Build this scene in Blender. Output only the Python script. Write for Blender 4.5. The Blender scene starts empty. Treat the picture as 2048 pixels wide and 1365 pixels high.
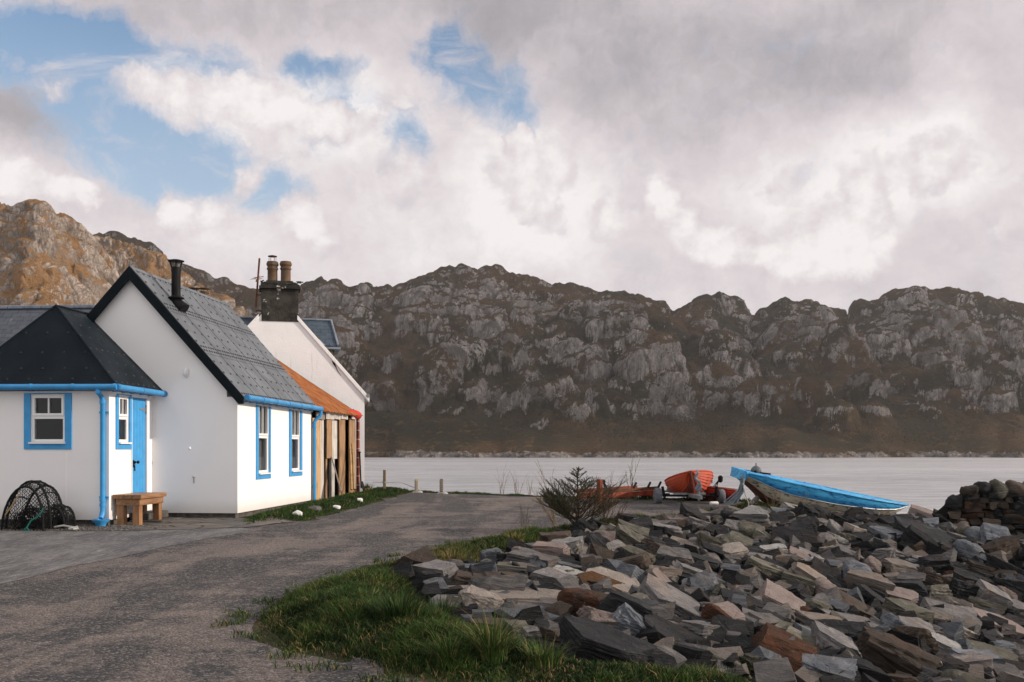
import bpy, bmesh, math, random
import numpy as np
from mathutils import Vector, Matrix, Euler
R = math.radians
scene = bpy.context.scene
COL = scene.collection
random.seed(7)
rng = np.random.default_rng(11)
FPX, CX, HY, CAMZ = 2000.0, 1024.0, 897.0, 1.6

# ------------------------------------------------------------------ helpers
def at(px, py, Y):
    return Vector(((px - CX) / FPX * Y, Y, CAMZ - (py - HY) / FPX * Y))

def interp(x, xs, ys):
    return np.interp(x, xs, ys)

_perm = np.random.default_rng(3).permutation(4096)
_grad = np.random.default_rng(4).uniform(0, 2 * np.pi, 4096)
_gx, _gy = np.cos(_grad), np.sin(_grad)
def perlin(x, y, seed=0):
    x = np.asarray(x, float); y = np.asarray(y, float)
    xi = np.floor(x).astype(np.int64); yi = np.floor(y).astype(np.int64)
    xf = x - xi; yf = y - yi
    def g(ix, iy, dx, dy):
        h = _perm[(_perm[(ix + seed * 131) & 4095] + iy) & 4095]
        return _gx[h] * dx + _gy[h] * dy
    u = xf * xf * xf * (xf * (xf * 6 - 15) + 10)
    v = yf * yf * yf * (yf * (yf * 6 - 15) + 10)
    a = g(xi, yi, xf, yf); b = g(xi + 1, yi, xf - 1, yf)
    c = g(xi, yi + 1, xf, yf - 1); d = g(xi + 1, yi + 1, xf - 1, yf - 1)
    return (a + u * (b - a) + v * ((c + u * (d - c)) - (a + u * (b - a)))) * 1.5
def fbm(x, y, oct=4, seed=0, gain=.5):
    t = 0; a = 1.0
    for i in range(oct):
        t = t + a * perlin(x * 2 ** i, y * 2 ** i, seed + i); a *= gain
    return t
def sstep(a, b, x):
    t = np.clip((x - a) / (b - a), 0, 1)
    return t * t * (3 - 2 * t)

def tag(o, label=None, cat=None, group=None, kind=None):
    if label: o['label'] = label
    if cat: o['category'] = cat
    if group: o['group'] = group
    if kind: o['kind'] = kind
    return o

def empty(name, loc, rz=0, label=None, cat=None, group=None):
    o = bpy.data.objects.new(name, None)
    o.empty_display_size = .2
    COL.objects.link(o)
    o.location = loc; o.rotation_euler = (0, 0, rz)
    return tag(o, label, cat, group)

def mesh_obj(name, verts, faces, mats, parent=None, smooth=False, midx=None):
    me = bpy.data.meshes.new(name)
    if isinstance(verts, np.ndarray): verts = verts.tolist()
    if isinstance(faces, np.ndarray): faces = faces.tolist()
    me.from_pydata(verts, [], faces)
    if not isinstance(mats, (list, tuple)): mats = [mats]
    for m in mats: me.materials.append(m)
    if midx is not None: me.polygons.foreach_set('material_index', np.asarray(midx, np.int32))
    if smooth: me.polygons.foreach_set('use_smooth', np.ones(len(me.polygons), bool))
    me.update()
    o = bpy.data.objects.new(name, me)
    COL.objects.link(o)
    if parent is not None: o.parent = parent
    return o

def vcol(o, name, vals):
    a = o.data.attributes.new(name, 'FLOAT', 'POINT')
    a.data.foreach_set('value', np.asarray(vals, np.float32))

class MB:
    def __init__(s): s.v = []; s.f = []; s.mi = []; s.cur = 0
    def face(s, pts):
        n = len(s.v); s.v += [tuple(p) for p in pts]; s.f.append(tuple(range(n, n + len(pts)))); s.mi.append(s.cur); return s
    def raw(s, vs, fs):
        n = len(s.v); s.v += [tuple(p) for p in vs]
        for f in fs: s.f.append(tuple(i + n for i in f)); s.mi.append(s.cur)
        return s
    def box(s, x0, x1, y0, y1, z0, z1):
        return s.raw([(x0,y0,z0),(x1,y0,z0),(x1,y1,z0),(x0,y1,z0),(x0,y0,z1),(x1,y0,z1),(x1,y1,z1),(x0,y1,z1)],
                     [(0,3,2,1),(4,5,6,7),(0,1,5,4),(1,2,6,5),(2,3,7,6),(3,0,4,7)])
    def bar(s, a, b, w, h, up=(0,0,1)):
        a = Vector(a); b = Vector(b); d = (b - a).normalized(); u = Vector(up)
        if abs(d.dot(u)) > .98: u = Vector((1,0,0))
        sx = d.cross(u).normalized(); sz = sx.cross(d).normalized()
        vs = []
        for p in (a, b):
            for i, j in ((-1,-1),(1,-1),(1,1),(-1,1)):
                vs.append(p + sx * i * w / 2 + sz * j * h / 2)
        return s.raw(vs, [(0,1,2,3)[::-1],(4,5,6,7),(0,4,5,1)[::-1],(1,5,6,2)[::-1],(2,6,7,3)[::-1],(3,7,4,0)[::-1]])
    def prism(s, poly, fn, d0, d1):
        # poly of 2d points, fn(a,b,d)->3d
        n = len(poly)
        vs = [fn(a, b, d0) for a, b in poly] + [fn(a, b, d1) for a, b in poly]
        fs = [tuple(range(n))[::-1], tuple(range(n, 2 * n))]
        for i in range(n): j = (i + 1) % n; fs.append((i, j, n + j, n + i))
        return s.raw(vs, fs)
    def tube(s, pts, r, n=8, cap=True):
        pts = [Vector(p) for p in pts]; k = len(pts)
        rs = [r] * k if isinstance(r, (int, float)) else list(r)
        vs = []; prev = None
        for i, p in enumerate(pts):
            d = (pts[min(i + 1, k - 1)] - pts[max(i - 1, 0)])
            if d.length < 1e-9: d = Vector((0,0,1))
            d.normalize()
            if prev is None:
                u = Vector((0,0,1)) if abs(d.z) < .9 else Vector((1,0,0))
                sx = d.cross(u).normalized()
            else:
                sx = (prev - d * prev.dot(d))
                if sx.length < 1e-6: sx = d.orthogonal()
                sx.normalize()
            prev = sx; sy = d.cross(sx)
            for j in range(n):
                a = 2 * math.pi * j / n
                vs.append(p + (sx * math.cos(a) + sy * math.sin(a)) * rs[i])
        fs = []
        for i in range(k - 1):
            for j in range(n):
                q = (j + 1) % n
                fs.append((i*n+j, i*n+q, (i+1)*n+q, (i+1)*n+j))
        if cap: fs.append(tuple(range(n))[::-1]); fs.append(tuple(range((k-1)*n, k*n)))
        return s.raw(vs, fs)
    def lathe(s, prof, c=(0,0,0), n=16, axis='z'):
        vs = []; k = len(prof)
        for r, z in prof:
            for j in range(n):
                a = 2 * math.pi * j / n
                p = (r * math.cos(a), r * math.sin(a), z)
                if axis == 'x': p = (p[2], p[0], p[1])
                if axis == 'y': p = (p[0], p[2], p[1])
                vs.append((c[0] + p[0], c[1] + p[1], c[2] + p[2]))
        fs = []
        for i in range(k - 1):
            for j in range(n):
                q = (j + 1) % n
                fs.append((i*n+j, i*n+q, (i+1)*n+q, (i+1)*n+j))
        fs.append(tuple(range(n))[::-1]); fs.append(tuple(range((k-1)*n, k*n)))
        return s.raw(vs, fs)
    def grid(s, fn, us, vs_):
        nu, nv = len(us), len(vs_)
        V = [fn(u, v) for v in vs_ for u in us]
        F = [(j*nu+i, j*nu+i+1, (j+1)*nu+i+1, (j+1)*nu+i) for j in range(nv-1) for i in range(nu-1)]
        return s.raw(V, F)
    def build(s, name, mats, parent=None, smooth=False, bevel=0, recalc=True, label=None):
        o = mesh_obj(name, s.v, s.f, mats, parent, smooth, s.mi)
        if recalc:
            bm = bmesh.new(); bm.from_mesh(o.data)
            bmesh.ops.recalc_face_normals(bm, faces=bm.faces); bm.to_mesh(o.data); bm.free()
        if bevel:
            m = o.modifiers.new('bevel', 'BEVEL'); m.width = bevel; m.segments = 2; m.limit_method = 'ANGLE'; m.angle_limit = R(40)
        if smooth:
            m = o.modifiers.new('es', 'EDGE_SPLIT'); m.split_angle = R(40)
        if label: o['label'] = label
        return o

def wall_panel(mb, P, u0, u1, v0, v1, holes, th):
    """P(u,v,d)->3d with d going inwards; rectangular wall with rectangular holes and reveals"""
    us = sorted({u0, u1, *[h[0] for h in holes], *[h[1] for h in holes]})
    vs = sorted({v0, v1, *[h[2] for h in holes], *[h[3] for h in holes]})
    inside = lambda u, v: any(h[0] < u < h[1] and h[2] < v < h[3] for h in holes)
    for a, b in zip(us, us[1:]):
        for c, d in zip(vs, vs[1:]):
            if inside((a+b)/2, (c+d)/2): continue
            mb.face([P(a,c,0),P(b,c,0),P(b,d,0),P(a,d,0)])
            mb.face([P(a,c,th),P(a,d,th),P(b,d,th),P(b,c,th)])
    for h in holes + [(u0,u1,v0,v1)]:
        a,b,c,d = h
        for q in (((a,c),(b,c)),((b,c),(b,d)),((b,d),(a,d)),((a,d),(a,c))):
            mb.face([P(*q[0],0),P(*q[1],0),P(*q[1],th),P(*q[0],th)])

# ------------------------------------------------------------------ materials
class NT:
    def __init__(s, m):
        s.t = m.node_tree; s.n = s.t.nodes
    def node(s, typ, **kw):
        n = s.n.new(typ)
        for k, v in kw.items():
            if k.startswith('in_'):
                key = k[3:]; key = int(key) if key.isdigit() else key.replace('_', ' ')
                s.set(n.inputs[key], v)
            else: setattr(n, k, v)
        return n
    def set(s, sock, v):
        if hasattr(v, 'is_output') or isinstance(v, bpy.types.NodeSocket): s.t.links.new(v, sock)
        else:
            if sock.type == 'RGBA' and len(v) == 3: v = (*v, 1)
            sock.default_value = v
    def math(s, op, a, b=0.0, c=None, clamp=False):
        n = s.n.new('ShaderNodeMath'); n.operation = op; n.use_clamp = clamp
        s.set(n.inputs[0], a); s.set(n.inputs[1], b)
        if c is not None: s.set(n.inputs[2], c)
        return n.outputs[0]
    def mr(s, v, a, b, c=0.0, d=1.0, smooth=True):
        n = s.n.new('ShaderNodeMapRange'); n.interpolation_type = 'SMOOTHSTEP' if smooth else 'LINEAR'
        s.set(n.inputs[0], v)
        for i, x in enumerate((a, b, c, d)): s.set(n.inputs[i+1], x)
        return n.outputs[0]
    def mix(s, f, a, b, blend='MIX'):
        n = s.n.new('ShaderNodeMix'); n.data_type = 'RGBA'; n.blend_type = blend
        s.set(n.inputs[0], f); s.set(n.inputs[6], a); s.set(n.inputs[7], b)
        return n.outputs[2]
    def noise(s, vec, scale, detail=4, rough=.55, dist=0.0, out=0):
        n = s.n.new('ShaderNodeTexNoise'); s.set(n.inputs['Vector'], vec)
        n.inputs['Scale'].default_value = scale; n.inputs['Detail'].default_value = detail
        n.inputs['Roughness'].default_value = rough; n.inputs['Distortion'].default_value = dist
        return n.outputs[out]
    def voro(s, vec, scale, feature='F1', out='Distance'):
        n = s.n.new('ShaderNodeTexVoronoi'); n.feature = feature; s.set(n.inputs['Vector'], vec); n.inputs['Scale'].default_value = scale
        return n.outputs[out]
    def mapping(s, vec, scale=(1,1,1), rot=(0,0,0), loc=(0,0,0)):
        n = s.n.new('ShaderNodeMapping'); s.set(n.inputs[0], vec)
        n.inputs['Scale'].default_value = scale; n.inputs['Rotation'].default_value = rot; n.inputs['Location'].default_value = loc
        return n.outputs[0]
    def coord(s, which='Object'): return s.n.new('ShaderNodeTexCoord').outputs[which]
    def attr(s, name, out='Fac'):
        n = s.n.new('ShaderNodeAttribute'); n.attribute_name = name; return n.outputs[out]
    def rand(s): return s.n.new('ShaderNodeObjectInfo').outputs['Random']
    def bump(s, h, strength=.5, dist=.02, normal=None):
        n = s.n.new('ShaderNodeBump'); n.inputs['Strength'].default_value = strength; n.inputs['Distance'].default_value = dist
        s.set(n.inputs['Height'], h)
        if normal is not None: s.set(n.inputs['Normal'], normal)
        return n.outputs[0]
    def finish(s, color, rough=.7, normal=None, metallic=0.0, spec=.22, **kw):
        b = s.n['Principled BSDF']
        s.set(b.inputs['Base Color'], color); s.set(b.inputs['Roughness'], rough); s.set(b.inputs['Metallic'], metallic)
        s.set(b.inputs['Specular IOR Level'], spec)
        for k, v in kw.items(): s.set(b.inputs[k.replace('_', ' ')], v)
        if normal is not None: s.set(b.inputs['Normal'], normal)

def newmat(name):
    m = bpy.data.materials.new(name); m.use_nodes = True
    return m, NT(m)

def pmat(name, col, rough=.6, var=.25, scale=6, bump=.15, bscale=40, bdist=.01, metallic=0, col2=None, spot=None, spec=.22, stretch=None):
    m, t = newmat(name)
    c = t.coord()
    if stretch: c = t.mapping(c, stretch)
    n = t.noise(c, scale, 6, .6)
    c2 = col2 or tuple(x * (1 - var) for x in col)
    f = t.mr(n, .35, .65)
    colr = t.mix(f, col, c2)
    if spot:
        sc, thr, sp = spot
        colr = t.mix(t.mr(t.noise(c, sc, 5, .65), thr, thr + .06), colr, sp)
    b = t.bump(t.noise(c, bscale, 5, .6), bump, bdist) if bump else None
    t.finish(colr, t.mr(n, .3, .7, rough * .85, min(1, rough * 1.15)), b, metallic, spec)
    return m

M = {}
def brickmat(name, c1, c2, mortar, sx, sz, rough=.6, bump=.6):
    """slates: brick pattern on UVs laid in metres"""
    m, t = newmat(name)
    uv = t.coord('UV')
    b = t.node('ShaderNodeTexBrick', offset=.5)
    t.set(b.inputs['Vector'], uv)
    t.set(b.inputs['Color1'], c1); t.set(b.inputs['Color2'], c2); t.set(b.inputs['Mortar'], mortar)
    b.inputs['Scale'].default_value = 1; b.inputs['Mortar Size'].default_value = .008; b.inputs['Mortar Smooth'].default_value = .3
    b.inputs['Brick Width'].default_value = sx; b.inputs['Row Height'].default_value = sz; b.inputs['Bias'].default_value = .1
    n = t.noise(uv, 5, 6, .6)
    col = t.mix(t.mr(n, .4, .7), b.outputs['Color'], (c1[0]*1.5, c1[1]*1.5, c1[2]*1.45))
    lich = t.mix(t.mr(t.noise(uv, 2.5, 7, .7), .62, .7), col, (.2, .2, .17))
    t.finish(lich, .62, t.bump(t.math('MULTIPLY_ADD', n, .25, t.math('SUBTRACT', 1.0, b.outputs['Fac'])), bump, .012), 0, .3)
    return m
# ------------------------------------------------------------------ material library
def white_wall(name, col, dirt, bump, bscale, streak=.0):
    m, t = newmat(name)
    c = t.coord()
    n1 = t.noise(c, 1.3, 6, .62)
    n2 = t.noise(t.mapping(c, (5, 5, .6)), 1.6, 6, .6)
    z = t.node('ShaderNodeSeparateXYZ'); t.set(z.inputs[0], c)
    colr = t.mix(t.math('MULTIPLY', t.mr(n1, .45, .8), dirt), col, (.55, .53, .5))
    if streak: colr = t.mix(t.math('MULTIPLY', t.mr(n2, .58, .75), streak), colr, (.34, .33, .31))
    # splash-back stain close to the ground
    colr = t.mix(t.math('MULTIPLY', t.mr(t.math('ADD', z.outputs[2], t.math('MULTIPLY', n1, .25)), .42, .1), .45), colr, (.42, .38, .32))
    h = t.math('MULTIPLY_ADD', t.noise(c, 2.2, 3, .5), 2.0, t.noise(c, bscale, 5, .6))
    t.finish(colr, .75, t.bump(h, bump, .012), 0, .3)
    return m
M['wall'] = white_wall('wall_render', (.83, .82, .82), .12, .12, 60)
M['harl'] = white_wall('harled_wall', (.78, .785, .80), .30, .5, 22, .35)
M['blue'] = pmat('blue_paint', (.055, .32, .66), .35, .12, 5, .05, 80, .002)
M['blued'] = pmat('blue_gutter_paint', (.05, .27, .56), .35, .15, 5, .05, 80, .002)
M['upvc'] = pmat('white_upvc', (.82, .82, .82), .3, .05, 5, 0)
M['barge'] = pmat('black_bargeboard', (.008, .012, .016), .6, .2, 8, .1, 60, .002, spec=.06)
M['roofg'] = pmat('grey_roof_sheet', (.125, .14, .155), .45, .25, 1.6, .12, 9, .006, spec=.3)
M['roofd'] = pmat('dark_roof_sheet', (.011, .017, .023), .55, .22, 1.6, .12, 9, .006, spec=.06)
M['rivet'] = pmat('rivet_heads', (.015, .017, .02), .5, .2, 8, 0)
M['lead'] = pmat('lead_flashing', (.22, .26, .32), .5, .3, 4, .2, 18, .01)
M['slate'] = brickmat('slates', (.055, .065, .085), (.085, .095, .115), (.012, .014, .018), .26, .17)
M['slateb'] = brickmat('blue_slates', (.045, .065, .09), (.065, .088, .118), (.012, .016, .022), .24, .16)
M['black'] = pmat('black_iron', (.010, .010, .011), .55, .3, 9, .2, 50, .003, spec=.1)
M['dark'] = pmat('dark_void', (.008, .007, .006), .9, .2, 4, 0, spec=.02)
M['stone'] = pmat('foundation_stone', (.12, .11, .1), .85, .5, 6, .8, 18, .04)
M['cstone'] = pmat('sooty_chimney_stone', (.05, .047, .04), .88, .55, 3.5, .8, 20, .03, spot=(3.0, .60, (.58, .56, .53)))
M['pot'] = pmat('buff_chimney_clay', (.14, .075, .036), .75, .6, 4, .25, 30, .01, col2=(.08, .062, .045))
M['rusty'] = pmat('rusty_iron', (.14, .06, .03), .8, .5, 9, .5, 40, .006)
M['galv'] = pmat('galvanised_steel', (.3, .32, .33), .5, .3, 9, .1, 40, .003, metallic=.5)
M['rubber'] = pmat('tyre_rubber', (.02, .02, .022), .75, .3, 9, .3, 60, .004)
M['grey_tyre'] = pmat('dusty_tyre_rubber', (.13, .14, .16), .8, .3, 9, .3, 60, .004)
M['redp'] = pmat('faded_red_paint', (.24, .045, .02), .55, .45, 5, .2, 30, .004, spot=(9, .66, (.12, .05, .03)))
M['redd'] = pmat('red_plastic', (.55, .035, .02), .45, .25, 4, .1, 30, .004)
M['rope'] = pmat('pale_rope', (.42, .42, .4), .9, .35, 30, .6, 120, .004)
M['ropeb'] = pmat('blue_grey_rope', (.2, .25, .29), .9, .35, 30, .6, 120, .004)
M['ropeg'] = pmat('green_rope', (.02, .16, .14), .9, .35, 30, .6, 120, .004)
M['net'] = pmat('black_netting', (.010, .011, .012), .9, .3, 30, .4, 120, .003)
M['wstone'] = pmat('whitewashed_stone', (.75, .74, .72), .7, .25, 8, .4, 25, .02)
M['straw'] = pmat('straw_thatch', (.2, .12, .055), .95, .5, 12, .9, 40, .03)
M['bamboo'] = pmat('bamboo_cane', (.45, .29, .13), .5, .4, 7, .1, 40, .003)
M['cowlgrey'] = pmat('dull_grey_enamel', (.10, .115, .12), .5, .3, 9, .1, 40, .003)
M['bed'] = pmat('gap_shade_dark', (.022, .022, .022), .95, .4, 6, .8, 14, .05, spec=.05)
M['shade_cloud'] = pmat('shade_cloud_vapour', (.85, .85, .86), 1.0, .05, .004, 0, spec=0)
M['bark'] = pmat('dark_twig_bark', (.07, .048, .032), .85, .4, 14, .4, 60, .004)
M['twig'] = pmat('pale_bare_twig', (.2, .14, .09), .85, .4, 14, .3, 60, .004)

def woodmat(name, c1, c2, rough=.65, grain=14, axis='z', spots=0):
    m, t = newmat(name)
    st = {'z': (grain, grain, .9), 'x': (.9, grain, grain), 'y': (grain, .9, grain)}[axis]
    r = t.rand()
    c = t.coord()
    off = t.node('ShaderNodeVectorMath', operation='ADD'); t.set(off.inputs[0], c)
    cmb = t.node('ShaderNodeCombineXYZ'); t.set(cmb.inputs[0], t.math('MULTIPLY', r, 37.0)); t.set(cmb.inputs[2], t.math('MULTIPLY', r, 91.0))
    t.set(off.inputs[1], cmb.outputs[0]); c = off.outputs[0]
    n = t.noise(t.mapping(c, st), 1.5, 7, .62, .6)
    col = t.mix(t.mr(n, .32, .68), c1, c2)
    col = t.mix(t.math('MULTIPLY', t.mr(t.noise(c, 2.2, 5, .6), .5, .75), .6), col, tuple(x * .45 for x in c2))
    t.finish(col, rough, t.bump(n, .4, .006), 0, .3)
    return m
M['oak'] = woodmat('oiled_oak', (.33, .18, .085), (.18, .085, .038), .5, 12, 'y')
M['oakleg'] = woodmat('oak_leg', (.36, .19, .09), (.21, .10, .045), .5, 12, 'z')
M['plank'] = woodmat('weathered_tan_plank', (.42, .25, .12), (.17, .1, .055))
M['plankl'] = woodmat('pale_tan_plank', (.58, .38, .19), (.40, .24, .11))
M['plankg'] = woodmat('grey_driftwood_plank', (.36, .33, .3), (.13, .115, .1))
M['plankw'] = woodmat('flaking_white_board', (.68, .65, .6), (.3, .27, .24))
M['post'] = woodmat('fence_post_wood', (.26, .2, .11), (.12, .09, .05))
M['postp'] = woodmat('pale_post_wood', (.5, .42, .26), (.3, .24, .14))

m, t = newmat('window_glass')                       # thin pane: reflection over a tinted see-through
t.n.remove(t.n['Principled BSDF'])
gl = t.node('ShaderNodeBsdfGlossy'); gl.inputs['Roughness'].default_value = .02; gl.inputs['Color'].default_value = (.9, .92, .95, 1)
tr = t.node('ShaderNodeBsdfTransparent'); tr.inputs['Color'].default_value = (.72, .75, .76, 1)
fr = t.node('ShaderNodeFresnel'); fr.inputs['IOR'].default_value = 1.5
mx = t.node('ShaderNodeMixShader')
t.set(mx.inputs[0], t.math('MULTIPLY_ADD', fr.outputs[0], .9, .0, clamp=True)); t.set(mx.inputs[1], tr.outputs[0]); t.set(mx.inputs[2], gl.outputs[0])
t.set(t.n['Material Output'].inputs['Surface'], mx.outputs[0])
M['glass'] = m
M['room'] = pmat('dim_room_plaster', (.02, .02, .02), .9, .2, 3, 0)  # near-black so rooms look dark behind glass; dimness put into the colour
M['curtain'] = pmat('grey_curtain', (.38, .36, .34), .9, .25, 20, .3, 30, .01, stretch=(8, 8, .3))

# rusted corrugated iron
m, t = newmat('rusted_corrugated_iron')
c = t.coord()
n = t.noise(c, 3.0, 7, .65); n2 = t.noise(t.mapping(c, (1, 6, 1)), 2.0, 6, .6)
col = t.mix(t.mr(n, .35, .65), (.25, .08, .024), (.34, .135, .048))
col = t.mix(t.mr(n2, .47, .66), col, (.11, .038, .018))
col = t.mix(t.mr(t.noise(c, 8, 6, .7), .66, .74), col, (.36, .25, .17))
t.finish(col, .85, t.bump(n, .4, .01), 0, .2)
M['rust'] = m

# gravel road
m, t = newmat('gravel_road')
c = t.coord()
big = t.noise(t.mapping(c, (1.0, .28, 1), (0, 0, R(-24))), 1.15, 6, .62, .5)
med = t.noise(t.mapping(c, (.5, 1.0, 1), (0, 0, R(8))), 1.9, 5, .65, .3)
fine = t.noise(c, 42, 4, .75)
fine2 = t.noise(c, 15, 5, .7)
st = t.voro(c, 46); stc = t.voro(c, 46, out='Color')
f = t.mr(t.math('ADD', t.math('MULTIPLY', big, .62), t.math('MULTIPLY', med, .38)), .45, .56)
f = t.math('ADD', f, t.math('MULTIPLY', t.math('SUBTRACT', t.attr('track'), .35), .42))
f = t.math('ADD', t.math('MULTIPLY', f, .8), t.math('MULTIPLY', t.math('SUBTRACT', fine2, .5), .6), clamp=True)
col = t.mix(f, (.062, .064, .068), (.225, .187, .170))
sp = t.node('ShaderNodeSeparateColor'); t.set(sp.inputs[0], stc)
col = t.mix(t.math('MULTIPLY', t.mr(sp.outputs[0], .60, .9), .45), col, (.40, .35, .32))
col = t.mix(t.math('MULTIPLY', t.mr(sp.outputs[1], .5, .9), .5), col, (.035, .035, .037))
col = t.mix(t.math('MULTIPLY', t.mr(fine, .5, .75), .35), col, (.04, .038, .038))
h = t.math('ADD', t.math('MULTIPLY', t.math('SUBTRACT', 1.0, st), .9), t.math('MULTIPLY', fine, .8))
b = t.bump(h, 1.0, .03, t.bump(fine2, .5, .05))
t.finish(col, .9, b, 0, .2)
M['gravel'] = m

m, t = newmat('asphalt')
c = t.coord()
n = t.noise(t.mapping(c, (1.6, .5, 1)), 1.6, 7, .7); fn = t.noise(c, 60, 4, .75); st = t.voro(c, 60)
col = t.mix(t.mr(n, .35, .7), (.085, .085, .09), (.18, .175, .175))
col = t.mix(t.math('MULTIPLY', t.mr(fn, .46, .7), .75), col, (.04, .04, .042))
col = t.mix(t.math('MULTIPLY', t.mr(t.noise(t.mapping(c, (1, .16, 1)), 22, 4, .75), .52, .64), .5), col, (.30, .285, .27))
col = t.mix(t.math('MULTIPLY', t.mr(t.noise(t.mapping(c, (1, .16, 1)), 15, 4, .75), .52, .64), .55), col, (.055, .055, .058))
t.finish(col, .88, t.bump(t.math('ADD', fn, st), .6, .01), 0, .25)
M['asphalt'] = m

m, t = newmat('soil')
c = t.coord()
n = t.noise(c, 2.0, 7, .65); n2 = t.noise(c, 14, 6, .7)
col = t.mix(t.mr(n, .4, .62), (.035, .042, .018), (.075, .058, .036))
col = t.mix(t.mr(n2, .52, .7), col, (.03, .028, .02))
t.finish(col, .95, t.bump(n2, .8, .05), 0, .1)
M['soil'] = m

m, t = newmat('flagstone')
c = t.coord()
v = t.voro(t.mapping(c, (1, 1.7, 1)), 1.6, 'DISTANCE_TO_EDGE'); vc = t.voro(t.mapping(c, (1, 1.7, 1)), 1.6, out='Color')
sp = t.node('ShaderNodeSeparateColor'); t.set(sp.inputs[0], vc)
n = t.noise(c, 7, 6, .65)
col = t.mix(sp.outputs[0], (.085, .083, .08), (.16, .135, .115))
col = t.mix(t.mr(n, .5, .75), col, (.06, .06, .056))
col = t.mix(t.mr(v, .05, .0), col, (.02, .021, .014))
t.finish(col, .8, t.bump(t.math('ADD', t.mr(v, 0, .08), t.math('MULTIPLY', n, .4)), .9, .03), 0, .3)
M['flag'] = m

# grass blades, colour from a per-blade attribute
m, t = newmat('grass_blades')
a = t.attr('tint')
col = t.mix(t.mr(a, 0, .55), (.008, .024, .006), (.045, .082, .017))
col = t.mix(t.mr(a, .55, 1.0), col, (.24, .165, .075))
t.finish(col, .7, None, 0, .12)
b = t.n['Principled BSDF']
b.inputs['Subsurface Weight'].default_value = 0
M['grass'] = m

# needles
m, t = newmat('spruce_needles')
a = t.attr('tint')
col = t.mix(t.mr(a, 0, .7), (.016, .028, .011), (.055, .068, .026))
col = t.mix(t.mr(a, .7, 1.0), col, (.17, .10, .045))
t.finish(col, .65, None, 0, .2)
M['needle'] = m
M['leaf'] = pmat('bramble_leaf', (.03, .06, .015), .6, .4, 9, 0)

# natural rock, one material per tone
def rockmat(name, c1, c2, c3, stain, band=.5, stainamt=.5):
    m, t = newmat(name)
    r = t.rand()
    c = t.coord()
    off = t.node('ShaderNodeVectorMath', operation='ADD'); t.set(off.inputs[0], c)
    cmb = t.node('ShaderNodeCombineXYZ')
    for i, k in enumerate((53., 71., 97.)): t.set(cmb.inputs[i], t.math('MULTIPLY', r, k))
    t.set(off.inputs[1], cmb.outputs[0]); c = off.outputs[0]
    n = t.noise(c, 5, 8, .68, .3)
    warp = t.node('ShaderNodeVectorMath', operation='ADD'); t.set(warp.inputs[0], c)
    wv = t.node('ShaderNodeVectorMath', operation='SCALE'); t.set(wv.inputs[0], t.noise(c, 2.2, 3, .5, out=1)); wv.inputs[3].default_value = .16
    t.set(warp.inputs[1], wv.outputs[0])
    strata = t.noise(t.mapping(warp.outputs[0], (.9, .9, 15)), 1.9, 6, .7)
    fine = t.noise(c, 46, 5, .75)
    col = t.mix(t.mr(n, .34, .66), c1, c2)
    col = t.mix(t.math('MULTIPLY', t.mr(strata, .48, .64), band), col, c3)
    col = t.mix(t.math('MULTIPLY', t.mr(strata, .42, .30), band), col, tuple(x * .4 for x in c1))
    col = t.mix(t.math('MULTIPLY', t.mr(t.noise(c, 1.7, 6, .65), .52, .66), stainamt), col, stain)
    col = t.mix(t.math('MULTIPLY', t.mr(fine, .52, .78), .55), col, tuple(x * .35 for x in c1))
    col = t.mix(t.math('MULTIPLY', t.mr(t.noise(c, 11, 6, .72), .63, .72), .35), col, (.42, .41, .38))
    hsv = t.node('ShaderNodeHueSaturation'); t.set(hsv.inputs['Color'], col); t.set(hsv.inputs['Value'], t.math('MULTIPLY_ADD', r, .6, .7))
    crack = t.mr(t.voro(t.mapping(warp.outputs[0], (1, 1, 2.2)), 3.1, 'DISTANCE_TO_EDGE'), 0.0, .035)
    h = t.math('ADD', t.math('MULTIPLY', strata, 1.3), t.math('ADD', t.math('MULTIPLY', n, .8), t.math('ADD', t.math('MULTIPLY', fine, .22), t.math('MULTIPLY', crack, .12))))
    t.finish(hsv.outputs[0], .85, t.bump(h, .85, .055), 0, .14)
    return m
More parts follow.
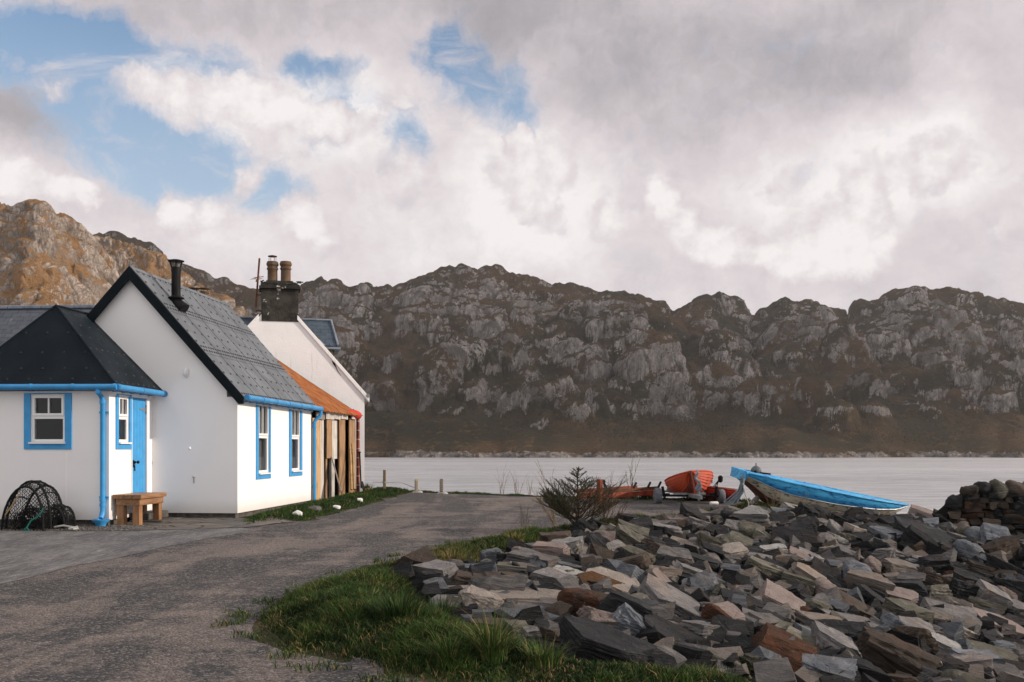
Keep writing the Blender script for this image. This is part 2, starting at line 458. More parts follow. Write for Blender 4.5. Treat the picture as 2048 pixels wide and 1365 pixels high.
RK = {
 'dark':   rockmat('dark_slate_rock',   (0.0140,0.0152,0.0172), (0.0248,0.0257,0.0279), (0.0507,0.0510,0.0534), (0.0389,0.0255,0.0185), .6, .3),
 'grey':   rockmat('grey_gneiss_rock',  (0.0995,0.0982,0.1017), (0.1544,0.1466,0.1434), (0.2488,0.2314,0.2226), (0.1891,0.1205,0.0822), .55, .35),
 'blue':   rockmat('blue_grey_rock',    (0.0667,0.0761,0.0892), (0.1058,0.1158,0.1316), (0.1966,0.2057,0.2232), (0.1511,0.1141,0.0876), .5, .25),
 'beige':  rockmat('beige_rock',        (0.1747,0.1543,0.1375), (0.2350,0.2041,0.1807), (0.1331,0.1235,0.1137), (0.2434,0.1602,0.1088), .4, .35),
 'pink':   rockmat('pinkish_rock',      (0.1589,0.1285,0.1176), (0.2030,0.1646,0.1507), (0.1301,0.1189,0.1164), (0.2035,0.1321,0.1045), .35, .4),
 'orange': rockmat('orange_rock',       (0.1056,0.0512,0.0182), (0.0793,0.0396,0.0165), (0.0495,0.0297,0.0182), (0.0330,0.0280,0.0231), .55, .35),
 'rust':   rockmat('rust_red_rock',     (0.0628,0.0248,0.0115), (0.0363,0.0182,0.0119), (0.0248,0.0182,0.0148), (0.0198,0.0192,0.0185), .5, .6),
 'white':  rockmat('pale_quartz_rock',  (0.2309,0.2309,0.2275), (0.3125,0.3055,0.2918), (0.1018,0.1018,0.1018), (0.1630,0.1222,0.0884), .5, .35),
 'brown':  rockmat('brown_rock',        (0.0477,0.0368,0.0294), (0.0705,0.0539,0.0430), (0.0934,0.0825,0.0715), (0.0963,0.0598,0.0381), .4, .45),
 'olive':  rockmat('olive_grey_rock',   (0.0793,0.0767,0.0611), (0.1244,0.1170,0.0941), (0.1811,0.1679,0.1469), (0.0415,0.0439,0.0258), .6, .4),
}
# ------------------------------------------------------------------ camera, sun, sky
cam = bpy.data.cameras.new('camera'); co = bpy.data.objects.new('camera', cam); COL.objects.link(co)
co.location = (0, 0, CAMZ); co.rotation_euler = (R(90), 0, 0)
cam.lens = FPX / 2048 * 36; cam.sensor_width = 36; cam.shift_y = (HY - 682.5) / 2048
cam.clip_start = .1; cam.clip_end = 6000
scene.camera = co
SUN_AZ, SUN_EL = R(95), R(21)            # azimuth clockwise from +Y
sd = Vector((math.sin(SUN_AZ) * math.cos(SUN_EL), math.cos(SUN_AZ) * math.cos(SUN_EL), math.sin(SUN_EL)))
sl = bpy.data.lights.new('sun', 'SUN'); so = bpy.data.objects.new('sun', sl); COL.objects.link(so)
so.rotation_euler = sd.to_track_quat('Z', 'Y').to_euler(); so.location = (60, -8, 40)
sl.energy = 4.0; sl.angle = R(.6); sl.color = (1.0, .86, .73)
scene.view_settings.view_transform = 'Standard'; scene.view_settings.look = 'None'
scene.view_settings.gamma = 1; scene.view_settings.exposure = 0.0

world = bpy.data.worlds.new('World'); scene.world = world; world.use_nodes = True
world.cycles.sampling_method = 'MANUAL'; world.cycles.sample_map_resolution = 512
t = NT(world)
sky = t.node('ShaderNodeTexSky', sky_type='NISHITA', sun_disc=False, sun_elevation=SUN_EL, sun_rotation=SUN_AZ)
sky.air_density = 1.0; sky.dust_density = .6; sky.ozone_density = 1.5
g = t.coord('Generated')
sx = t.node('ShaderNodeSeparateXYZ'); t.set(sx.inputs[0], g)
az = t.math('MULTIPLY', t.math('ARCTAN2', sx.outputs[0], sx.outputs[1]), FPX)
el = t.math('MULTIPLY', t.math('ARCSINE', sx.outputs[2]), FPX)
P = t.node('ShaderNodeCombineXYZ'); t.set(P.inputs[0], az); t.set(P.inputs[1], el)
P = P.outputs[0]
def vmadd(a, sc, b):
    n = t.node('ShaderNodeVectorMath', operation='MULTIPLY_ADD'); t.set(n.inputs[0], a); n.inputs[1].default_value = sc; t.set(n.inputs[2], b); return n.outputs[0]
def vsub(a, v):
    n = t.node('ShaderNodeVectorMath', operation='SUBTRACT'); t.set(n.inputs[0], a); n.inputs[1].default_value = v; return n.outputs[0]
w1 = vsub(t.noise(P, .0045, 2, .5, out=1), (.5, .5, .5))
w2 = vsub(t.noise(P, .017, 5, .62, out=1), (.5, .5, .5))
Pw = vmadd(w1, (110, 80, 0), P)
Pw = vmadd(w2, (80, 62, 0), Pw)
flat = t.node('ShaderNodeVectorMath', operation='MULTIPLY'); t.set(flat.inputs[0], Pw); flat.inputs[1].default_value = (.5, 1, 0)
Ph = flat.outputs[0]
def ae(px, py):
    u = (px - CX) / FPX; v = (HY - py) / FPX
    a = math.atan(u); return a * FPX, math.atan(v * math.cos(a)) * FPX
def blobs(lst, start, soft=1.0):
    acc = start
    for px, py, rad, amp, wide in lst:
        a, e = ae(px, py)
        n = t.node('ShaderNodeVectorMath', operation='DISTANCE')
        t.set(n.inputs[0], Ph if wide else Pw); n.inputs[1].default_value = (a * (.5 if wide else 1), e, 0)
        acc = t.math('ADD', acc, t.mr(n.outputs['Value'], rad * soft, 0.0, 0, amp))
    return acc
# gaps of blue between the clouds
gaps = blobs([(140,105,78,1.15,1),(60,75,60,.5,1),(430,120,42,.75,1),(250,125,55,.5,1),(620,120,30,.9,1),(700,125,24,.5,1),(915,115,66,.72,0),(980,165,66,.58,0),(880,95,40,.3,0),
              (860,100,48,.55,0),(255,265,78,1.0,1),(340,320,75,1.0,1),(440,365,58,.8,1),(540,380,40,.6,1),(1040,215,65,.6,0),(820,255,48,.65,0),(840,290,40,.5,0),(640,290,40,.35,1),
              (690,180,42,.45,1),(190,215,45,.5,1),(1440,235,50,.2,1)],
             t.math('ADD', t.math('MULTIPLY_ADD', t.noise(P, .006, 6, .6), .7, -.50), t.math('MULTIPLY', t.math('SUBTRACT', t.noise(Pw, .013, 8, .7), .5), 1.35)), 1.5)
alpha = t.mr(gaps, .80, -.12, 0, 1)
wisp = t.noise(vmadd(P, (.55, 1.25, 0), (40, 0, 0)), .0075, 7, .66, 1.2)
alpha = t.math('MAXIMUM', alpha, t.mr(wisp, .47, .70, .06, .70))
# light and dark masses of the cloud deck
deck = blobs([(1350,90,240,-.17,1),(1650,130,190,-.17,1),(1850,30,180,-.10,1),(1150,60,160,-.14,1),(1700,60,50,.10,1),(600,15,130,-.24,1),(250,5,110,-.22,1),(950,0,130,-.24,1),
              (90,235,90,-.24,1),(30,200,100,-.16,0),(200,400,60,-.12,1),(1250,230,110,-.08,1),(2000,190,110,-.12,0),(1900,200,120,.12,0),(1500,270,110,-.05,1),
              (1080,390,190,.30,0),(1060,300,80,.12,0),(860,430,150,.08,1),(600,200,110,.17,1),(450,190,100,.15,1),(700,240,90,.12,1),(300,170,70,.10,1),(560,300,100,.09,1),
              (900,230,70,.06,1),(1700,350,160,.20,1),(1850,330,120,.16,0),(800,520,120,.06,1),(1250,560,150,-.02,1),(1900,560,150,-.08,1),(500,470,90,.10,1)],
             t.math('MULTIPLY_ADD', t.noise(P, .0035, 6, .62), .36, .53), 1.2)
deck = t.math('ADD', deck, t.math('MULTIPLY', t.math('SUBTRACT', t.noise(Pw, .011, 7, .68), .5), .36))
deck = t.math('ADD', deck, t.math('MULTIPLY', t.math('SUBTRACT', t.noise(Pw, .034, 4, .6), .5), .07))
# crisp cumulus heads
puff = blobs([(1340,420,62,.9,0),(1400,480,66,.9,0),(1330,370,48,.8,0),(1480,490,66,.95,0),(1560,520,56,.7,0),(1640,480,80,.95,0),(1730,490,85,.95,0),(1730,370,70,.85,0),(1640,540,60,.6,1),
              (1230,430,70,.8,0),(1060,380,110,.8,0),(1120,310,60,.5,0),(1030,275,50,.8,0),(1860,340,70,.7,0),(1560,370,60,.5,0),(2020,440,70,.6,0),(1900,300,60,.4,0),
              (70,365,48,.9,1),(160,385,48,.8,0),(20,330,52,.7,0),(390,430,66,.8,0),(470,430,60,.75,0),(590,440,62,.85,0),(640,470,60,.7,0),(340,410,40,.6,0),
              (300,180,52,.7,1),(480,175,62,.95,1),(570,210,58,.85,1),(680,245,54,.8,1),(380,220,44,.5,1),(560,300,60,.5,1),(800,190,50,.7,0),(830,330,80,.6,0),(500,360,40,.5,0),
              (120,175,40,.45,1)],
             t.math('MULTIPLY_ADD', t.noise(Pw, .013, 5, .6), 1.15, -.60), 1.25)
pa = t.mr(puff, .08, .62)
pshade = t.mr(puff, .10, 1.1, .64, .90)
top = t.math('SUBTRACT', t.noise(vmadd(P, (1, 1, 0), (14, -20, 0)), .014, 4, .6), t.noise(P, .014, 4, .6))
pshade = t.math('ADD', pshade, t.math('MULTIPLY', top, -.5))
bright = t.math('ADD', t.math('MULTIPLY', deck, t.math('SUBTRACT', 1.0, pa)), t.math('MULTIPLY', pshade, pa))
# unseen sky behind the camera, brightened to add light on the shaded gables
bright = t.math('ADD', bright, t.mr(sx.outputs[1], .3, -.6, 0, .22))
ramp = t.node('ShaderNodeValToRGB')
er = ramp.color_ramp.elements
er[0].position = .12; er[0].color = (.265, .258, .275, 1)
er[1].position = .90; er[1].color = (.97, .925, .915, 1)
for p_, c_ in ((.38, (.43, .405, .43, 1)), (.55, (.63, .575, .60, 1)), (.72, (.79, .725, .735, 1))):
    e_ = er.new(p_); e_.color = c_
t.set(ramp.inputs[0], bright)
c10 = t.node('ShaderNodeVectorMath', operation='SCALE'); t.set(c10.inputs[0], ramp.outputs[0]); c10.inputs[3].default_value = 10.0
alpha = t.math('MAXIMUM', alpha, pa)
SKY_GAIN = t.node('ShaderNodeVectorMath', operation='MULTIPLY'); t.set(SKY_GAIN.inputs[0], sky.outputs[0]); SKY_GAIN.inputs[1].default_value = (.88, 1.34, 1.55)
# towards the horizon the gaps fill with pale air
pale = t.mix(t.mr(el, 900, 250, 0, .75), SKY_GAIN.outputs[0], (5.6, 6.6, 7.8))
colr = t.mix(alpha, pale, c10.outputs[0])
bg = t.n['Background']; t.set(bg.inputs[0], colr); bg.inputs[1].default_value = .1

# ------------------------------------------------------------------ terrain near the camera
def G(Y): return interp(Y, [-5, 0, 6, 12, 20, 30, 60], [-.05, 0, 0, .085, .18, .30, .3])
CREST = np.array([(.35,2),(-.05,5.5),(-.3,8),(-.3,12),(.6,15.5),(2.2,18.8),(4.3,20.9),(6.5,21.8),(9,22.3),(16,22.6),(40,23)], float)
EDGE = np.array([(-60,36),(-6,36),(-4.2,31.0),(-3.2,30.2),(.8,27.9),(3,27.3),(5,26.8),(7,25.8),(9,24.6),(12,24.0),(40,24)], float)
def sdist(X, Y, pl):
    """signed distance to a polyline, positive on its right hand"""
    X = np.asarray(X, float); Y = np.asarray(Y, float)
    best = np.full(X.shape, 1e9); sg = np.zeros(X.shape)
    for (x0, y0), (x1, y1) in zip(pl[:-1], pl[1:]):
        dx, dy = x1 - x0, y1 - y0; L2 = dx*dx + dy*dy
        tt = np.clip(((X-x0)*dx + (Y-y0)*dy) / L2, 0, 1)
        d = np.hypot(X - x0 - tt*dx, Y - y0 - tt*dy)
        cr = (X-x0)*dy - (Y-y0)*dx
        m_ = d < best - 1e-9
        best = np.where(m_, d, best); sg = np.where(m_, np.sign(cr), sg)
    return best * sg
def inpoly(X, Y, poly):
    X = np.asarray(X, float); Y = np.asarray(Y, float); ins = np.zeros(X.shape, bool)
    n = len(poly)
    for i in range(n):
        x0, y0 = poly[i]; x1, y1 = poly[(i+1) % n]
        c_ = (y0 > Y) != (y1 > Y)
        with np.errstate(divide='ignore', invalid='ignore'):
            xx = (x1-x0) * (Y-y0) / (y1-y0) + x0
        ins ^= c_ & (X < xx)
    return ins
ROAD = [(-18,2.5),(4.2,2.5),(1.6,6.2),(-.42,6.8),(-1.27,7.35),(-1.9,7.95),(-2.3,8.9),(-2.34,10.1),(-1.97,12.0),(-1.2,14.2),(-.38,16.0),(1.1,18.3),
        (2.6,19.9),(4.6,22.1),(6.6,23.3),(7.2,24.6),(5,26.2),(3,26.7),(.8,27.4),(-1.5,28.9),(-3.0,29.7),(-3.15,28.2),(-3.45,25),(-3.75,21.5),(-4.0,19.6),(-4.75,18.2),(-5.2,18.1),(-18,18.0)]
YARD = [(-4.5,17.45),(-5.0,15.8),(-5.75,11.2),(-7.6,7.0),(-17.5,4.6),(-17.5,17.75),(-9,17.75),(-6.2,17.8),(-4.9,18.15)]
VERGE = [(-.5,6.7),(-1.3,7.3),(-1.95,7.95),(-2.38,8.9),(-2.4,10.1),(-2.02,12.0),(-1.25,14.2),(-.42,16.0),(1.05,18.35),(2.55,19.95),(3.2,20.6),(3.6,20.3),(2.9,19.2),(1.7,17.9),(.9,16.8),(.3,15.2),(-.1,13.9),(-.55,12.9),
         (-.75,12.0),(-.95,11.2),(-.8,9.9),(-.5,9.0),(.1,8.1),(.55,7.65),(1.2,7.55),(2.2,7.5),(2.5,6.9),(1.6,6.15)]
LAWN = [(-5.0,18.55),(-4.0,19.7),(-3.7,21.5),(-3.4,25),(-3.1,28.2),(-2.95,29.9),(-4.0,31),(-4.6,31),(-4.35,29.8),(-5.0,25.2),(-5.45,20.1)]
def poly_d(X, Y, poly):
    P_ = np.array(list(poly) + [poly[0]], float)
    return np.abs(sdist(X, Y, P_))
def Z(X, Y):
    X = np.asarray(X, float); Y = np.asarray(Y, float)
    z = G(Y)
    s = np.maximum(0, sdist(X, Y, CREST))
    z = z - np.where(s < 8, .075 * s + .019 * s * s, 1.816 + .38 * (s - 8))
    z = z - np.where(Y > 18, .11 * np.maximum(0, X - 6.0), 0) * sstep(18, 22, Y)
    e = np.maximum(0, -sdist(X, Y, EDGE))
    z = z - .55 * e
    # mound of the grassy verge and the lawn
    ins = inpoly(X, Y, VERGE); d = poly_d(X, Y, VERGE)
    z = z + np.where(ins, .16 * sstep(0, .9, d), 0)
    ins = inpoly(X, Y, LAWN); d = poly_d(X, Y, LAWN)
    z = z + np.where(ins, .09 * sstep(0, .6, d), 0)
    z = z + .018 * perlin(X * .6, Y * .6, 5)
    return np.maximum(z, -5.2)
def z1(x, y): return float(Z(np.array([x]), np.array([y]))[0])
def hit(px, py):
    """where the line of sight through a pixel meets the ground"""
    Y = np.linspace(5, 34, 1800)
    X = (px - CX) / FPX * Y; zz = CAMZ - (py - HY) / FPX * Y
    k = np.argmax(zz <= Z(X, Y))
    if k == 0: k = len(Y) - 1
    return float(X[k]), float(Y[k]), float(Z(X[k:k+1], Y[k:k+1])[0])

def sheet(name, poly, step, dz, mat, zf=None):
    """a polygon laid on the terrain, cut into cells"""
    zf = zf or Z
    P_ = np.array(poly, float)
    xs = np.arange(P_[:,0].min() - step, P_[:,0].max() + step, step); ys = np.arange(P_[:,1].min() - step, P_[:,1].max() + step, step)
    XX, YY = np.meshgrid(xs, ys); IN = inpoly(XX, YY, poly)
    D = poly_d(XX, YY, poly)
    V = []; F = []; idx = {}
    def vid(x, y):
        k = (round(x, 4), round(y, 4))
        if k not in idx: idx[k] = len(V); V.append(k)
        return idx[k]
    def clip(pts, ax, val, keep_ge):
        out = []
        for i in range(len(pts)):
            a, b = pts[i], pts[(i+1) % len(pts)]
            ia = a[ax] >= val if keep_ge else a[ax] <= val; ib = b[ax] >= val if keep_ge else b[ax] <= val
            if ia: out.append(a)
            if ia != ib:
                tt = (val - a[ax]) / (b[ax] - a[ax]); out.append((a[0] + tt*(b[0]-a[0]), a[1] + tt*(b[1]-a[1])))
        return out
    for j in range(len(ys)-1):
        for i in range(len(xs)-1):
            q = IN[j:j+2, i:i+2]; dm = D[j:j+2, i:i+2].min()
            if dm > step * 1.5:
                if q.all(): F.append((vid(xs[i],ys[j]), vid(xs[i+1],ys[j]), vid(xs[i+1],ys[j+1]), vid(xs[i],ys[j+1])))
                continue
            pts = [tuple(p) for p in poly]
            for ax, val, ge in ((0,xs[i],True),(0,xs[i+1],False),(1,ys[j],True),(1,ys[j+1],False)):
                pts = clip(pts, ax, val, ge)
                if len(pts) < 3: break
            if len(pts) >= 3:
                f = []
                for p in pts:
                    k = vid(*p)
                    if k not in f: f.append(k)
                if len(f) >= 3: F.append(tuple(f))
    A = np.array(V); zz = zf(A[:,0], A[:,1]) + dz
    o = mesh_obj(name, np.column_stack([A, zz]), F, mat, smooth=True)
    bm = bmesh.new(); bm.from_mesh(o.data)
    for f in bm.faces:
        f.normal_update()
        if f.normal.z < 0: f.normal_flip()
    bm.to_mesh(o.data); bm.free()
    return o
def wiggle(poly, amp=.07, step=.35, seed=1):
    out = []
    n = len(poly); k = 0
    for i in range(n):
        a = np.array(poly[i]); b = np.array(poly[(i+1) % n]); L = np.linalg.norm(b-a); m_ = max(1, int(L/step))
        nn = np.array([-(b-a)[1], (b-a)[0]]) / max(L, 1e-6)
        for j in range(m_):
            p = a + (b-a) * j / m_
            p = p + nn * amp * float(fbm(np.array([p[0]*1.3]), np.array([p[1]*1.3]), 3, seed)[0]) * 1.6
            out.append(tuple(p))
    return out

def axis_steps(lo, hi, c0, c1, fine, coarse):
    a = list(np.arange(c0, c1, fine)); x = c1; s = fine
    while x < hi: a.append(x); s = min(s * 1.25, coarse); x += s
    a.append(hi); x = c0; s = fine; left = []
    while x > lo: s = min(s * 1.25, coarse); x -= s; left.append(max(x, lo))
    return np.array(sorted(set(left)) + a)
gx = axis_steps(-420, 560, -9, 14, .16, 25); gy = axis_steps(-14, 470, 4, 32, .16, 25)
XX, YY = np.meshgrid(gx, gy); ZZ = Z(XX, YY)
V = np.column_stack([XX.ravel(), YY.ravel(), ZZ.ravel()])
nx, ny = len(gx), len(gy)
I = np.arange(nx*ny).reshape(ny, nx)
F = np.column_stack([I[:-1,:-1].ravel(), I[:-1,1:].ravel(), I[1:,1:].ravel(), I[1:,:-1].ravel()])
tag(mesh_obj('ground', V, F, M['soil'], smooth=True), kind='structure')
rd_ = sheet('road', wiggle(ROAD, .17, .22), .25, .005, M['gravel'])
_v = np.array([v.co[:] for v in rd_.data.vertices])
_sd = np.abs(sdist(_v[:,0], _v[:,1], np.array([(-5.6,1),(-4.6,6),(-3.9,10),(-3.1,14),(-2.3,18),(-1.5,22),(-.6,25.5),(2.5,27.5)], float)) + .25 * fbm(_v[:,0]*.3, _v[:,1]*.3, 2, 8))
vcol(rd_, 'track', np.exp(-((_sd - .8) / .28) ** 2)); tag(rd_, kind='structure')
tag(sheet('yard', wiggle(YARD, .03, .5, 9), .3, .010, M['asphalt']), kind='structure')
PAVE = [(-8.9,17.5),(-6.3,17.55),(-4.8,18.1),(-4.1,19.3),(-4.9,19.75),(-5.45,20.05),(-7.4,20.3),(-7.4,18.5),(-8.9,18.3)]
tag(sheet('paving', wiggle(PAVE, .05, .3, 12), .2, .016, M['flag']), kind='structure')

# water
m, t = newmat('sea_water')
c = t.coord()
n1 = t.noise(t.mapping(c, (.35, 1.0, 1)), .55, 5, .62, .4)
n2 = t.noise(t.mapping(c, (.5, 1.1, 1)), 2.6, 4, .62, .3)
n3 = t.noise(t.mapping(c, (.02, .09, 1)), .5, 4, .55)
h = t.math('ADD', t.math('MULTIPLY', n1, 1.0), t.math('MULTIPLY', n2, .34))
col = t.mix(n3, (.015, .028, .032), (.03, .042, .046))
bmp = t.bump(h, 1.0, .16)
t.finish(col, .5, bmp, 0, .2, IOR=1.33)
gls = t.node('ShaderNodeBsdfGlossy'); gls.inputs['Roughness'].default_value = .38; gls.inputs['Color'].default_value = (.96, .95, .95, 1); t.set(gls.inputs['Normal'], bmp)
mx = t.node('ShaderNodeMixShader'); lw = t.node('ShaderNodeFresnel'); lw.inputs['IOR'].default_value = 1.33; t.set(lw.inputs['Normal'], bmp)
rip = t.noise(t.mapping(c, (.22, .9, 1)), .9, 5, .7, .4); band = t.noise(t.mapping(c, (.004, .03, 1)), 1.0, 4, .6)
mod = t.math('ADD', t.math('MULTIPLY', t.math('SUBTRACT', rip, .5), 1.05), t.math('MULTIPLY', t.math('SUBTRACT', band, .5), .6))
t.set(mx.inputs[0], t.math('ADD', t.math('MULTIPLY_ADD', lw.outputs[0], .5, .28), mod, clamp=True)); t.set(mx.inputs[1], t.n['Principled BSDF'].outputs[0]); t.set(mx.inputs[2], gls.outputs[0])
t.set(t.n['Material Output'].inputs['Surface'], mx.outputs[0])
M['sea'] = m
wm = MB(); wm.grid(lambda u, v: (u, v, -2.5), np.linspace(-420, 560, 30), np.linspace(20, 466, 20))
tag(wm.build('water', M['sea'], recalc=False), kind='structure')

# ------------------------------------------------------------------ hills
def hillmat(name, heath1, heath2, grassy, rock1, rock2, big=.02):
    m, t = newmat(name)
    c = t.coord()
    rk = t.attr('rock'); cr = t.attr('crease')
    n1 = t.noise(c, big, 6, .62); n2 = t.noise(c, .16, 7, .68, .4); n3 = t.noise(c, .75, 6, .7)
    he = t.mix(t.mr(n1, .40, .60), heath1, heath2)
    he = t.mix(t.mr(n2, .52, .66), he, grassy)
    he = t.mix(t.math('MULTIPLY', t.mr(n3, .5, .7), .6), he, tuple(x * .35 for x in heath2))
    stre = t.noise(t.mapping(c, (1, 1, .62), (0, R(38), R(20))), .34, 7, .72, .6)
    ro = t.mix(t.mr(stre, .36, .62), rock2, rock1)
    ro = t.mix(t.mr(t.voro(t.mapping(c, (1, 1, .55), (0, R(30), 0)), .17, 'DISTANCE_TO_EDGE'), .05, -.05), ro, tuple(x * .3 for x in rock2))
    ro = t.mix(t.math('MULTIPLY', t.mr(n3, .55, .68), .7), ro, tuple(x * .35 for x in rock2))
    n4 = t.noise(c, .055, 5, .65)
    f = t.math('ADD', rk, t.math('MULTIPLY', t.math('SUBTRACT', n2, .5), 1.5))
    f = t.math('ADD', f, t.math('MULTIPLY', t.math('SUBTRACT', n4, .5), 1.3))
    f = t.math('ADD', f, t.math('MULTIPLY', t.math('SUBTRACT', n3, .5), 1.0))
    f = t.mr(f, .42, .60)
    ro = t.mix(t.mr(cr, .7, .05, 0, .7), ro, tuple(x * .22 for x in rock2))  # cracks and the shade of the clefts darkened into the rock colour
    ro = t.mix(t.mr(n4, .40, .62, .55, 0), ro, tuple(x * .9 for x in rock2))
    col = t.mix(f, he, ro)
    h = t.math('ADD', t.math('MULTIPLY', stre, 1.6), t.math('MULTIPLY', n3, .9))
    t.finish(col, .92, t.bump(h, 1.0, 2.2), 0, .05)
    return m
M['hillsun'] = hillmat('sunlit_hillside', (.38,.22,.105), (.25,.145,.07), (.31,.22,.105), (.70,.60,.52), (.34,.275,.225))  # colours raised so the hillside carries its sunlight in the material
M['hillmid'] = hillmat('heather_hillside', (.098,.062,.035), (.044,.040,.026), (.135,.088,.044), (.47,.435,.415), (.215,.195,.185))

def hill(name, mat, u0, u1, nu, Y0, Yr, Yend, ns, sky, amps, seed, base_pow, zbase, rockbias, knolls=(), shore=True, smoothw=9, fscale=1.0):
    px_ = np.array([p[0] for p in sky], float); py_ = np.array([p[1] for p in sky], float)
    u = np.linspace(u0, u1, nu)
    vs_ = np.interp(u, (px_ - CX) / FPX, (HY - py_) / FPX)
    s = np.concatenate([np.linspace(0, 1.06, ns), np.linspace(1.1, (Yend - Y0) / (Yr - Y0), 10)])
    U, S = np.meshgrid(u, s)
    yr = Yr + 50 * perlin(U * 6, U * 0 + seed + .5, seed); y0 = Y0 + 14 * perlin(U * 9, U * 0 + .3, seed + 2) + 5 * perlin(U * 40, U*0 + .7, seed + 3)
    Yv = y0 + S * (yr - y0); X = U * Yv
    kb = np.exp(-.5 * (np.arange(-240, 241) / 90.0) ** 2); kb /= kb.sum()
    vsm = np.convolve(np.pad(vs_, 240, mode='edge'), kb, mode='valid')
    blend = sstep(.45, 1.0, S)
    zr = (vsm[None, :] * (1 - blend) + vs_[None, :] * blend) * yr + CAMZ - zbase
    zr = np.maximum(zr, 3)
    Sc = np.clip(S, 0, 1)
    z = zr * (base_pow[0] * Sc ** base_pow[1] + (1 - base_pow[0]) * Sc ** base_pow[2])
    wx = X + 16 * fbm(X / 60, Yv / 60, 3, seed + 20); wy = Yv + 16 * fbm(X / 60, Yv / 60, 3, seed + 30)
    env = sstep(0.02, .22, S) * (.55 + .45 * sstep(.15, .75, S)) * np.clip(zr / 90, .25, 1.2)
    lump = 0; det = np.ones_like(X)
    for i, (wl, A) in enumerate(amps):
        ang = .5 + .35 * i
        ca, sa = math.cos(ang), math.sin(ang)
        n_ = perlin((wx * ca + wy * sa) / wl, (-wx * sa + wy * ca) / (wl * .8), seed + 40 + i)
        b = np.sqrt(n_ * n_ + .0009)
        lump = lump + A * (b - .25) * (env if wl > 8 else np.maximum(env, .25))
        if 1 <= i <= 4: det = np.minimum(det, sstep(.0, (.13, .16, .20, .22)[i-1], np.abs(n_)) * .75 + .25 * (i > 2) )
    z = z + lump
    dmask = np.zeros_like(X)
    for kx, ky, kw, kh in knolls:            # the larger rounded crags
        ku = (kx - CX) / FPX
        col = int(np.argmin(abs(u - ku)))
        vv = (z[:ns, col] + zbase - CAMZ) / Yv[:ns, col]
        kv = (HY - (ky + kh)) / FPX
        j = int(np.argmax(vv >= kv)) or ns // 2
        yc = Yv[j, col]; xc = ku * yc; w_ = kw / FPX * yc; hh = kh / FPX * yc * (.45 if ky < 612 else 1.25)
        r2 = ((X - xc) / w_) ** 2 + ((Yv - yc) / (w_ * .85)) ** 2
        rr = np.sqrt(r2) * (1 + .28 * fbm(X / (w_ * .9), Yv / (w_ * .9), 3, seed + 77))
        dome = np.clip(1 - rr ** 2.3, 0, 1) ** .62
        z = z + hh * dome
        dmask = np.maximum(dmask, sstep(.02, .55, dome))
    back = np.clip((S - 1.0), 0, None)
    z = z - back * (zr * 1.4)
    # match the outline of the range against the sky
    ang_ = (z + zbase - CAMZ) / Yv
    vmax = ang_[:ns].max(0)
    ratio = np.clip(vs_, .004, None) / np.clip(vmax, .004, None)
    k = np.exp(-.5 * (np.arange(-90, 91) / smoothw) ** 2); k /= k.sum()
    ratio = np.convolve(np.pad(ratio, 90, mode='edge'), k, mode='valid')
    z = z * (1 + (ratio[None, :] - 1) * sstep(.30, .95, S))
    if shore:
        z = z + 2.0 * np.abs(fbm(X / 7, Yv / 4, 3, seed + 9)) * (1 - sstep(.0, .05, S)) * sstep(-.001, .004, S) + .6 * np.abs(perlin(X / 2.2, Yv / 2.2, seed + 19)) * (1 - sstep(.02, .08, S))
    zz = z + zbase
    zz[0, :] = zbase - 2
    V = np.stack([X, Yv, zz], -1)
    def normals(V):
        du = np.gradient(V, axis=1); dv = np.gradient(V, axis=0)
        nrm = np.cross(du, dv); return nrm / (np.linalg.norm(nrm, axis=-1, keepdims=True) + 1e-9)
    # rounded bosses and clefts that follow the rock faces rather than the plan
    nrm = normals(V)
    k5 = np.ones(9) / 9
    for ax_ in (0, 1): nrm = np.apply_along_axis(lambda q: np.convolve(np.pad(q, 4, mode='edge'), k5, mode='valid'), ax_, nrm)
    fa = X + .30 * Yv; fb_ = zz * 1.25 + .42 * Yv
    fa = fa + 5 * fbm(fa / 30, fb_ / 30, 3, seed + 80); fb_ = fb_ + 5 * fbm(fa / 30, fb_ / 30, 3, seed + 85)
    disp = 0
    for i, (wl, A) in enumerate(((36,7.5),(17,3.4),(8,1.3),(4,.55),(2.2,.25))):
        wl_ = wl * fscale; A_ = A * fscale
        ca, sa = math.cos(.6 + .5*i), math.sin(.6 + .5*i)
        n_ = perlin((fa*ca + fb_*sa) / wl_, (-fa*sa + fb_*ca) / (wl_ * .72), seed + 90 + i)
        b = np.sqrt(n_ * n_ + .0006); disp = disp + A_ * (b - .22)
        if i < 4: det = np.minimum(det, sstep(.0, (.09,.12,.16,.2)[i], np.abs(n_)) * (.8 if i < 3 else .6) + (.2 if i < 3 else .4))
    fade = (sstep(.03, .25, S) * (1 - sstep(1.02, 1.1, S)))
    V = V + nrm * (disp * fade)[..., None]
    zz = V[..., 2]; X = V[..., 0]; Yv = V[..., 1]
    nz = normals(V)[..., 2]
    steep = sstep(.88, .52, nz)
    rock = steep * .80 + (.42 * dmask - .16 if len(knolls) > 20 else .22) + rockbias[0] * sstep(rockbias[1], 1.0, S) - .22 + .25 * fbm(X / 45, Yv / 45, 3, seed + 60)
    rock = rock - .10 * (1 - sstep(.05, .32, S)) + .48 * sstep(.10, .55, fbm(X / 20 + 3, zz / 9, 4, seed + 66)) * (1 - sstep(.35, .65, S))
    if shore: rock = np.maximum(rock, .62 * (1 - sstep(.012, .03, S)))
    NU, NS = nu, len(s)
    I = np.arange(NU * NS).reshape(NS, NU)
    F = np.column_stack([I[:-1,:-1].ravel(), I[:-1,1:].ravel(), I[1:,1:].ravel(), I[1:,:-1].ravel()])
    me = bpy.data.meshes.new(name)
    me.vertices.add(NU * NS); me.vertices.foreach_set('co', V.astype(np.float32).ravel())
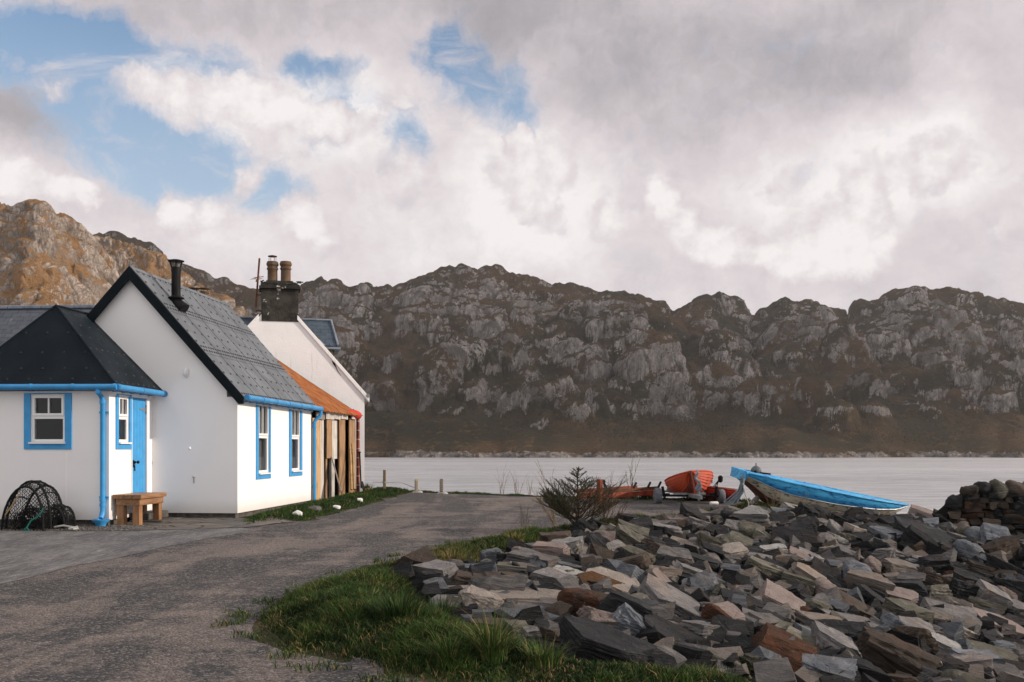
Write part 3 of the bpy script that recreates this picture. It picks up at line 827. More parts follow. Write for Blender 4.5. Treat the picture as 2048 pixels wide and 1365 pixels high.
    me.loops.add(F.size); me.loops.foreach_set('vertex_index', F.astype(np.int32).ravel())
    me.polygons.add(len(F)); me.polygons.foreach_set('loop_start', np.arange(0, F.size, 4, dtype=np.int32))
    me.polygons.foreach_set('use_smooth', np.ones(len(F), bool))
    me.materials.append(mat); me.update(calc_edges=True); me.validate()
    rock = rock + .02 - .50 * (1 - det) * (S > .04)
    o = bpy.data.objects.new(name, me); COL.objects.link(o)
    vcol(o, 'rock', rock.ravel()); vcol(o, 'crease', det.ravel())
    tag(o, kind='structure')
    return X, Yv, zz
SKYM = [(-300,520),(60,500),(150,480),(195,470),(230,470),(270,478),(300,490),(340,520),(380,538),(415,552),(430,557),(470,562),(510,575),(560,572),(600,568),(640,558),(665,560),(700,572),(720,570),(750,580),(775,576),
        (800,570),(850,550),(900,541),(935,535),(1000,537),(1060,550),(1100,568),(1150,572),(1200,585),(1240,582),(1290,590),(1320,605),(1345,622),(1365,612),(1385,600),(1420,588),(1455,590),(1490,597),(1502,637),
        (1530,612),(1570,597),(1610,597),(1650,612),(1680,626),(1697,634),(1712,602),(1740,603),(1770,592),(1800,580),(1850,573),(1900,575),(1960,587),(2010,600),(2048,606),(2200,640),(2400,600)]
KN = [(960,545,95,70),(850,560,60,50),(1080,575,55,45),(1250,592,80,50),(1420,596,65,70),(1470,605,30,50),(1585,606,70,60),(1640,620,40,30),(1770,600,75,45),(1860,580,90,60),(1960,600,60,60),
      (1230,645,70,45),(1300,690,75,70),(1170,700,55,40),(900,690,75,55),(1010,680,55,55),(980,590,45,60),(810,640,35,25),(870,645,40,25),(785,715,22,28),(1090,690,45,30),(880,740,50,40),
      (1560,780,45,38),(1630,770,45,34),(1590,710,45,30),(1700,700,55,42),(1730,755,45,45),(1680,660,50,30),(1920,650,55,40),(1985,720,60,50),(1880,700,45,35),(1780,670,40,40),(700,600,45,25),(640,590,45,25),
      (1460,690,60,45),(1450,740,50,40),(1200,800,30,30),(960,770,40,25),(1340,760,50,45),(740,650,30,15),(2040,660,40,50)]
_r = random.Random(44)
for _ in range(600):
    kx, ky = _r.uniform(560, 2120), _r.uniform(600, 815); kw = _r.uniform(24, 52) * (1.1 if ky < 720 else .8)
    top = np.interp(kx, [p[0] for p in SKYM], [p[1] for p in SKYM])
    if ky < top + 45 or len(KN) > 105: continue
    if any(abs(kx - k[0]) < .75 * (kw + k[2]) * .9 and abs(ky - k[1]) < .55 * (kw * .8 + k[3]) for k in KN): continue
    KN.append((kx, ky, kw, kw * _r.uniform(.6, .9)))
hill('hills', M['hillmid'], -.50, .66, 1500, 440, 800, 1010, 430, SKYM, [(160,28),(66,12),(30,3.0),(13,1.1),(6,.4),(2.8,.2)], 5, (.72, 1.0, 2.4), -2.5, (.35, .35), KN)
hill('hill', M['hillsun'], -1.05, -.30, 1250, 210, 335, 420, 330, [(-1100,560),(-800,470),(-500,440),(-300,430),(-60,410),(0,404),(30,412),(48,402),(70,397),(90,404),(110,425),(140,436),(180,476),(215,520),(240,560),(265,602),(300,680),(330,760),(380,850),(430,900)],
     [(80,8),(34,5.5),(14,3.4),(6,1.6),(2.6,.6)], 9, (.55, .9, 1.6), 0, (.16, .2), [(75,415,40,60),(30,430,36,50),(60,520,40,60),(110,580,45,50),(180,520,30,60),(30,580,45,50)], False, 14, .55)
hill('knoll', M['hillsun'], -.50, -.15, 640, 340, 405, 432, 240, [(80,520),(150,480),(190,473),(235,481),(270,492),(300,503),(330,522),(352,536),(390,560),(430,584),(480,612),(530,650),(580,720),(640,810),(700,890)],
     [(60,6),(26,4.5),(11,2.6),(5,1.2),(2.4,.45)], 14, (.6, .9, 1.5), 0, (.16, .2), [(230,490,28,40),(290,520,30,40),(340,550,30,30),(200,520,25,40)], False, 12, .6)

# unseen cloud bank added out of frame to keep the sun off the far shore
def shade_cloud_bank():
    random.seed(21)
    bm = bmesh.new()
    for i in range(60):
        x = random.uniform(1330, 1750); y = random.uniform(430, 1180); z = random.uniform(330, 850); r = random.uniform(110, 170)
        y = max(y, 322 + r * .95)
        bmesh.ops.create_icosphere(bm, subdivisions=3, radius=r, matrix=Matrix.Translation((x, y, z)) @ Matrix.Diagonal((1, 1, .8, 1)))
    V = np.array([v.co[:] for v in bm.verts]); n_ = fbm(V[:,0]/60 + V[:,2]/70, V[:,1]/60 - V[:,2]/80, 4, 3) * 16
    for v, d in zip(bm.verts, n_): v.co += v.normal * float(d)
    me = bpy.data.meshes.new('shade_cloud'); bm.to_mesh(me); bm.free(); me.materials.append(M['shade_cloud'])
    me.polygons.foreach_set('use_smooth', np.ones(len(me.polygons), bool))
    o = bpy.data.objects.new('shade_cloud', me); COL.objects.link(o); tag(o, kind='structure')
    rm = o.modifiers.new('skin', 'REMESH'); rm.mode = 'VOXEL'; rm.voxel_size = 22; rm.use_smooth_shade = True
    m = M['shade_cloud']; t = NT(m); tr = t.node('ShaderNodeBsdfTransparent'); mx = t.node('ShaderNodeMixShader'); mx.inputs[0].default_value = .52
    t.set(mx.inputs[1], t.n['Principled BSDF'].outputs[0]); t.set(mx.inputs[2], tr.outputs[0]); t.set(t.n['Material Output'].inputs['Surface'], mx.outputs[0])
shade_cloud_bank()
# ------------------------------------------------------------------ buildings
class Fr:
    """a building's own axes: x to the right along its gable, y into depth, z up"""
    def __init__(s, loc, rz):
        s.loc = Vector(loc); s.rz = rz
        s.m = Matrix.Translation(s.loc) @ Matrix.Rotation(rz, 4, 'Z'); s.inv = s.m.inverted()
    def px(s, px, py, ax, val):
        o = s.inv @ Vector((0, 0, CAMZ)); d = s.inv.to_3x3() @ Vector(((px - CX) / FPX, 1, (HY - py) / FPX))
        k = (val - o[ax]) / d[ax]; return o + d * k
    def pl(s, px, py, p0, n):
        o = s.inv @ Vector((0, 0, CAMZ)); d = s.inv.to_3x3() @ Vector(((px - CX) / FPX, 1, (HY - py) / FPX))
        n = Vector(n); k = (Vector(p0) - o).dot(n) / d.dot(n); return o + d * k
    def w(s, x, y, z): return s.m @ Vector((x, y, z))

def window(parent, P, sur, fr, split, muntin=True, curtain=True):
    """P(u,v,d), d outwards. sur/fr = (u0,u1,v0,v1) of the painted surround and of the white frame"""
    u0,u1,v0,v1 = fr; a0,a1,b0,b1 = sur
    f = MB(); fw = .055; dz = -.07
    def bx(mb, p0,p1,q0,q1,d0,d1):
        c = [P(u,v,d) for d in (d0,d1) for v in (q0,q1) for u in (p0,p1)]
        mb.raw(c, [(0,1,3,2),(4,6,7,5),(0,4,5,1),(1,5,7,3),(3,7,6,2),(2,6,4,0)])
    vm = v0 + (v1 - v0) * split
    for q0,q1 in ((v0,v0+fw),(v1-fw,v1),(vm-fw*.7,vm+fw*.7)): bx(f,u0+fw,u1-fw,q0,q1,dz,-.018)
    for p0,p1 in ((u0,u0+fw),(u1-fw,u1)): bx(f,p0,p1,v0,v1,dz,-.016)
    g = fw + .006; sw = .045         # opening top sash stands proud
    lo, hi = vm + fw*.35, v1 - fw*.5
    for q0,q1 in ((lo,lo+sw),(hi-sw,hi)): bx(f,u0+fw*.5+sw,u1-fw*.5-sw,q0,q1,-.06,.004)
    for p0,p1 in ((u0+fw*.5,u0+fw*.5+sw),(u1-fw*.5-sw,u1-fw*.5)): bx(f,p0,p1,lo,hi,-.06,.006)
    if muntin: bx(f,(u0+u1)/2-.012,(u0+u1)/2+.012,lo+sw,hi-sw,-.05,-.006)
    w = f.build('window', M['upvc'], parent, bevel=.004)
    s_ = MB()
    bx(s_,a0,u0,b0,b1,-.004,.022); bx(s_,u1,a1,b0,b1,-.004,.022)
    if b1 - v1 > .012: bx(s_,u0,u1,v1,b1,-.004,.0205)
    bx(s_,u0,u1,b0,v0-.03,-.004,.0205)
    s_.build('surround', M['blue'], w, bevel=.003)
    s_ = MB(); bx(s_,u0-.02,u1+.02,v0-.03,v0,-.06,.065); s_.build('sill', M['upvc'], w, bevel=.004)
    for q0,q1 in ((v0+fw,vm-fw*.7),(lo+sw,hi-sw)):
        p = MB(); p.face([P(u0+fw*.8,q0-.006,-.045),P(u1-fw*.8,q0-.006,-.045),P(u1-fw*.8,q1+.006,-.045),P(u0+fw*.8,q1+.006,-.045)])
        p.build('pane', M['glass'], w, recalc=False)
    if curtain:
        c = MB(); us = np.linspace(u1-.30*(u1-u0), u1+.02, 22)
        c.grid(lambda u, v: P(u, v, -.16 + .018*math.sin(u*130)), us, [v0-.05, v1+.05])
        c.build('curtain', M['curtain'], w, smooth=False, recalc=False)
    return w

# ---- blue trimmed cottage
CF = Fr((-5.49, 20.0, .30), R(-5.22))
cot = empty('white_cottage', CF.loc, CF.rz, 'low white cottage with riveted grey roof, hipped porch wing and bright blue window trim', 'cottage')
W, L, RX = 4.38, 5.05, -2.19
ZA, MS = 4.94, 1.115
rz_ = lambda x: ZA - MS * abs(x - RX)
XP, YP, PL = -1.77, -1.77, -4.5         # porch wing: right wall x, front wall y, left wall x
# window rectangles on the walls
def rectx(x0,y0,x1,y1,ax,val,u):
    a = CF.px(x0,y0,ax,val); b = CF.px(x1,y1,ax,val); c = CF.px(x0,y1,ax,val)
    return (a[u], b[u], c.z, a.z)
s1 = rectx(511.4,799.5,540.4,957,0,0,1); s1 = (s1[0],s1[1],CF.px(511.4,959.5,0,0).z,s1[3])
s2 = rectx(577.6,809.5,603.4,953,0,0,1); s2 = (s2[0],s2[1],s1[2],s1[3])
f1 = (CF.px(516,860,0,0).y, CF.px(537.3,860,0,0).y, CF.px(516,947,0,0).z, s1[3]-.05)
f2 = (CF.px(582,860,0,0).y, CF.px(599.5,860,0,0).y, f1[2], f1[3])
s3 = rectx(48.8,786.8,144,899,1,YP,0); f3 = (CF.px(62,850,1,YP).x, CF.px(130.5,850,1,YP).x, CF.px(62,885,1,YP).z, s3[3]-.02)
s4 = rectx(230.8,786,262.0,899.5,0,XP,1); f4 = (CF.px(236,850,0,XP).y, CF.px(257.4,850,0,XP).y, f3[2], f3[3])
s4 = (s4[0], s4[1], s3[2], s3[3])
d4 = (CF.px(263.2,850,0,XP).y, CF.px(292.3,850,0,XP).y, .10, s3[3]-.03)
TH = .22
mb = MB()
gz = lambda x: rz_(x) - .07
mb.prism([(-W,0),(0-TH,0),(0-TH,gz(-TH)),(RX,gz(RX)),(-W,gz(-W))], lambda a,b,d: (a,d,b), 0, TH)
mb.prism([(-W,0),(0-TH,0),(0-TH,gz(-TH)),(RX,gz(RX)),(-W,gz(-W))], lambda a,b,d: (a,d,b), L-TH, L)
wall_panel(mb, lambda u,v,d: (-d,u,v), 0, L, 0, 2.33, [f1, f2], TH)
mb.box(-W,-W+TH,TH,L-TH,0,2.33)
mb.build('wall', M['wall'], cot)
mb = MB()
PT = .18
wall_panel(mb, lambda u,v,d: (u,YP+d,v), PL, XP, -.02, 2.36, [f3], PT)
wall_panel(mb, lambda u,v,d: (XP-d,u,v), YP+PT, -.002, -.02, 2.36, [f4, d4], PT)
mb.box(PL,PL+PT,YP+PT,-.002,-.02,2.36)
for x_ in (CF.px(60,950,1,YP).x, CF.px(131.5,950,1,YP).x):
    mb.box(x_-.008,x_+.008,YP-.004,YP,0,s3[2]-.05)
mb.build('porch_wall', M['wall'], cot)
mb = MB(); mb.box(-W+.06,-.07,.05,L-.06,-.5,-.004); mb.box(PL+.06,XP-.05,YP+.05,.04,-.5,-.024)
mb.build('foundation', M['stone'], cot)
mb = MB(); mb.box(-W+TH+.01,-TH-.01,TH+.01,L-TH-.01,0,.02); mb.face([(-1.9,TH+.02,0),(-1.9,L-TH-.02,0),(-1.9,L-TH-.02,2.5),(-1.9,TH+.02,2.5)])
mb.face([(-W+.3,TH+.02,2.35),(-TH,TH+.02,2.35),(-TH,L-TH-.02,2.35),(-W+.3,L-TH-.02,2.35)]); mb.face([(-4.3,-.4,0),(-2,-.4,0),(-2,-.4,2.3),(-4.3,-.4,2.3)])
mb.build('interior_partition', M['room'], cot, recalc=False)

def rivet(mb, p, n, r=.029):
    n = Vector(n).normalized(); a = n.orthogonal().normalized(); b = n.cross(a); p = Vector(p)
    vs = [p + (a*math.cos(k*math.pi/3) + b*math.sin(k*math.pi/3))*r for k in range(6)] + [p + n*.012 + (a*math.cos(k*math.pi/3) + b*math.sin(k*math.pi/3))*r*.6 for k in range(6)]
    mb.raw(vs, [(0,1,7,6),(1,2,8,7),(2,3,9,8),(3,4,10,9),(4,5,11,10),(5,0,6,11),(6,7,8,9,10,11)])

def main_roof():
    mb = MB(); y0, y1 = -.10, L + .10
    c = 1 / math.hypot(1, MS); sl_len = (.17 - RX) / c
    for side in (1, -1):
        nrm = Vector((MS * c * side, 0, c)); dn = Vector((c * side, 0, -MS * c)); top = Vector((RX, 0, ZA))
        length = sl_len if side == 1 else (W + RX + .17) / c
        cuts = [0, 1.12, 2.27, length]
        for k in range(3):
            lift = .008 * (2 - k)
            a = top + dn * cuts[k] + nrm * lift; b = top + dn * (cuts[k+1] + (.07 if k < 2 else 0)) + nrm * lift
            ys = list(np.arange(y0, y1 - .4, .87)) + [y1]
            for q0, q1 in zip(ys, ys[1:]):
                pan = []
                for d_ in (0, -.035):
                    for p_ in (a, b):
                        for yy in (q0, q1): pan.append((p_ + nrm * d_).to_tuple()[0:1] + (yy,) + ((p_ + nrm * d_).z,))
                mb.raw(pan, [(0,1,3,2),(4,6,7,5),(2,3,7,6),(0,4,5,1),(0,2,6,4),(1,5,7,3)])
                # low rolled rib on the joint between two sheets
                mb.tube([Vector((a.x, q0+.005, a.z)) + nrm*.002, Vector((b.x, q0+.005, b.z)) + nrm*.002], .009, 6)
        mb.cur = 1
        rows = []
        for k, s_ in enumerate([.10, .99, 1.10, 2.14, 2.25, length - .12]): rows.append((s_, .125))
        for s_ in (.40, .70, 1.42, 1.72, 2.0, 2.55, 2.85, 3.1): rows.append((s_, .36))
        for s_, sp in rows:
            if side == -1: continue
            lift = .008 * (2 - (0 if s_ < 1.12 else 1 if s_ < 2.27 else 2))
            for yy in np.arange(y0 + .1, y1 - .03, sp):
                p_ = top + dn * s_ + nrm * (lift + .001); rivet(mb, (p_.x, yy + random.uniform(-.012, .012), p_.z), nrm)
        mb.cur = 0
    # ridge capping
    for side in (1, -1):
        nrm = Vector((MS * c * side, 0, c)); dn = Vector((c * side, 0, -MS * c)); top = Vector((RX, 0, ZA + .034))
        a = top; b = top + dn * .2
        mb.raw([(a.x,y0-.02,a.z),(b.x,y0-.02,b.z),(b.x,y1,b.z),(a.x,y1,a.z),(a.x,y0-.02,a.z-.03),(b.x,y0-.02,b.z-.012),(b.x,y1,b.z-.012),(a.x,y1,a.z-.03)],
               [(0,1,2,3),(4,7,6,5),(0,4,5,1),(1,5,6,2),(2,6,7,3)])
        mb.cur = 1
        for yy in np.arange(y0+.12, y1-.05, .26):
            p_ = top + dn * .15; rivet(mb, (p_.x, yy, p_.z), nrm)
        mb.cur = 0
    return mb.build('roof', [M['roofg'], M['rivet']], cot)
roof = main_roof()
# black bargeboards on the gable
for side in (1, -1):
    mb = MB()
    xe = .17 if side == 1 else -W - .17
    h = .25
    mb.prism([(RX, ZA+.02), (xe, rz_(xe)+.02), (xe, rz_(xe)-.13), (xe-side*.10, rz_(xe)-.13), (RX, ZA-h)], lambda a,b,d: (a,d,b), -.145, -.102)
    mb.build('bargeboard', M['barge'], cot, bevel=.004)
# eaves: fascia, gutter, rafter feet
mb = MB(); mb.box(.004,.03,-.09,L+.06,2.21,2.33); mb.build('fascia', M['upvc'], cot)
gx_ = .225; gzz = 2.30
mb = MB()
def gutter_seg(mb, a, b, r=.056):
    a = Vector(a); b = Vector(b); mb.tube([a, b], r, 12)
    d = (b - a).normalized(); n_ = max(1, int((b - a).length / .8))
    for k in range(n_ + 1):
        p = a + d * (.05 + ((b - a).length - .1) * k / n_); mb.tube([p - d*.022, p + d*.022], r + .008, 12)
gutter_seg(mb, (gx_, -.10, gzz+.012), (gx_, L+.16, gzz-.012))
for yy in np.arange(.15, L, .42): mb.bar((.03, yy, gzz-.06), (gx_-.01, yy, gzz-.05), .03, .022)
mb.build('gutter', M['blued'], cot, smooth=True)
dy = L + .10
mb = MB()
mb.tube([(gx_, dy, gzz-.02),(gx_, dy, gzz-.13),(gx_-.03, dy, gzz-.19),(.09, dy-.02, gzz-.29),(.065, dy-.02, gzz-.35),(.065, dy-.02, -.05)], .043, 10)
for zz_ in (1.85, .35, gzz-.36): mb.tube([(.065, dy-.02, zz_-.02),(.065, dy-.02, zz_+.02)], .052, 10)
for zz_ in (1.85, .35): mb.bar((.0, dy-.08, zz_), (.0, dy+.04, zz_), .03, .03)
mb.build('downpipe', M['blue'], cot, smooth=True)

window(cot, lambda u,v,d: (d,u,v), s1, f1, .52)
window(cot, lambda u,v,d: (d,u,v), s2, f2, .52)
window(cot, lambda u,v,d: (u,YP-d,v), s3, f3, .53, curtain=False)
window(cot, lambda u,v,d: (XP+d,u,v), s4, f4, .53, curtain=False)

# door: blue boards, hinges, lever handle
mb = MB(); n_ = 5; dw = (d4[1]-d4[0]-.02)/n_
for k in range(n_): mb.box(XP-.05, XP-.012, d4[0]+.01+k*dw+.0015, d4[0]+.01+(k+1)*dw-.0015, d4[2], d4[3]-.01)
mb.box(XP-.07, XP-.051, d4[0]+.01, d4[1]-.01, d4[2], d4[3]-.01)
door = mb.build('door', M['blue'], cot, bevel=.003)
mb = MB(); hy = d4[0]+.09
mb.lathe([(.028,0),(.03,.012),(.012,.018),(.012,.05),(.03,.058),(.034,.075),(.02,.092)], (XP-.012, hy+.06, 1.03), 12, 'x')
mb.box(XP-.012, XP-.004, hy-.02, hy+.02, .93, 1.07); mb.bar((XP+.02,hy,.97),(XP+.02,hy,.86),.012,.02)
mb.build('handle', M['black'], door, smooth=True)
for zz_ in (d4[3]-.22, .3):
    mb = MB(); mb.prism([(d4[1]-.005,-.035),(d4[1]-.005,.035),(d4[1]-.27,.008),(d4[1]-.27,-.008)], lambda a,b,d: (XP+d,a,zz_+b), -.012, -.004)
    mb.tube([(XP-.002,d4[1],zz_-.09),(XP-.002,d4[1],zz_+.09)],.012,8)
    mb.build('hinge', M['galv'] if zz_ > 1 else M['black'], door)
mb = MB(); mb.box(XP+.002,XP+.02,d4[0]-.035,d4[0]-.004,.05,d4[3]+.03); mb.box(XP+.002,XP+.02,d4[1]+.006,d4[1]+.11,.0,2.30); mb.box(XP+.002,XP+.017,YP+.02,-.002,2.285,2.36)
mb.build('door_frame', M['upvc'], cot, bevel=.003)

# porch wing roof: steep front hip, ridge running back into the main roof
EX0, EX1, EY, EZ = PL-.23, XP+.23, YP-.20, 2.46
PRX, PRZ, PRY = (EX0+EX1)/2, 4.02, -1.17
def porch_roof():
    mb = MB()
    A = Vector((PRX, PRY, PRZ)); Bk = Vector((PRX, 2.6, PRZ))
    c0 = Vector((EX0, EY, EZ)); c1 = Vector((EX1, EY, EZ)); b0 = Vector((EX0, 2.6, EZ)); b1 = Vector((EX1, 2.6, EZ))
    # only the part of the right slope in front of the main house is built below the valley
    vy = .0
    msl = (PRZ-EZ)/(EX1-PRX)
    vx = ((PRZ + msl*PRX) - (ZA + MS*RX)) / (msl - (-MS)*-1) if False else None
    # valley with the main left slope
    # main: z = ZA - MS*(RX-x) ; porch: z = PRZ - msl*(x-PRX)
    xv = (PRZ + msl*PRX - ZA + MS*RX) / (MS + msl); zv = ZA - MS*(RX-xv)
    e1 = Vector((EX1, -.006, EZ)); v1 = Vector((xv, -.006, zv)); v2 = Vector((xv, 2.6, zv))
    t_ = Vector((0,0,-.04))
    for quad in ([c0, c1, A], [A, c1, e1, v1], [A, v1, v2, Bk], [c0, A, Bk, b0]):
        k = len(quad); vs = quad + [q + t_ for q in quad]
        fs = [tuple(range(k)), tuple(range(k, 2*k))[::-1]] + [(i, (i+1)%k, k+(i+1)%k, k+i) for i in range(k)]
        mb.raw(vs, fs)
    mb.tube([c1+Vector((0,0,.005)), A+Vector((0,0,.012))], .022, 6); mb.tube([c0+Vector((0,0,.005)), A+Vector((0,0,.012))], .022, 6)
    mb.tube([A+Vector((0,0,.012)), Vector((PRX,1.2,PRZ+.012))], .022, 6)
    mb.cur = 1
    n = (c1 - A).cross(e1 - A).normalized()
    if n.z < 0: n = -n
    for k, fr_ in enumerate((.07,.22,.38,.54,.70,.84,.96)):
        ye = EY + (PRY-EY) * (1-fr_)
        x_ = PRX + (EX1-PRX)*fr_; z_ = PRZ + (EZ-PRZ)*fr_
        sp = .22 if k in (0,3,6) else .33
        for yy in np.arange(ye+.1, -.04, sp): rivet(mb, Vector((x_, yy, z_)) + n*.001, n)
    n = (c1 - c0).cross(A - c0).normalized()
    if n.y > 0: n = -n
    for fr_ in (.35,.6,.8,.93):
        z_ = PRZ+(EZ-PRZ)*fr_; y_ = PRY+(EY-PRY)*fr_
        for x_ in np.arange(PRX-(PRX-EX0)*fr_+.12, PRX+(EX1-PRX)*fr_-.08, .42): rivet(mb, Vector((x_, y_, z_)) + n*.001, n)
    return mb.build('porch_roof', [M['roofd'], M['rivet']], cot)
porch_roof()
mb = MB()
gz2 = 2.425
gutter_seg(mb, (EX0-.05, EY-.03, gz2), (EX1+.04, EY-.03, gz2-.012)); gutter_seg(mb, (EX1+.035, EY-.03, gz2-.012), (EX1+.035, .02, gz2-.03))
for yy in np.arange(YP+.1, -.1, .36): mb.bar((XP+.02, yy, gz2-.07), (EX1+.02, yy, gz2-.055), .03, .022)
mb.build('porch_gutter', M['blued'], cot, smooth=True)
mb = MB(); mb.box(EX0+.05,EX1-.03,EY+.02,YP-.002,2.375,2.41); mb.box(XP+.018,EX1-.03,YP+.003,-.003,2.375,2.41); mb.build('soffit', M['upvc'], cot)
pxx = CF.px(205.5, 900, 1, YP-.06).x
mb = MB()
mb.tube([(pxx, EY-.03, gz2-.04),(pxx, EY-.02, gz2-.12),(pxx, YP-.12, gz2-.17),(pxx, YP-.065, gz2-.25),(pxx, YP-.065, .12)], .044, 12)
for zz_ in (gz2-.1, gz2-.28, .26, .35): mb.tube([(pxx, YP-.065 if zz_ < 2.2 else EY-.02, zz_-.03),(pxx, YP-.065 if zz_ < 2.2 else EY-.02, zz_+.03)], .054, 12)
for zz_ in (1.96, .40): mb.bar((pxx-.08, YP-.03, zz_), (pxx+.10, YP-.03, zz_), .03, .03)
mb.tube([(pxx, YP-.065, .13), (pxx, YP-.09, .06), (pxx, YP-.13, .02)], [.05,.046,.04], 12)
mb.lathe([(.07,-.16),(.085,-.10),(.10,-.05),(.16,.0),(.165,.02),(.14,.02),(.09,-.03)], (pxx, YP-.13, -.02), 14)
mb.build('downpipe', M['blue'], cot, smooth=True)

# stove flue through the roof
c_ = 1 / math.hypot(1, MS)
fb = CF.pl(352, 612, (RX, 0, ZA), (MS*c_, 0, c_))
ft = CF.px(352, 535, 1, fb.y).z; fc = CF.px(352, 520, 1, fb.y).z; fm = CF.px(352, 596, 1, fb.y).z
mb = MB(); mb.lathe([(.098, fb.z-.12),(.098, fm),(.093, fm),(.093, ft-.10),(.10, ft-.10),(.10, ft)], (fb.x, fb.y, 0), 20)
mb.tube([(fb.x, fb.y, fb.z+.05),(fb.x+.16, fb.y, fb.z-.10)], [.13,.16], 16)
fl = mb.build('flue', M['black'], cot, smooth=True)
mb = MB(); mb.lathe([(.165, fm-.02),(.17, fm),(.10, fm+.035)], (fb.x, fb.y, 0), 20); mb.build('storm_collar', M['black'], fl, smooth=True)
mb = MB(); mb.lathe([(.165, fc-.035),(.165, fc-.02),(.09, fc),(.01, fc+.005)], (fb.x, fb.y, 0), 20)
for k in range(4):
    a = k*math.pi/2+.4; mb.bar((fb.x+.085*math.cos(a), fb.y+.085*math.sin(a), ft-.02), (fb.x+.12*math.cos(a), fb.y+.12*math.sin(a), fc-.02), .02, .03)
mb.build('cowl', M['black'], fl, smooth=False)
# small fittings on the gable
p = CF.px(373, 745, 1, 0)
rings = ((1.15,0),(1.15,.03),(.95,.045),(.6,.085),(.01,.095))
mb = MB(); mb.raw([(p.x+.05*k*math.cos(a), -d, p.z+.09*k*math.sin(a)) for k, d in rings for a in np.linspace(0, 2*math.pi, 16, endpoint=False)],
       [(i*16+j, i*16+(j+1)%16, (i+1)*16+(j+1)%16, (i+1)*16+j) for i in range(4) for j in range(16)])
mb.build('wall_lamp', M['upvc'], cot, smooth=True)
p = CF.px(379.5, 897, 1, 0); mb = MB(); mb.lathe([(.028,0),(.03,-.012),(.015,-.03)], (p.x, 0, p.z), 14, 'y'); mb.build('vent_cap', M['upvc'], cot, smooth=True)
p = CF.px(388, 954, 1, 0); mb = MB(); mb.lathe([(.022,0),(.02,-.03),(.012,-.045)], (p.x, 0, p.z), 10, 'y'); mb.bar((p.x, -.02, p.z), (p.x+.004, -.02, p.z-.13), .014, .014)
mb.build('outside_tap', M['galv'], cot)
# the steps by the door
st = empty('doorstep', CF.w(XP+.34, -.62, -.18), CF.rz, 'low stone step against the cottage wall behind the wooden bench', 'step')
mb = MB(); mb.box(-.32,.34,-.42,.56,-.2,.10); mb.build('lower_slab', M['stone'], st, bevel=.02)
mb = MB(); mb.box(-.32,.06,-.38,.5,.103,.24); mb.build('upper_slab', M['stone'], st, bevel=.02)

# ---- rusty roofed timber shed
SF = Fr(CF.w(0, 5.2, 0), CF.rz)
sh = empty('timber_shed', SF.loc, SF.rz, 'tumbledown timber shed with rusted corrugated roof between the two white houses', 'shed')
SX = -2.19
def yend(x): return 4.30 + .354 * x
ez = SF.px(640, 822, 0, .12).z; zr_s = SF.px(572, 716, 1, yend(SX)).z
def corr_roof(side):
    n = 110; pitch = .085
    vs = []; fs = []
    x_e = .20 if side == 1 else 2*SX - .1
    for k in range(n * 2 + 1):
        f = k / (n * 2)
        for j in range(7):
            q = j / 6; x = SX + (x_e - SX) * q
            y = -.04 + (yend(min(x, .15)) + .04) * f
            z = zr_s + (ez - zr_s) * q + .016 * math.cos(2 * math.pi * y / pitch) - .02 * math.sin(q * 3.1)
            if j == 6: x += .03 * math.sin(y * 9) + .02 * math.sin(y * 23); z -= .015 * abs(math.sin(y*5))
            vs.append((x, y, z))
    for k in range(n * 2):
        for j in range(6): fs.append((k*7+j, (k+1)*7+j, (k+1)*7+j+1, k*7+j+1))
    return vs, fs
mb = MB()
for sd_ in (1, -1): mb.raw(*corr_roof(sd_))
o = mb.build('roof', M['rust'], sh, smooth=True, recalc=False)
sm = o.modifiers.new('thickness', 'SOLIDIFY'); sm.thickness = .012
o.modifiers.move(o.modifiers.find('thickness'), 0)
def sy(px): return SF.px(px, 900, 0, 0).y
def sz(px, py): return SF.px(px, py, 0, 0).z
def plank(px0, px1, py0, py1, mat, d=0.0, th=.035, lean=0.0, name='plank'):
    y0, y1 = sy(px0), sy(px1); zt = sz(px0, py0); zb = sz((px0+px1)/2, py1) if py1 else -.05
    mb = MB(); k = 7; vs = []
    for i in range(k):
        f = i / (k-1); z = zb + (zt - zb) * f
        w0 = .012 * perlin(np.array([z*2.3]), np.array([px0*.7]), 3)[0]; w1 = .012 * perlin(np.array([z*2.1]), np.array([px1*.7+4]), 4)[0]
        for x_, y_ in ((d-th, y0+w0), (d, y0+w0), (d, y1+w1), (d-th, y1+w1)): vs.append((x_ + lean*f, y_, z))
    fs = [(0,1,2,3)[::-1], tuple((k-1)*4+i for i in range(4))]
    for i in range(k-1):
        for j in range(4): q = (j+1)%4; fs.append((i*4+j, i*4+q, (i+1)*4+q, (i+1)*4+j))
    mb.raw(vs, fs); return mb.build(name, M[mat], sh)
plank(624,641.0,836,None,'plankl'); plank(642,649,838,None,'plankw',-.02); plank(651.6,662,836,917,'plank',.03); plank(653,656,915,None,'plank',-.02)
plank(664.4,675.2,841,918,'plankw',-.015,name='hatch'); plank(667,672,918,None,'plankw',-.04); plank(678,689.6,836,None,'plank',.01); plank(697.5,709,836,None,'plank',.02)
for a, b, c in ((630,646.5,0),(648,664,.02),(665.6,678,.01),(678.8,691.6,.015),(697.5,709.5,.05)): plank(a,b,824,839,'plankg' if a in (630,) else 'plankw',.045+c,.03,name='fascia_board')
for q_ in ((-.10,-.04,-.03,.05),(-.10,-.04,4.1,4.2),(-.12,-.05,1.9,1.98)):
    mb = MB(); mb.box(*q_,-.1,ez); mb.build('post', M['plankg'], sh)
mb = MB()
mb.box(-4.4,-4.3,0,2.6,-.2,2.3); mb.prism([(-4.3,0),(-.12,0),(-.12,ez-.04),(SX,zr_s-.1),(-4.3,ez-.1)], lambda a,b,d: (a,d,b), .02, .06)
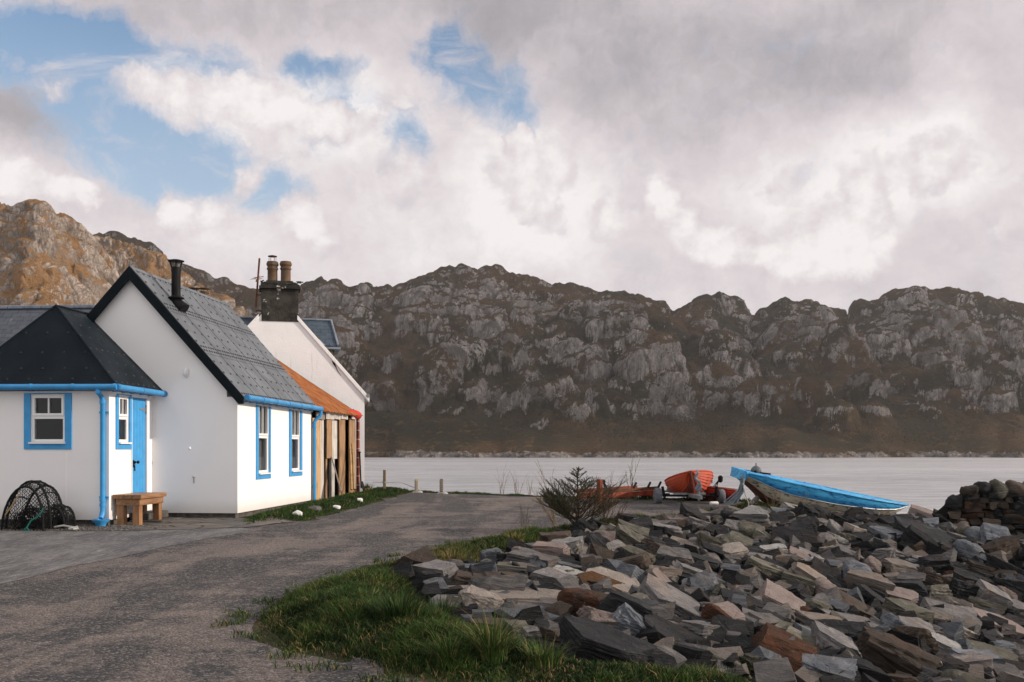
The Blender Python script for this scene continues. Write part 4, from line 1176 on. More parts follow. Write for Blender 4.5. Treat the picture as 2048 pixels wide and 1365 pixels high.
mb.face([(-.2,-.02,-.15),(-.2,4.2,-.15),(-.2,4.2,2.45),(-.2,-.02,2.45)]); mb.face([(-.2,4.19,-.15),(.0,4.19,-.15),(.0,4.19,2.45),(-.2,4.19,2.45)])  # near-black sheets added so the gaps between boards look like deep shade
mb.build('back_wall_and_gap_shade', M['dark'], sh)

# leaning and standing odds and ends
def lean_obj(name, label, cat, p0, p1, w_, th, mat, group=None):
    a = SF.w(*p0); b = SF.w(*p1)
    mb = MB(); mb.bar((0,0,0), b - a, w_, th, up=SF.m.to_3x3() @ Vector((1,0,0)))
    o = mb.build(name, M[mat], None, bevel=.004); o.location = a; return tag(o, label, cat, group)
zb = lambda px, py, d: SF.px(px, py, 0, d)
p = zb(683,986,.5); q = zb(664,918,.05)
lean_obj('loose_plank', 'grey splintered plank leaning at a slant against the shed boards', 'plank', p, q, .20, .03, 'plankg')
mb = MB()
p = zb(703,980,.35); q = zb(698.5,880,.06)
for k, (a, b, lab) in enumerate(((zb(703,980,.36), zb(698.6,881,.06), 'left of two thin bamboo canes leaning on the last shed board'), (zb(708,979,.34), zb(704.3,888,.06), 'right of two thin bamboo canes leaning on the last shed board'))):
    A = SF.w(*a); B = SF.w(*b); mb = MB(); mb.tube([(0,0,0), (B-A)*.5+Vector((.01,0,0)), B-A], [.032,.03,.026], 8)
    for f in (.2,.4,.6,.8): mb.tube([(B-A)*f-(B-A).normalized()*.01, (B-A)*f+(B-A).normalized()*.01], .036, 8)
    o = mb.build('bamboo_cane', M['bamboo'], None, smooth=True); o.location = A; tag(o, lab, 'cane', 'canes leaning on the shed')
# red banded post at the shed corner
hl = sz(710.5, 838); py0 = sy(710.6) + .02
po_ = empty('banded_post', SF.w(.02, py0, -.02), SF.rz, 'thin dark red post with pale bands standing at the far corner of the shed', 'post')
mb = MB(); mb.box(0, .07, 0, .16, -.1, hl); mb.build('post_body', M['redp'], po_, bevel=.006)
for k in range(8):
    mb = MB(); zz_ = .22 + k*.27; mb.box(-.004, .074, -.004, .164, zz_, zz_+.022); mb.build('band', M['plankw'], po_)
# rolled red tarpaulin on the eave
p0 = SF.w(.02, 3.5, ez+.06); p1 = SF.w(.12, 4.20, ez+.0)
mb = MB(); d = p1-p0
mb.tube([d*0-d.normalized()*.05, d*.02, d*.3+Vector((0,0,.03)), d*.7+Vector((0,0,.02)), d*.98, d*1.02+d.normalized()*.03], [.03,.08,.11,.125,.12,.04], 12)
o = mb.build('tarpaulin', M['redd'], None, smooth=True); o.location = p0; tag(o, 'rolled bright red tarpaulin lying on the low end of the rusty shed roof', 'tarpaulin')
# spade
sp = empty('spade', SF.w(.12, 4.36, .02), SF.rz, 'black spade standing against the far white gable beside the red ladder', 'spade')
mb = MB(); mb.tube([(.05,0,.1),(.0,.02,1.15)], .022, 8); mb.build('shaft', M['black'], sp, smooth=True)
mb = MB(); mb.tube([(.0,-.05,1.16),(.0,.09,1.16)], .025, 8); mb.build('grip', M['black'], sp, smooth=True)
mb = MB(); mb.grid(lambda u, v: (.05+.10*(1-v)*.9+.02*abs(u), u*.15, v*.30), np.linspace(-1,1,7), np.linspace(0,1,4)); b_ = mb.build('blade', M['black'], sp, smooth=True, recalc=False)
s_ = b_.modifiers.new('t', 'SOLIDIFY'); s_.thickness = .012

# ---- old harled house beyond
HF = Fr((-4.41, 29.9, .40), R(14.3))
oh = empty('harled_house', HF.loc, HF.rz, 'taller old white house with tall sooty stone chimney on its gable end', 'house')
zc = HF.px(729, 790, 1, 0).z; xk = HF.px(597, 640, 1, 0); mk = (xk.z - zc) / (0 - xk.x)
xap = HF.px(556, 640, 1, 0).x; W2 = -2 * xap
zap = zc + mk * (-xap)
LH = 9.0
mb = MB()
mb.prism([(-W2,-.4),(0,-.4),(0,zc),(xap,zap),(-W2,zc)], lambda a,b,d: (a,d,b), 0, .5)
mb.prism([(-W2,-.4),(0,-.4),(0,zc),(xap,zap),(-W2,zc)], lambda a,b,d: (a,d,b), LH-.5, LH)
mb.box(-.5,-.003,.5,LH-.5,-.4,zc-.05); mb.box(-W2+.003,-W2+.5,.5,LH-.5,-.4,zc-.05)
mb.build('wall', M['harl'], oh)
def uvplane(name, quad, mat, parent, th=.03):
    a, b, c, d = [Vector(q) for q in quad]
    n = (b-a).cross(d-a).normalized()
    if n.z < 0: n = -n
    vs = [a,b,c,d] + [q - n*th for q in (a,b,c,d)]
    o = mesh_obj(name, [v.to_tuple() for v in vs], [(0,1,2,3),(7,6,5,4),(0,4,5,1),(1,5,6,2),(2,6,7,3),(3,7,4,0)], mat, parent)
    uv = o.data.uv_layers.new(name='UVMap'); eu = (b-a).normalized(); ev = n.cross(eu)
    for l in o.data.loops:
        q = Vector(vs[l.vertex_index]) - a; uv.data[l.index].uv = (q.dot(eu), q.dot(ev))
    return o
cs = 1 / math.hypot(1, mk)
for sgn in (1, -1):
    xe = .12 if sgn == 1 else -W2-.12
    zt = lambda x: zap + .06 - mk * abs(x - xap)
    uvplane('roof', [(xe,.12,zt(xe)),(xe,LH,zt(xe)),(xap,LH,zt(xap)),(xap,.12,zt(xap))], M['slate'], oh)
# cement skews on the rake
for sgn in (1, -1):
    mb = MB(); xe = .14 if sgn == 1 else -W2-.14
    z_ = lambda x: zap + .0 - mk * abs(x - xap)
    mb.prism([(xap+sgn*.55, z_(xap+sgn*.55)+.09),(xe, z_(xe)+.09),(xe, z_(xe)-.06),(xe-sgn*.1, z_(xe-sgn*.1)-.07),(xap+sgn*.55, z_(xap+sgn*.55)-.05)], lambda a,b,d: (a,d,b), -.05, .16)
    mb.build('skew_coping', M['harl'], oh, bevel=.01)
mb = MB(); mb.tube([(.10,-.06,zc-.03),(.10,LH,zc-.03)], .06, 10); mb.build('gutter', M['galv'], oh, smooth=True)
# chimney
c0 = HF.px(523, 640, 1, -.03).x; c1 = HF.px(597, 640, 1, -.03).x; zt_ = HF.px(560, 578, 1, -.03).z
zb_ = HF.px(560, 641, 1, -.03).z
mb = MB(); mb.box(c0, c1, -.03, .72, zb_-.03, zt_)
mb.box(c0+.1, c1-.1, .05, .65, zb_-.9, zb_-.03)
ch = mb.build('chimney', M['cstone'], oh, bevel=.015)
mb = MB(); mb.box(c0-.07,c1+.06,-.10,.79,zt_+.002,zt_+.07); mb.box(c0-.03,c1+.03,-.06,.75,zt_+.073,zt_+.13)
ztop = HF.px(556, 563, 1, .3).z
mb.raw([(c0-.02,-.05,zt_+.133),(c1+.02,-.05,zt_+.133),(c1+.02,.74,zt_+.133),(c0-.02,.74,zt_+.133),(c0+.24,.2,ztop),(c1-.2,.2,ztop),(c1-.2,.5,ztop),(c0+.24,.5,ztop)],
       [(0,1,5,4),(1,2,6,5),(2,3,7,6),(3,0,4,7),(4,5,6,7),(0,3,2,1)])
random.seed(5)
for k in range(60):
    x_ = random.uniform(c0-.04,c1+.02); f = random.random(); zz_ = zt_+.13+f*(ztop-zt_-.13)*.9; y_ = -.07+f*.25
    mb.box(x_, x_+random.uniform(.05,.13), y_-.02, y_+.05, zz_, zz_+random.uniform(.015,.03))
mb.build('cap', M['cstone'], ch)
for pxc, cowl in ((545, True), (571.5, False)):
    pb = HF.px(pxc, 566, 1, .35); pt_ = HF.px(pxc, 524, 1, .35).z; r = .17; z0 = pb.z-.05; h = pt_-z0
    mb = MB(); mb.lathe([(r*.98,z0),(r*.98,z0+.05),(r*.86,z0+.08),(r*.84,z0+h*.62),(r*.98,z0+h*.66),(r*.98,z0+h*.71),(r*.88,z0+h*.73),(r*.88,z0+h*.80),(r*1.04,z0+h*.84),(r*1.04,z0+h*.93),(r*.94,z0+h*.95),(r*.94,pt_),(r*.74,pt_),(r*.74,pt_-.12)], (pb.x, .35, 0), 8 if cowl else 10)
    po = mb.build('chimney_pot', M['pot'], ch, smooth=True)
    if cowl:
        zt2 = HF.px(pxc, 512, 1, .35).z
        mb = MB(); mb.lathe([(.13, zt2-.03),(.135, zt2-.01),(.05, zt2+.012)], (pb.x,.35,0), 14)
        for k in range(6): a = k*math.pi/3; mb.tube([(pb.x+.10*math.cos(a), .35+.10*math.sin(a), pt_-.08),(pb.x+.10*math.cos(a), .35+.10*math.sin(a), zt2-.02)], .008, 6)
        mb.build('cowl', M['rusty'], po)
# aerial mast strapped to the chimney
a = HF.px(519, 517, 1, .1); b = HF.px(511.5, 615, 1, .1)
mb = MB(); mb.tube([b, a], .028, 8)
pm = HF.px(516, 556, 1, .1)
mb.tube([pm+Vector((-.1,0,-.02)), pm+Vector((.16,.0,.05))], .01, 6)
for k in range(5): q = pm+Vector((-.14+.05*k,0,-.05+.03*(k%3))); mb.tube([q+Vector((-.08,.05,0)), q+Vector((.09,-.05,.01))], .006, 5)
mb.bar(pm+Vector((-.06,0,-.12)), pm+Vector((.03,0,.06)), .03, .03)
mb.box(b.x, c0+.01, .07, .12, zb_+.25, zb_+.29); mb.box(b.x, c0+.01, .07, .12, zt_-.2, zt_-.16)
mb.build('aerial', M['rusty'], oh)
# dormers, one each side
for sgn in (1, -1):
    ry, ey = 1.35, .48
    zr2 = HF.px(600, 641, 1, ry).z; xr2 = HF.px(662, 641, 1, ry).x; ze2 = HF.px(655, 692, 1, ey).z; xe2 = HF.px(676, 692, 1, ey).x
    if sgn == -1:
        xr2 = 2*xap - xr2 + .25; xe2 = xr2 - .05
    xi = xap + sgn * .2
    mid = HF.px(655, 692, 1, ey).x
    tq = [(xi, ey, ze2),(xe2, ey, ze2),(xr2, ry, zr2),(xi, ry, zr2)]
    mb = MB()
    d = mb
    near = uvplane('dormer_roof', tq if sgn == 1 else [tq[1],tq[0],tq[3],tq[2]], M['slateb'], oh)
    fy = 2*ry-ey
    far = uvplane('dormer_roof', [(xe2, fy, ze2),(xi, fy, ze2),(xi, ry, zr2),(xr2, ry, zr2)] if sgn == 1 else [(xi, fy, ze2),(xe2, fy, ze2),(xr2, ry, zr2),(xi, ry, zr2)], M['slateb'], oh)
    mb.tube([(xe2, ey-.02, ze2+.02),(xr2, ry, zr2+.03)], .035, 8); mb.tube([(xr2, ry, zr2+.03),(xi, ry, zr2+.03)], .035, 8)
    q0 = Vector((xe2-sgn*.42, ey-.01, ze2+.012)); q1 = Vector((xr2-sgn*1.02, ry, zr2+.012))
    mb.bar(q0, q1, .10, .03); mb.tube([q0+Vector((-sgn*.06,0,.02)), q1+Vector((-sgn*.06,0,.02))], .03, 8)
    mb.build('lead_roll', M['lead'], near, smooth=False)
    mb = MB(); mb.box(min(xe2-sgn*.5, xe2+sgn*.08), max(xe2-sgn*.5, xe2+sgn*.08), ey-.06, fy+.06, ze2-.10, ze2-.035); mb.build('dormer_gutter', M['lead'], oh)
    xw = xe2 - sgn*.10
    zroof = lambda x: zap - mk*abs(x-xap)
    mb = MB(); mb.prism([(xi, ze2-.1),(xw, ze2-.1),(xw, zroof(xw)-.1),(xi, zroof(xi)-.1)], lambda a_,b_,d_: (a_,d_,b_), ey+.12, ey+.2)
    mb.prism([(xi, ze2-.1),(xw, ze2-.1),(xw, zroof(xw)-.1),(xi, zroof(xi)-.1)], lambda a_,b_,d_: (a_,d_,b_), fy-.2, fy-.12)
    mb.box(min(xw-sgn*.06,xw), max(xw-sgn*.06,xw), ey+.12, ey+.24, zroof(xw)-.1, ze2-.1); mb.box(min(xw-sgn*.06,xw), max(xw-sgn*.06,xw), fy-.24, fy-.12, zroof(xw)-.1, ze2-.1)
    ck = mb.build('dormer_cheek', M['post'], oh)
    mb = MB(); mb.face([(xw-sgn*.04, ey+.24, zroof(xw)), (xw-sgn*.04, fy-.24, zroof(xw)), (xw-sgn*.04, fy-.24, ze2-.1), (xw-sgn*.04, ey+.24, ze2-.1)]); mb.build('dormer_pane', M['glass'], ck, recalc=False)
# a crack in the harling
mb = MB(); pts = [HF.px(x, y, 1, -.004) for x, y in ((664,722),(668,728),(672,735),(675,742),(682,752))]; mb.tube(pts, [.006,.03,.012,.01,.004], 5); mb.build('crack', M['dark'], oh)

# ---- slate roofed house behind, seen over the porch
BF = Fr((-8.5, 28.0, .3), R(-4))
bh = empty('slate_house', BF.loc, BF.rz, 'long house with mossy dark slate roof and pale ridge behind the porch wing', 'house')
zr3 = BF.px(150, 613.5, 1, 0).z
mb = MB(); mb.box(-12.5,-.02,-2.2,2.2,-.4,zr3-2.6); mb.prism([(-2.2,zr3-2.6),(2.2,zr3-2.6),(0,zr3-.1)], lambda a,b,d: (d,a,b), -12.5,-.02); mb.build('wall', M['harl'], bh)
for sg in (-1, 1): uvplane('roof', [(-12.6,sg*2.4,zr3-2.75),(.06,sg*2.4,zr3-2.75),(.06,0,zr3),(-12.6,0,zr3)] if sg == -1 else [(.06,2.4,zr3-2.75),(-12.6,2.4,zr3-2.75),(-12.6,0,zr3),(.06,0,zr3)], M['slate'], bh)
mb = MB()
for k in range(26): mb.box(-12.6+k*.487, -12.6+k*.487+.48, -.11, .11, zr3-.06, zr3+.035)
mb.build('ridge', M['lead'], bh, bevel=.02)
cx_ = BF.px(401, 585, 1, .1).x
mb = MB(); mb.box(cx_-.45, cx_+.3, -.3, .3, zr3-.6, zr3+.26); chb = mb.build('chimney', M['cstone'], bh, bevel=.02)
for dx, pxx_ in ((0, 387), (1, 409)):
    q = BF.px(pxx_, 577, 1, 0); mb = MB(); mb.lathe([(.12, zr3+.25),(.11, q.z-.16),(.13, q.z-.14),(.13, q.z-.09),(.1,q.z-.09)], (q.x,0,0), 12); mb.lathe([(.16,q.z-.02),(.16,q.z),(.02,q.z+.01)], (q.x,0,0), 12)
    for k in range(3): a = k*2.1; mb.bar((q.x+.09*math.cos(a),.09*math.sin(a),q.z-.1),(q.x+.09*math.cos(a),.09*math.sin(a),q.z-.01),.015,.015)
    mb.build('chimney_pot', M['pot'] if dx else M['black'], chb)
# ------------------------------------------------------------------ things by the house
def ground_empty(name, x, y, rz, label, cat, group=None, dz=0):
    return empty(name, (x, y, z1(x, y) + dz), rz, label, cat, group)
# oak bench beside the porch door
a = CF.w(XP + .30, -1.63, 0); zg = z1(a.x, a.y)
be = empty('bench', (a.x, a.y, zg), CF.rz, 'short chunky oak bench with four square legs beside the blue door', 'bench')
bw, bd, bh_ = .56, 1.02, .58
for k in range(3):
    mb = MB(); x0 = -bw/2 + k*(bw/3); mb.box(x0+.003, x0+bw/3-.003, -.06, bd, bh_-.075, bh_); mb.build('seat_plank', M['oak'], be, bevel=.007)
mb = MB(); mb.box(-bw/2+.05, bw/2-.05, -.02, .035, bh_-.20, bh_-.077); mb.box(-bw/2+.05, bw/2-.05, bd-.09, bd-.035, bh_-.20, bh_-.077)
for x0 in (-bw/2+.05, bw/2-.105): mb.box(x0, x0+.055, .037, bd-.092, bh_-.20, bh_-.077)
mb.build('apron', M['oak'], be, bevel=.004)
for x0 in (-bw/2+.06, bw/2-.20):
    for y0 in (0, bd-.20):
        mb = MB(); mb.box(x0, x0+.135, y0-.004, y0+.135, -.05, bh_-.19); mb.build('leg', M['oakleg'], be, bevel=.008)

# lobster creels: hooped frame under black netting
def creel(name, px, Y, wid, hgt, dep, label, rz):
    x = (px - CX) / FPX * Y; t_ = ground_empty(name, x, Y, rz, label, 'lobster creel', None, -.01)
    def hoop(w_, h_, y, skew):
        return [Vector((w_/2*math.cos(a)*(.95 if a < math.pi/2 else 1.3) + skew, y, h_*math.sin(a)**(.75 if a < math.pi/2 else 1.15))) for a in np.linspace(0, math.pi, 17)]
    ys = np.linspace(-dep/2, dep/2, 4); loops = [hoop(wid*(1 if abs(y) < dep/2-.01 else .93), hgt*(1 if abs(y) < dep/2-.01 else .9), y, .03*math.sin(y*9)) for y in ys]
    mb = MB()
    for lp in (loops[0], loops[-1], loops[1]):
        mb.tube(lp, .021, 8)
    for k in (0, 4, 8, 12, 16): mb.tube([lp[k] for lp in loops], .014, 6)
    mb.tube([loops[0][0], loops[0][-1]], .02, 6); mb.tube([loops[-1][0], loops[-1][-1]], .02, 6)
    mb.build('frame', M['net'], t_, smooth=True)
    # knotted mesh: diagonal strands over the hoop surface and both ends
    mb = MB()
    def surf(u, v):    # u along arch 0..1, v along depth 0..1
        i = v * 3; k = min(int(i), 2); f = i - k; j = u * 16; q = min(int(j), 15); g_ = j - q
        p0 = loops[k][q].lerp(loops[k][q+1], g_); p1 = loops[k+1][q].lerp(loops[k+1][q+1], g_); return p0.lerp(p1, f) + Vector((0, 0, -.012*math.sin(math.pi*v*3)**2))
    nu = int(19 * wid / .55); nv = int(10 * dep / .5)
    for s_ in (1, -1):
        for k in range(-nv, nu + nv):
            pts = []
            for q in range(nv + 1):
                u = (k + s_ * q) / nu
                if 0 <= u <= 1: pts.append(surf(u, q / nv) + Vector((random.uniform(-.004,.004), random.uniform(-.004,.004), random.uniform(-.004,.004))))
            if len(pts) > 1: mb.tube(pts, .0042, 4, cap=False)
    for lp in (loops[0], loops[-1]):
        y = lp[0].y; n_ = int(9 * wid / .55)
        for s_ in (1, -1):
            for k in range(-n_, 2 * n_):
                pts = []
                for q in range(n_ + 1):
                    zz_ = hgt * .92 * q / n_; xx = (k + s_ * q) / n_ * wid * 1.1 - wid*.60
                    rel = (xx / (wid/2 * (1 if xx > 0 else 1.25)))
                    if abs(rel) < 1 and zz_ < hgt*.9*max(0, 1-rel*rel)**.4: pts.append(Vector((xx, y + random.uniform(-.005,.005), zz_)))
                if len(pts) > 1: mb.tube(pts, .0042, 4, cap=False)
    mb.build('netting', M['net'], t_)
    # a heap of slack net inside
    mb = MB(); random.seed(int(px))
    for k in range(150):
        p = Vector((random.uniform(-.42,.36)*wid, random.uniform(-.4,.4)*dep, random.uniform(.02,.5)*hgt)); pts = [p]
        for q in range(6): p = p + Vector((random.uniform(-.09,.09), random.uniform(-.08,.08), random.uniform(-.06,.06))); p.z = max(.01, min(p.z, hgt*(.56 if p.x > -.2*wid else .36))); p.x = max(-wid*.52, min(p.x, wid*.42)); p.y = max(-dep*.44, min(p.y, dep*.44)); pts.append(p)
        mb.tube(pts, .007, 4, cap=False)
    mb.build('slack_net', M['net'], t_)
    return t_
c1_ = creel('lobster_creel', 72, 17.75, (.76), .88, .55, 'large arched lobster creel with black netting against the porch wall', R(-8))
mb = MB(); mb.tube([(-.38,-.30,.30),(-.22,-.31,.50),(-.12,-.30,.66)], .012, 6); mb.build('cane_spar', M['bamboo'], c1_)
mb = MB(); mb.tube([(.34,-.30,.42),(.28,-.32,.30),(.12,-.33,.20),(.05,-.34,.08),(-.02,-.35,.02)], .014, 6); mb.tube([(.05,-.34,.08),(.12,-.36,.02),(.02,-.38,.015)], .014, 6); mb.build('green_rope', M['ropeg'], c1_, smooth=True)
creel('lobster_creel', 121, 17.95, .36, .44, .40, 'small low lobster creel beside the large creel', R(6))
mb = MB(); o0 = Vector(((150-CX)/FPX*17.55, 17.55, 0)); o0.z = z1(o0.x, o0.y) + .03
pts = [(-.42,.12,.03),(-.25,.1,.06),(-.1,.12,.03),(.02,.06,.02),(.07,-.05,.02),(.02,-.12,.02),(-.06,-.1,.02),(-.03,-.02,.03),(.05,0,.05)]
mb.tube(pts, .019, 8); o = mb.build('rope', M['rope'], None, smooth=True); o.location = o0; tag(o, 'short pale rope end lying in front of the small creel', 'rope')

# ------------------------------------------------------------------ stones
_cube = {}
def cube_sphere(n):
    if n in _cube: return _cube[n]
    idx = {}; V = []; F = []
    ls = np.linspace(-1, 1, n + 1)
    def vid(p):
        k = tuple(np.round(p, 5))
        if k not in idx: idx[k] = len(V); V.append(k)
        return idx[k]
    for ax in range(3):
        for s_ in (-1, 1):
            for i in range(n):
                for j in range(n):
                    q = []
                    for a, b in ((i,j),(i+1,j),(i+1,j+1),(i,j+1)):
                        p = [0,0,0]; p[ax] = s_; p[(ax+1)%3] = ls[a]; p[(ax+2)%3] = ls[b]; q.append(vid(p))
                    F.append(tuple(q if s_ > 0 else q[::-1]))
    _cube[n] = (np.array(V), F); return _cube[n]
def poly_rock(N, H, m):
    """convex stone from half-spaces N.x <= H, faces divided m times -> verts, tris"""
    from itertools import combinations
    k = len(H); T = np.array(list(combinations(range(k), 3)))
    A = N[T]; det = np.linalg.det(A); ok = abs(det) > 1e-4
    T = T[ok]; pts = np.linalg.solve(A[ok], H[T[:, :, None]] if False else H[T][..., None])[..., 0]
    ins = (pts @ N.T <= H[None, :] + 1e-6).all(1)
    T = T[ins]; pts = pts[ins]
    tri = []
    ii = [(a, b) for a in range(m) for b in range(m - a)]
    for f in range(k):
        on = (T == f).any(1)
        if on.sum() < 3: continue
        q = pts[on]; q = q[np.unique(np.round(q, 5), axis=0, return_index=True)[1]]
        if len(q) < 3: continue
        c = q.mean(0); u = np.cross(N[f], [.3, .5, .8]); u /= np.linalg.norm(u); v = np.cross(N[f], u)
        q = q[np.argsort(np.arctan2((q - c) @ v, (q - c) @ u))]
        for a_ in range(len(q)):
            p0, p1, p2 = c, q[a_], q[(a_ + 1) % len(q)]
            P = lambda i, j: p0 + (p1 - p0) * (i / m) + (p2 - p0) * (j / m)
            for i, j in ii:
                tri.append((P(i, j), P(i + 1, j), P(i, j + 1)))
                if i + j < m - 1: tri.append((P(i + 1, j), P(i + 1, j + 1), P(i, j + 1)))
    tri = np.array(tri).reshape(-1, 3)
    key, inv = np.unique(np.round(tri, 4), axis=0, return_inverse=True)
    F = inv.reshape(-1, 3); F = F[(F[:, 0] != F[:, 1]) & (F[:, 1] != F[:, 2]) & (F[:, 0] != F[:, 2])]
    return key.astype(float), F
def rock_shape(a, b, c, seed, n=9, kind='block', k=60, rough=1.0, down=None):
    """half sizes a,b,c -> vertices of an angular broken stone, bedding across z"""
    r = np.random.default_rng(seed)
    N = []; H = []
    jit = {'block': .17, 'slab': .10, 'boulder': .35, 'wedge': .26}[kind]
    for ax, h in ((0,a),(1,b),(2,c)):
        for s_ in (-1, 1):
            nn = np.zeros(3); nn[ax] = s_; j = jit * (.5 if (ax == 2 and kind == 'slab') else 1)
            nn = nn + r.normal(0, j, 3) * np.array([c/a if ax == 2 else 1, 1, 1]); nn /= np.linalg.norm(nn)
            hh = h
            if ax == 2 and s_ < 0 and down: hh = down
            N.append(nn); H.append(hh * r.uniform(.88, 1.0))
    m_ = {'block': 4, 'slab': 5, 'boulder': 14, 'wedge': 4}[kind]
    for i in range(m_):
        nn = r.normal(0, 1, 3)
        if kind == 'slab': nn[2] *= .4
        if kind == 'wedge' and i == 0: nn = np.array([r.choice([-1, 1]) * .8, r.normal(0, .2), .8])
        nn /= np.linalg.norm(nn)
        sup = (abs(nn) * np.array([a, b, c])).sum()
        N.append(nn); H.append(sup * (r.uniform(.64, .86) if kind != 'boulder' else r.uniform(.6, .74)))
    N = np.array(N); H = np.array(H)
    s_ = min(a, b, c); o1, o2 = r.uniform(0, 99, 2)
    if kind == 'boulder':
        V, F = cube_sphere(n); P = V * np.array([a, b, c]); D = P / np.linalg.norm(P, axis=1, keepdims=True)
        rad = (np.maximum(D @ N.T / H[None, :], 1e-4) ** 9).sum(1) ** (-1 / 9); Q = D * rad[:, None]
    else:
        Q, F = poly_rock(N, H, max(1, n // 2)); D = Q / np.maximum(np.linalg.norm(Q, axis=1, keepdims=True), 1e-6); F = [tuple(f) for f in F]
    sc = 2.2 / max(a, .15)
    ns = perlin(Q[:,0]*sc + Q[:,2]*sc*.8 + o1, Q[:,1]*sc - Q[:,2]*sc*.6 + o2, 1) * .05 + perlin(Q[:,0]*sc*3 - Q[:,2]*sc*3 + o2, Q[:,1]*sc*3 + Q[:,2]*sc*2.2 + o1, 2) * .036
    lay = perlin(Q[:,2] * 26 / max(.6, 2.2*c + .3) + Q[:,0]*1.1 + o1, Q[:,0]*1.5 + Q[:,1]*1.2 + o2, 6)
    side = 1 - np.clip(abs(Q[:,2] / np.where(D[:,2] > 0, c, down or c)), 0, 1) ** 4
    disp = (ns * .9 + .055 * np.sign(lay) * np.minimum(abs(lay) * 2.0, .7) * side * (0 if kind == 'boulder' else 1)) * rough
    Q = Q + D * (disp * min(s_ * 2.2, .5) * 1.2)[:, None]
    return Q, F

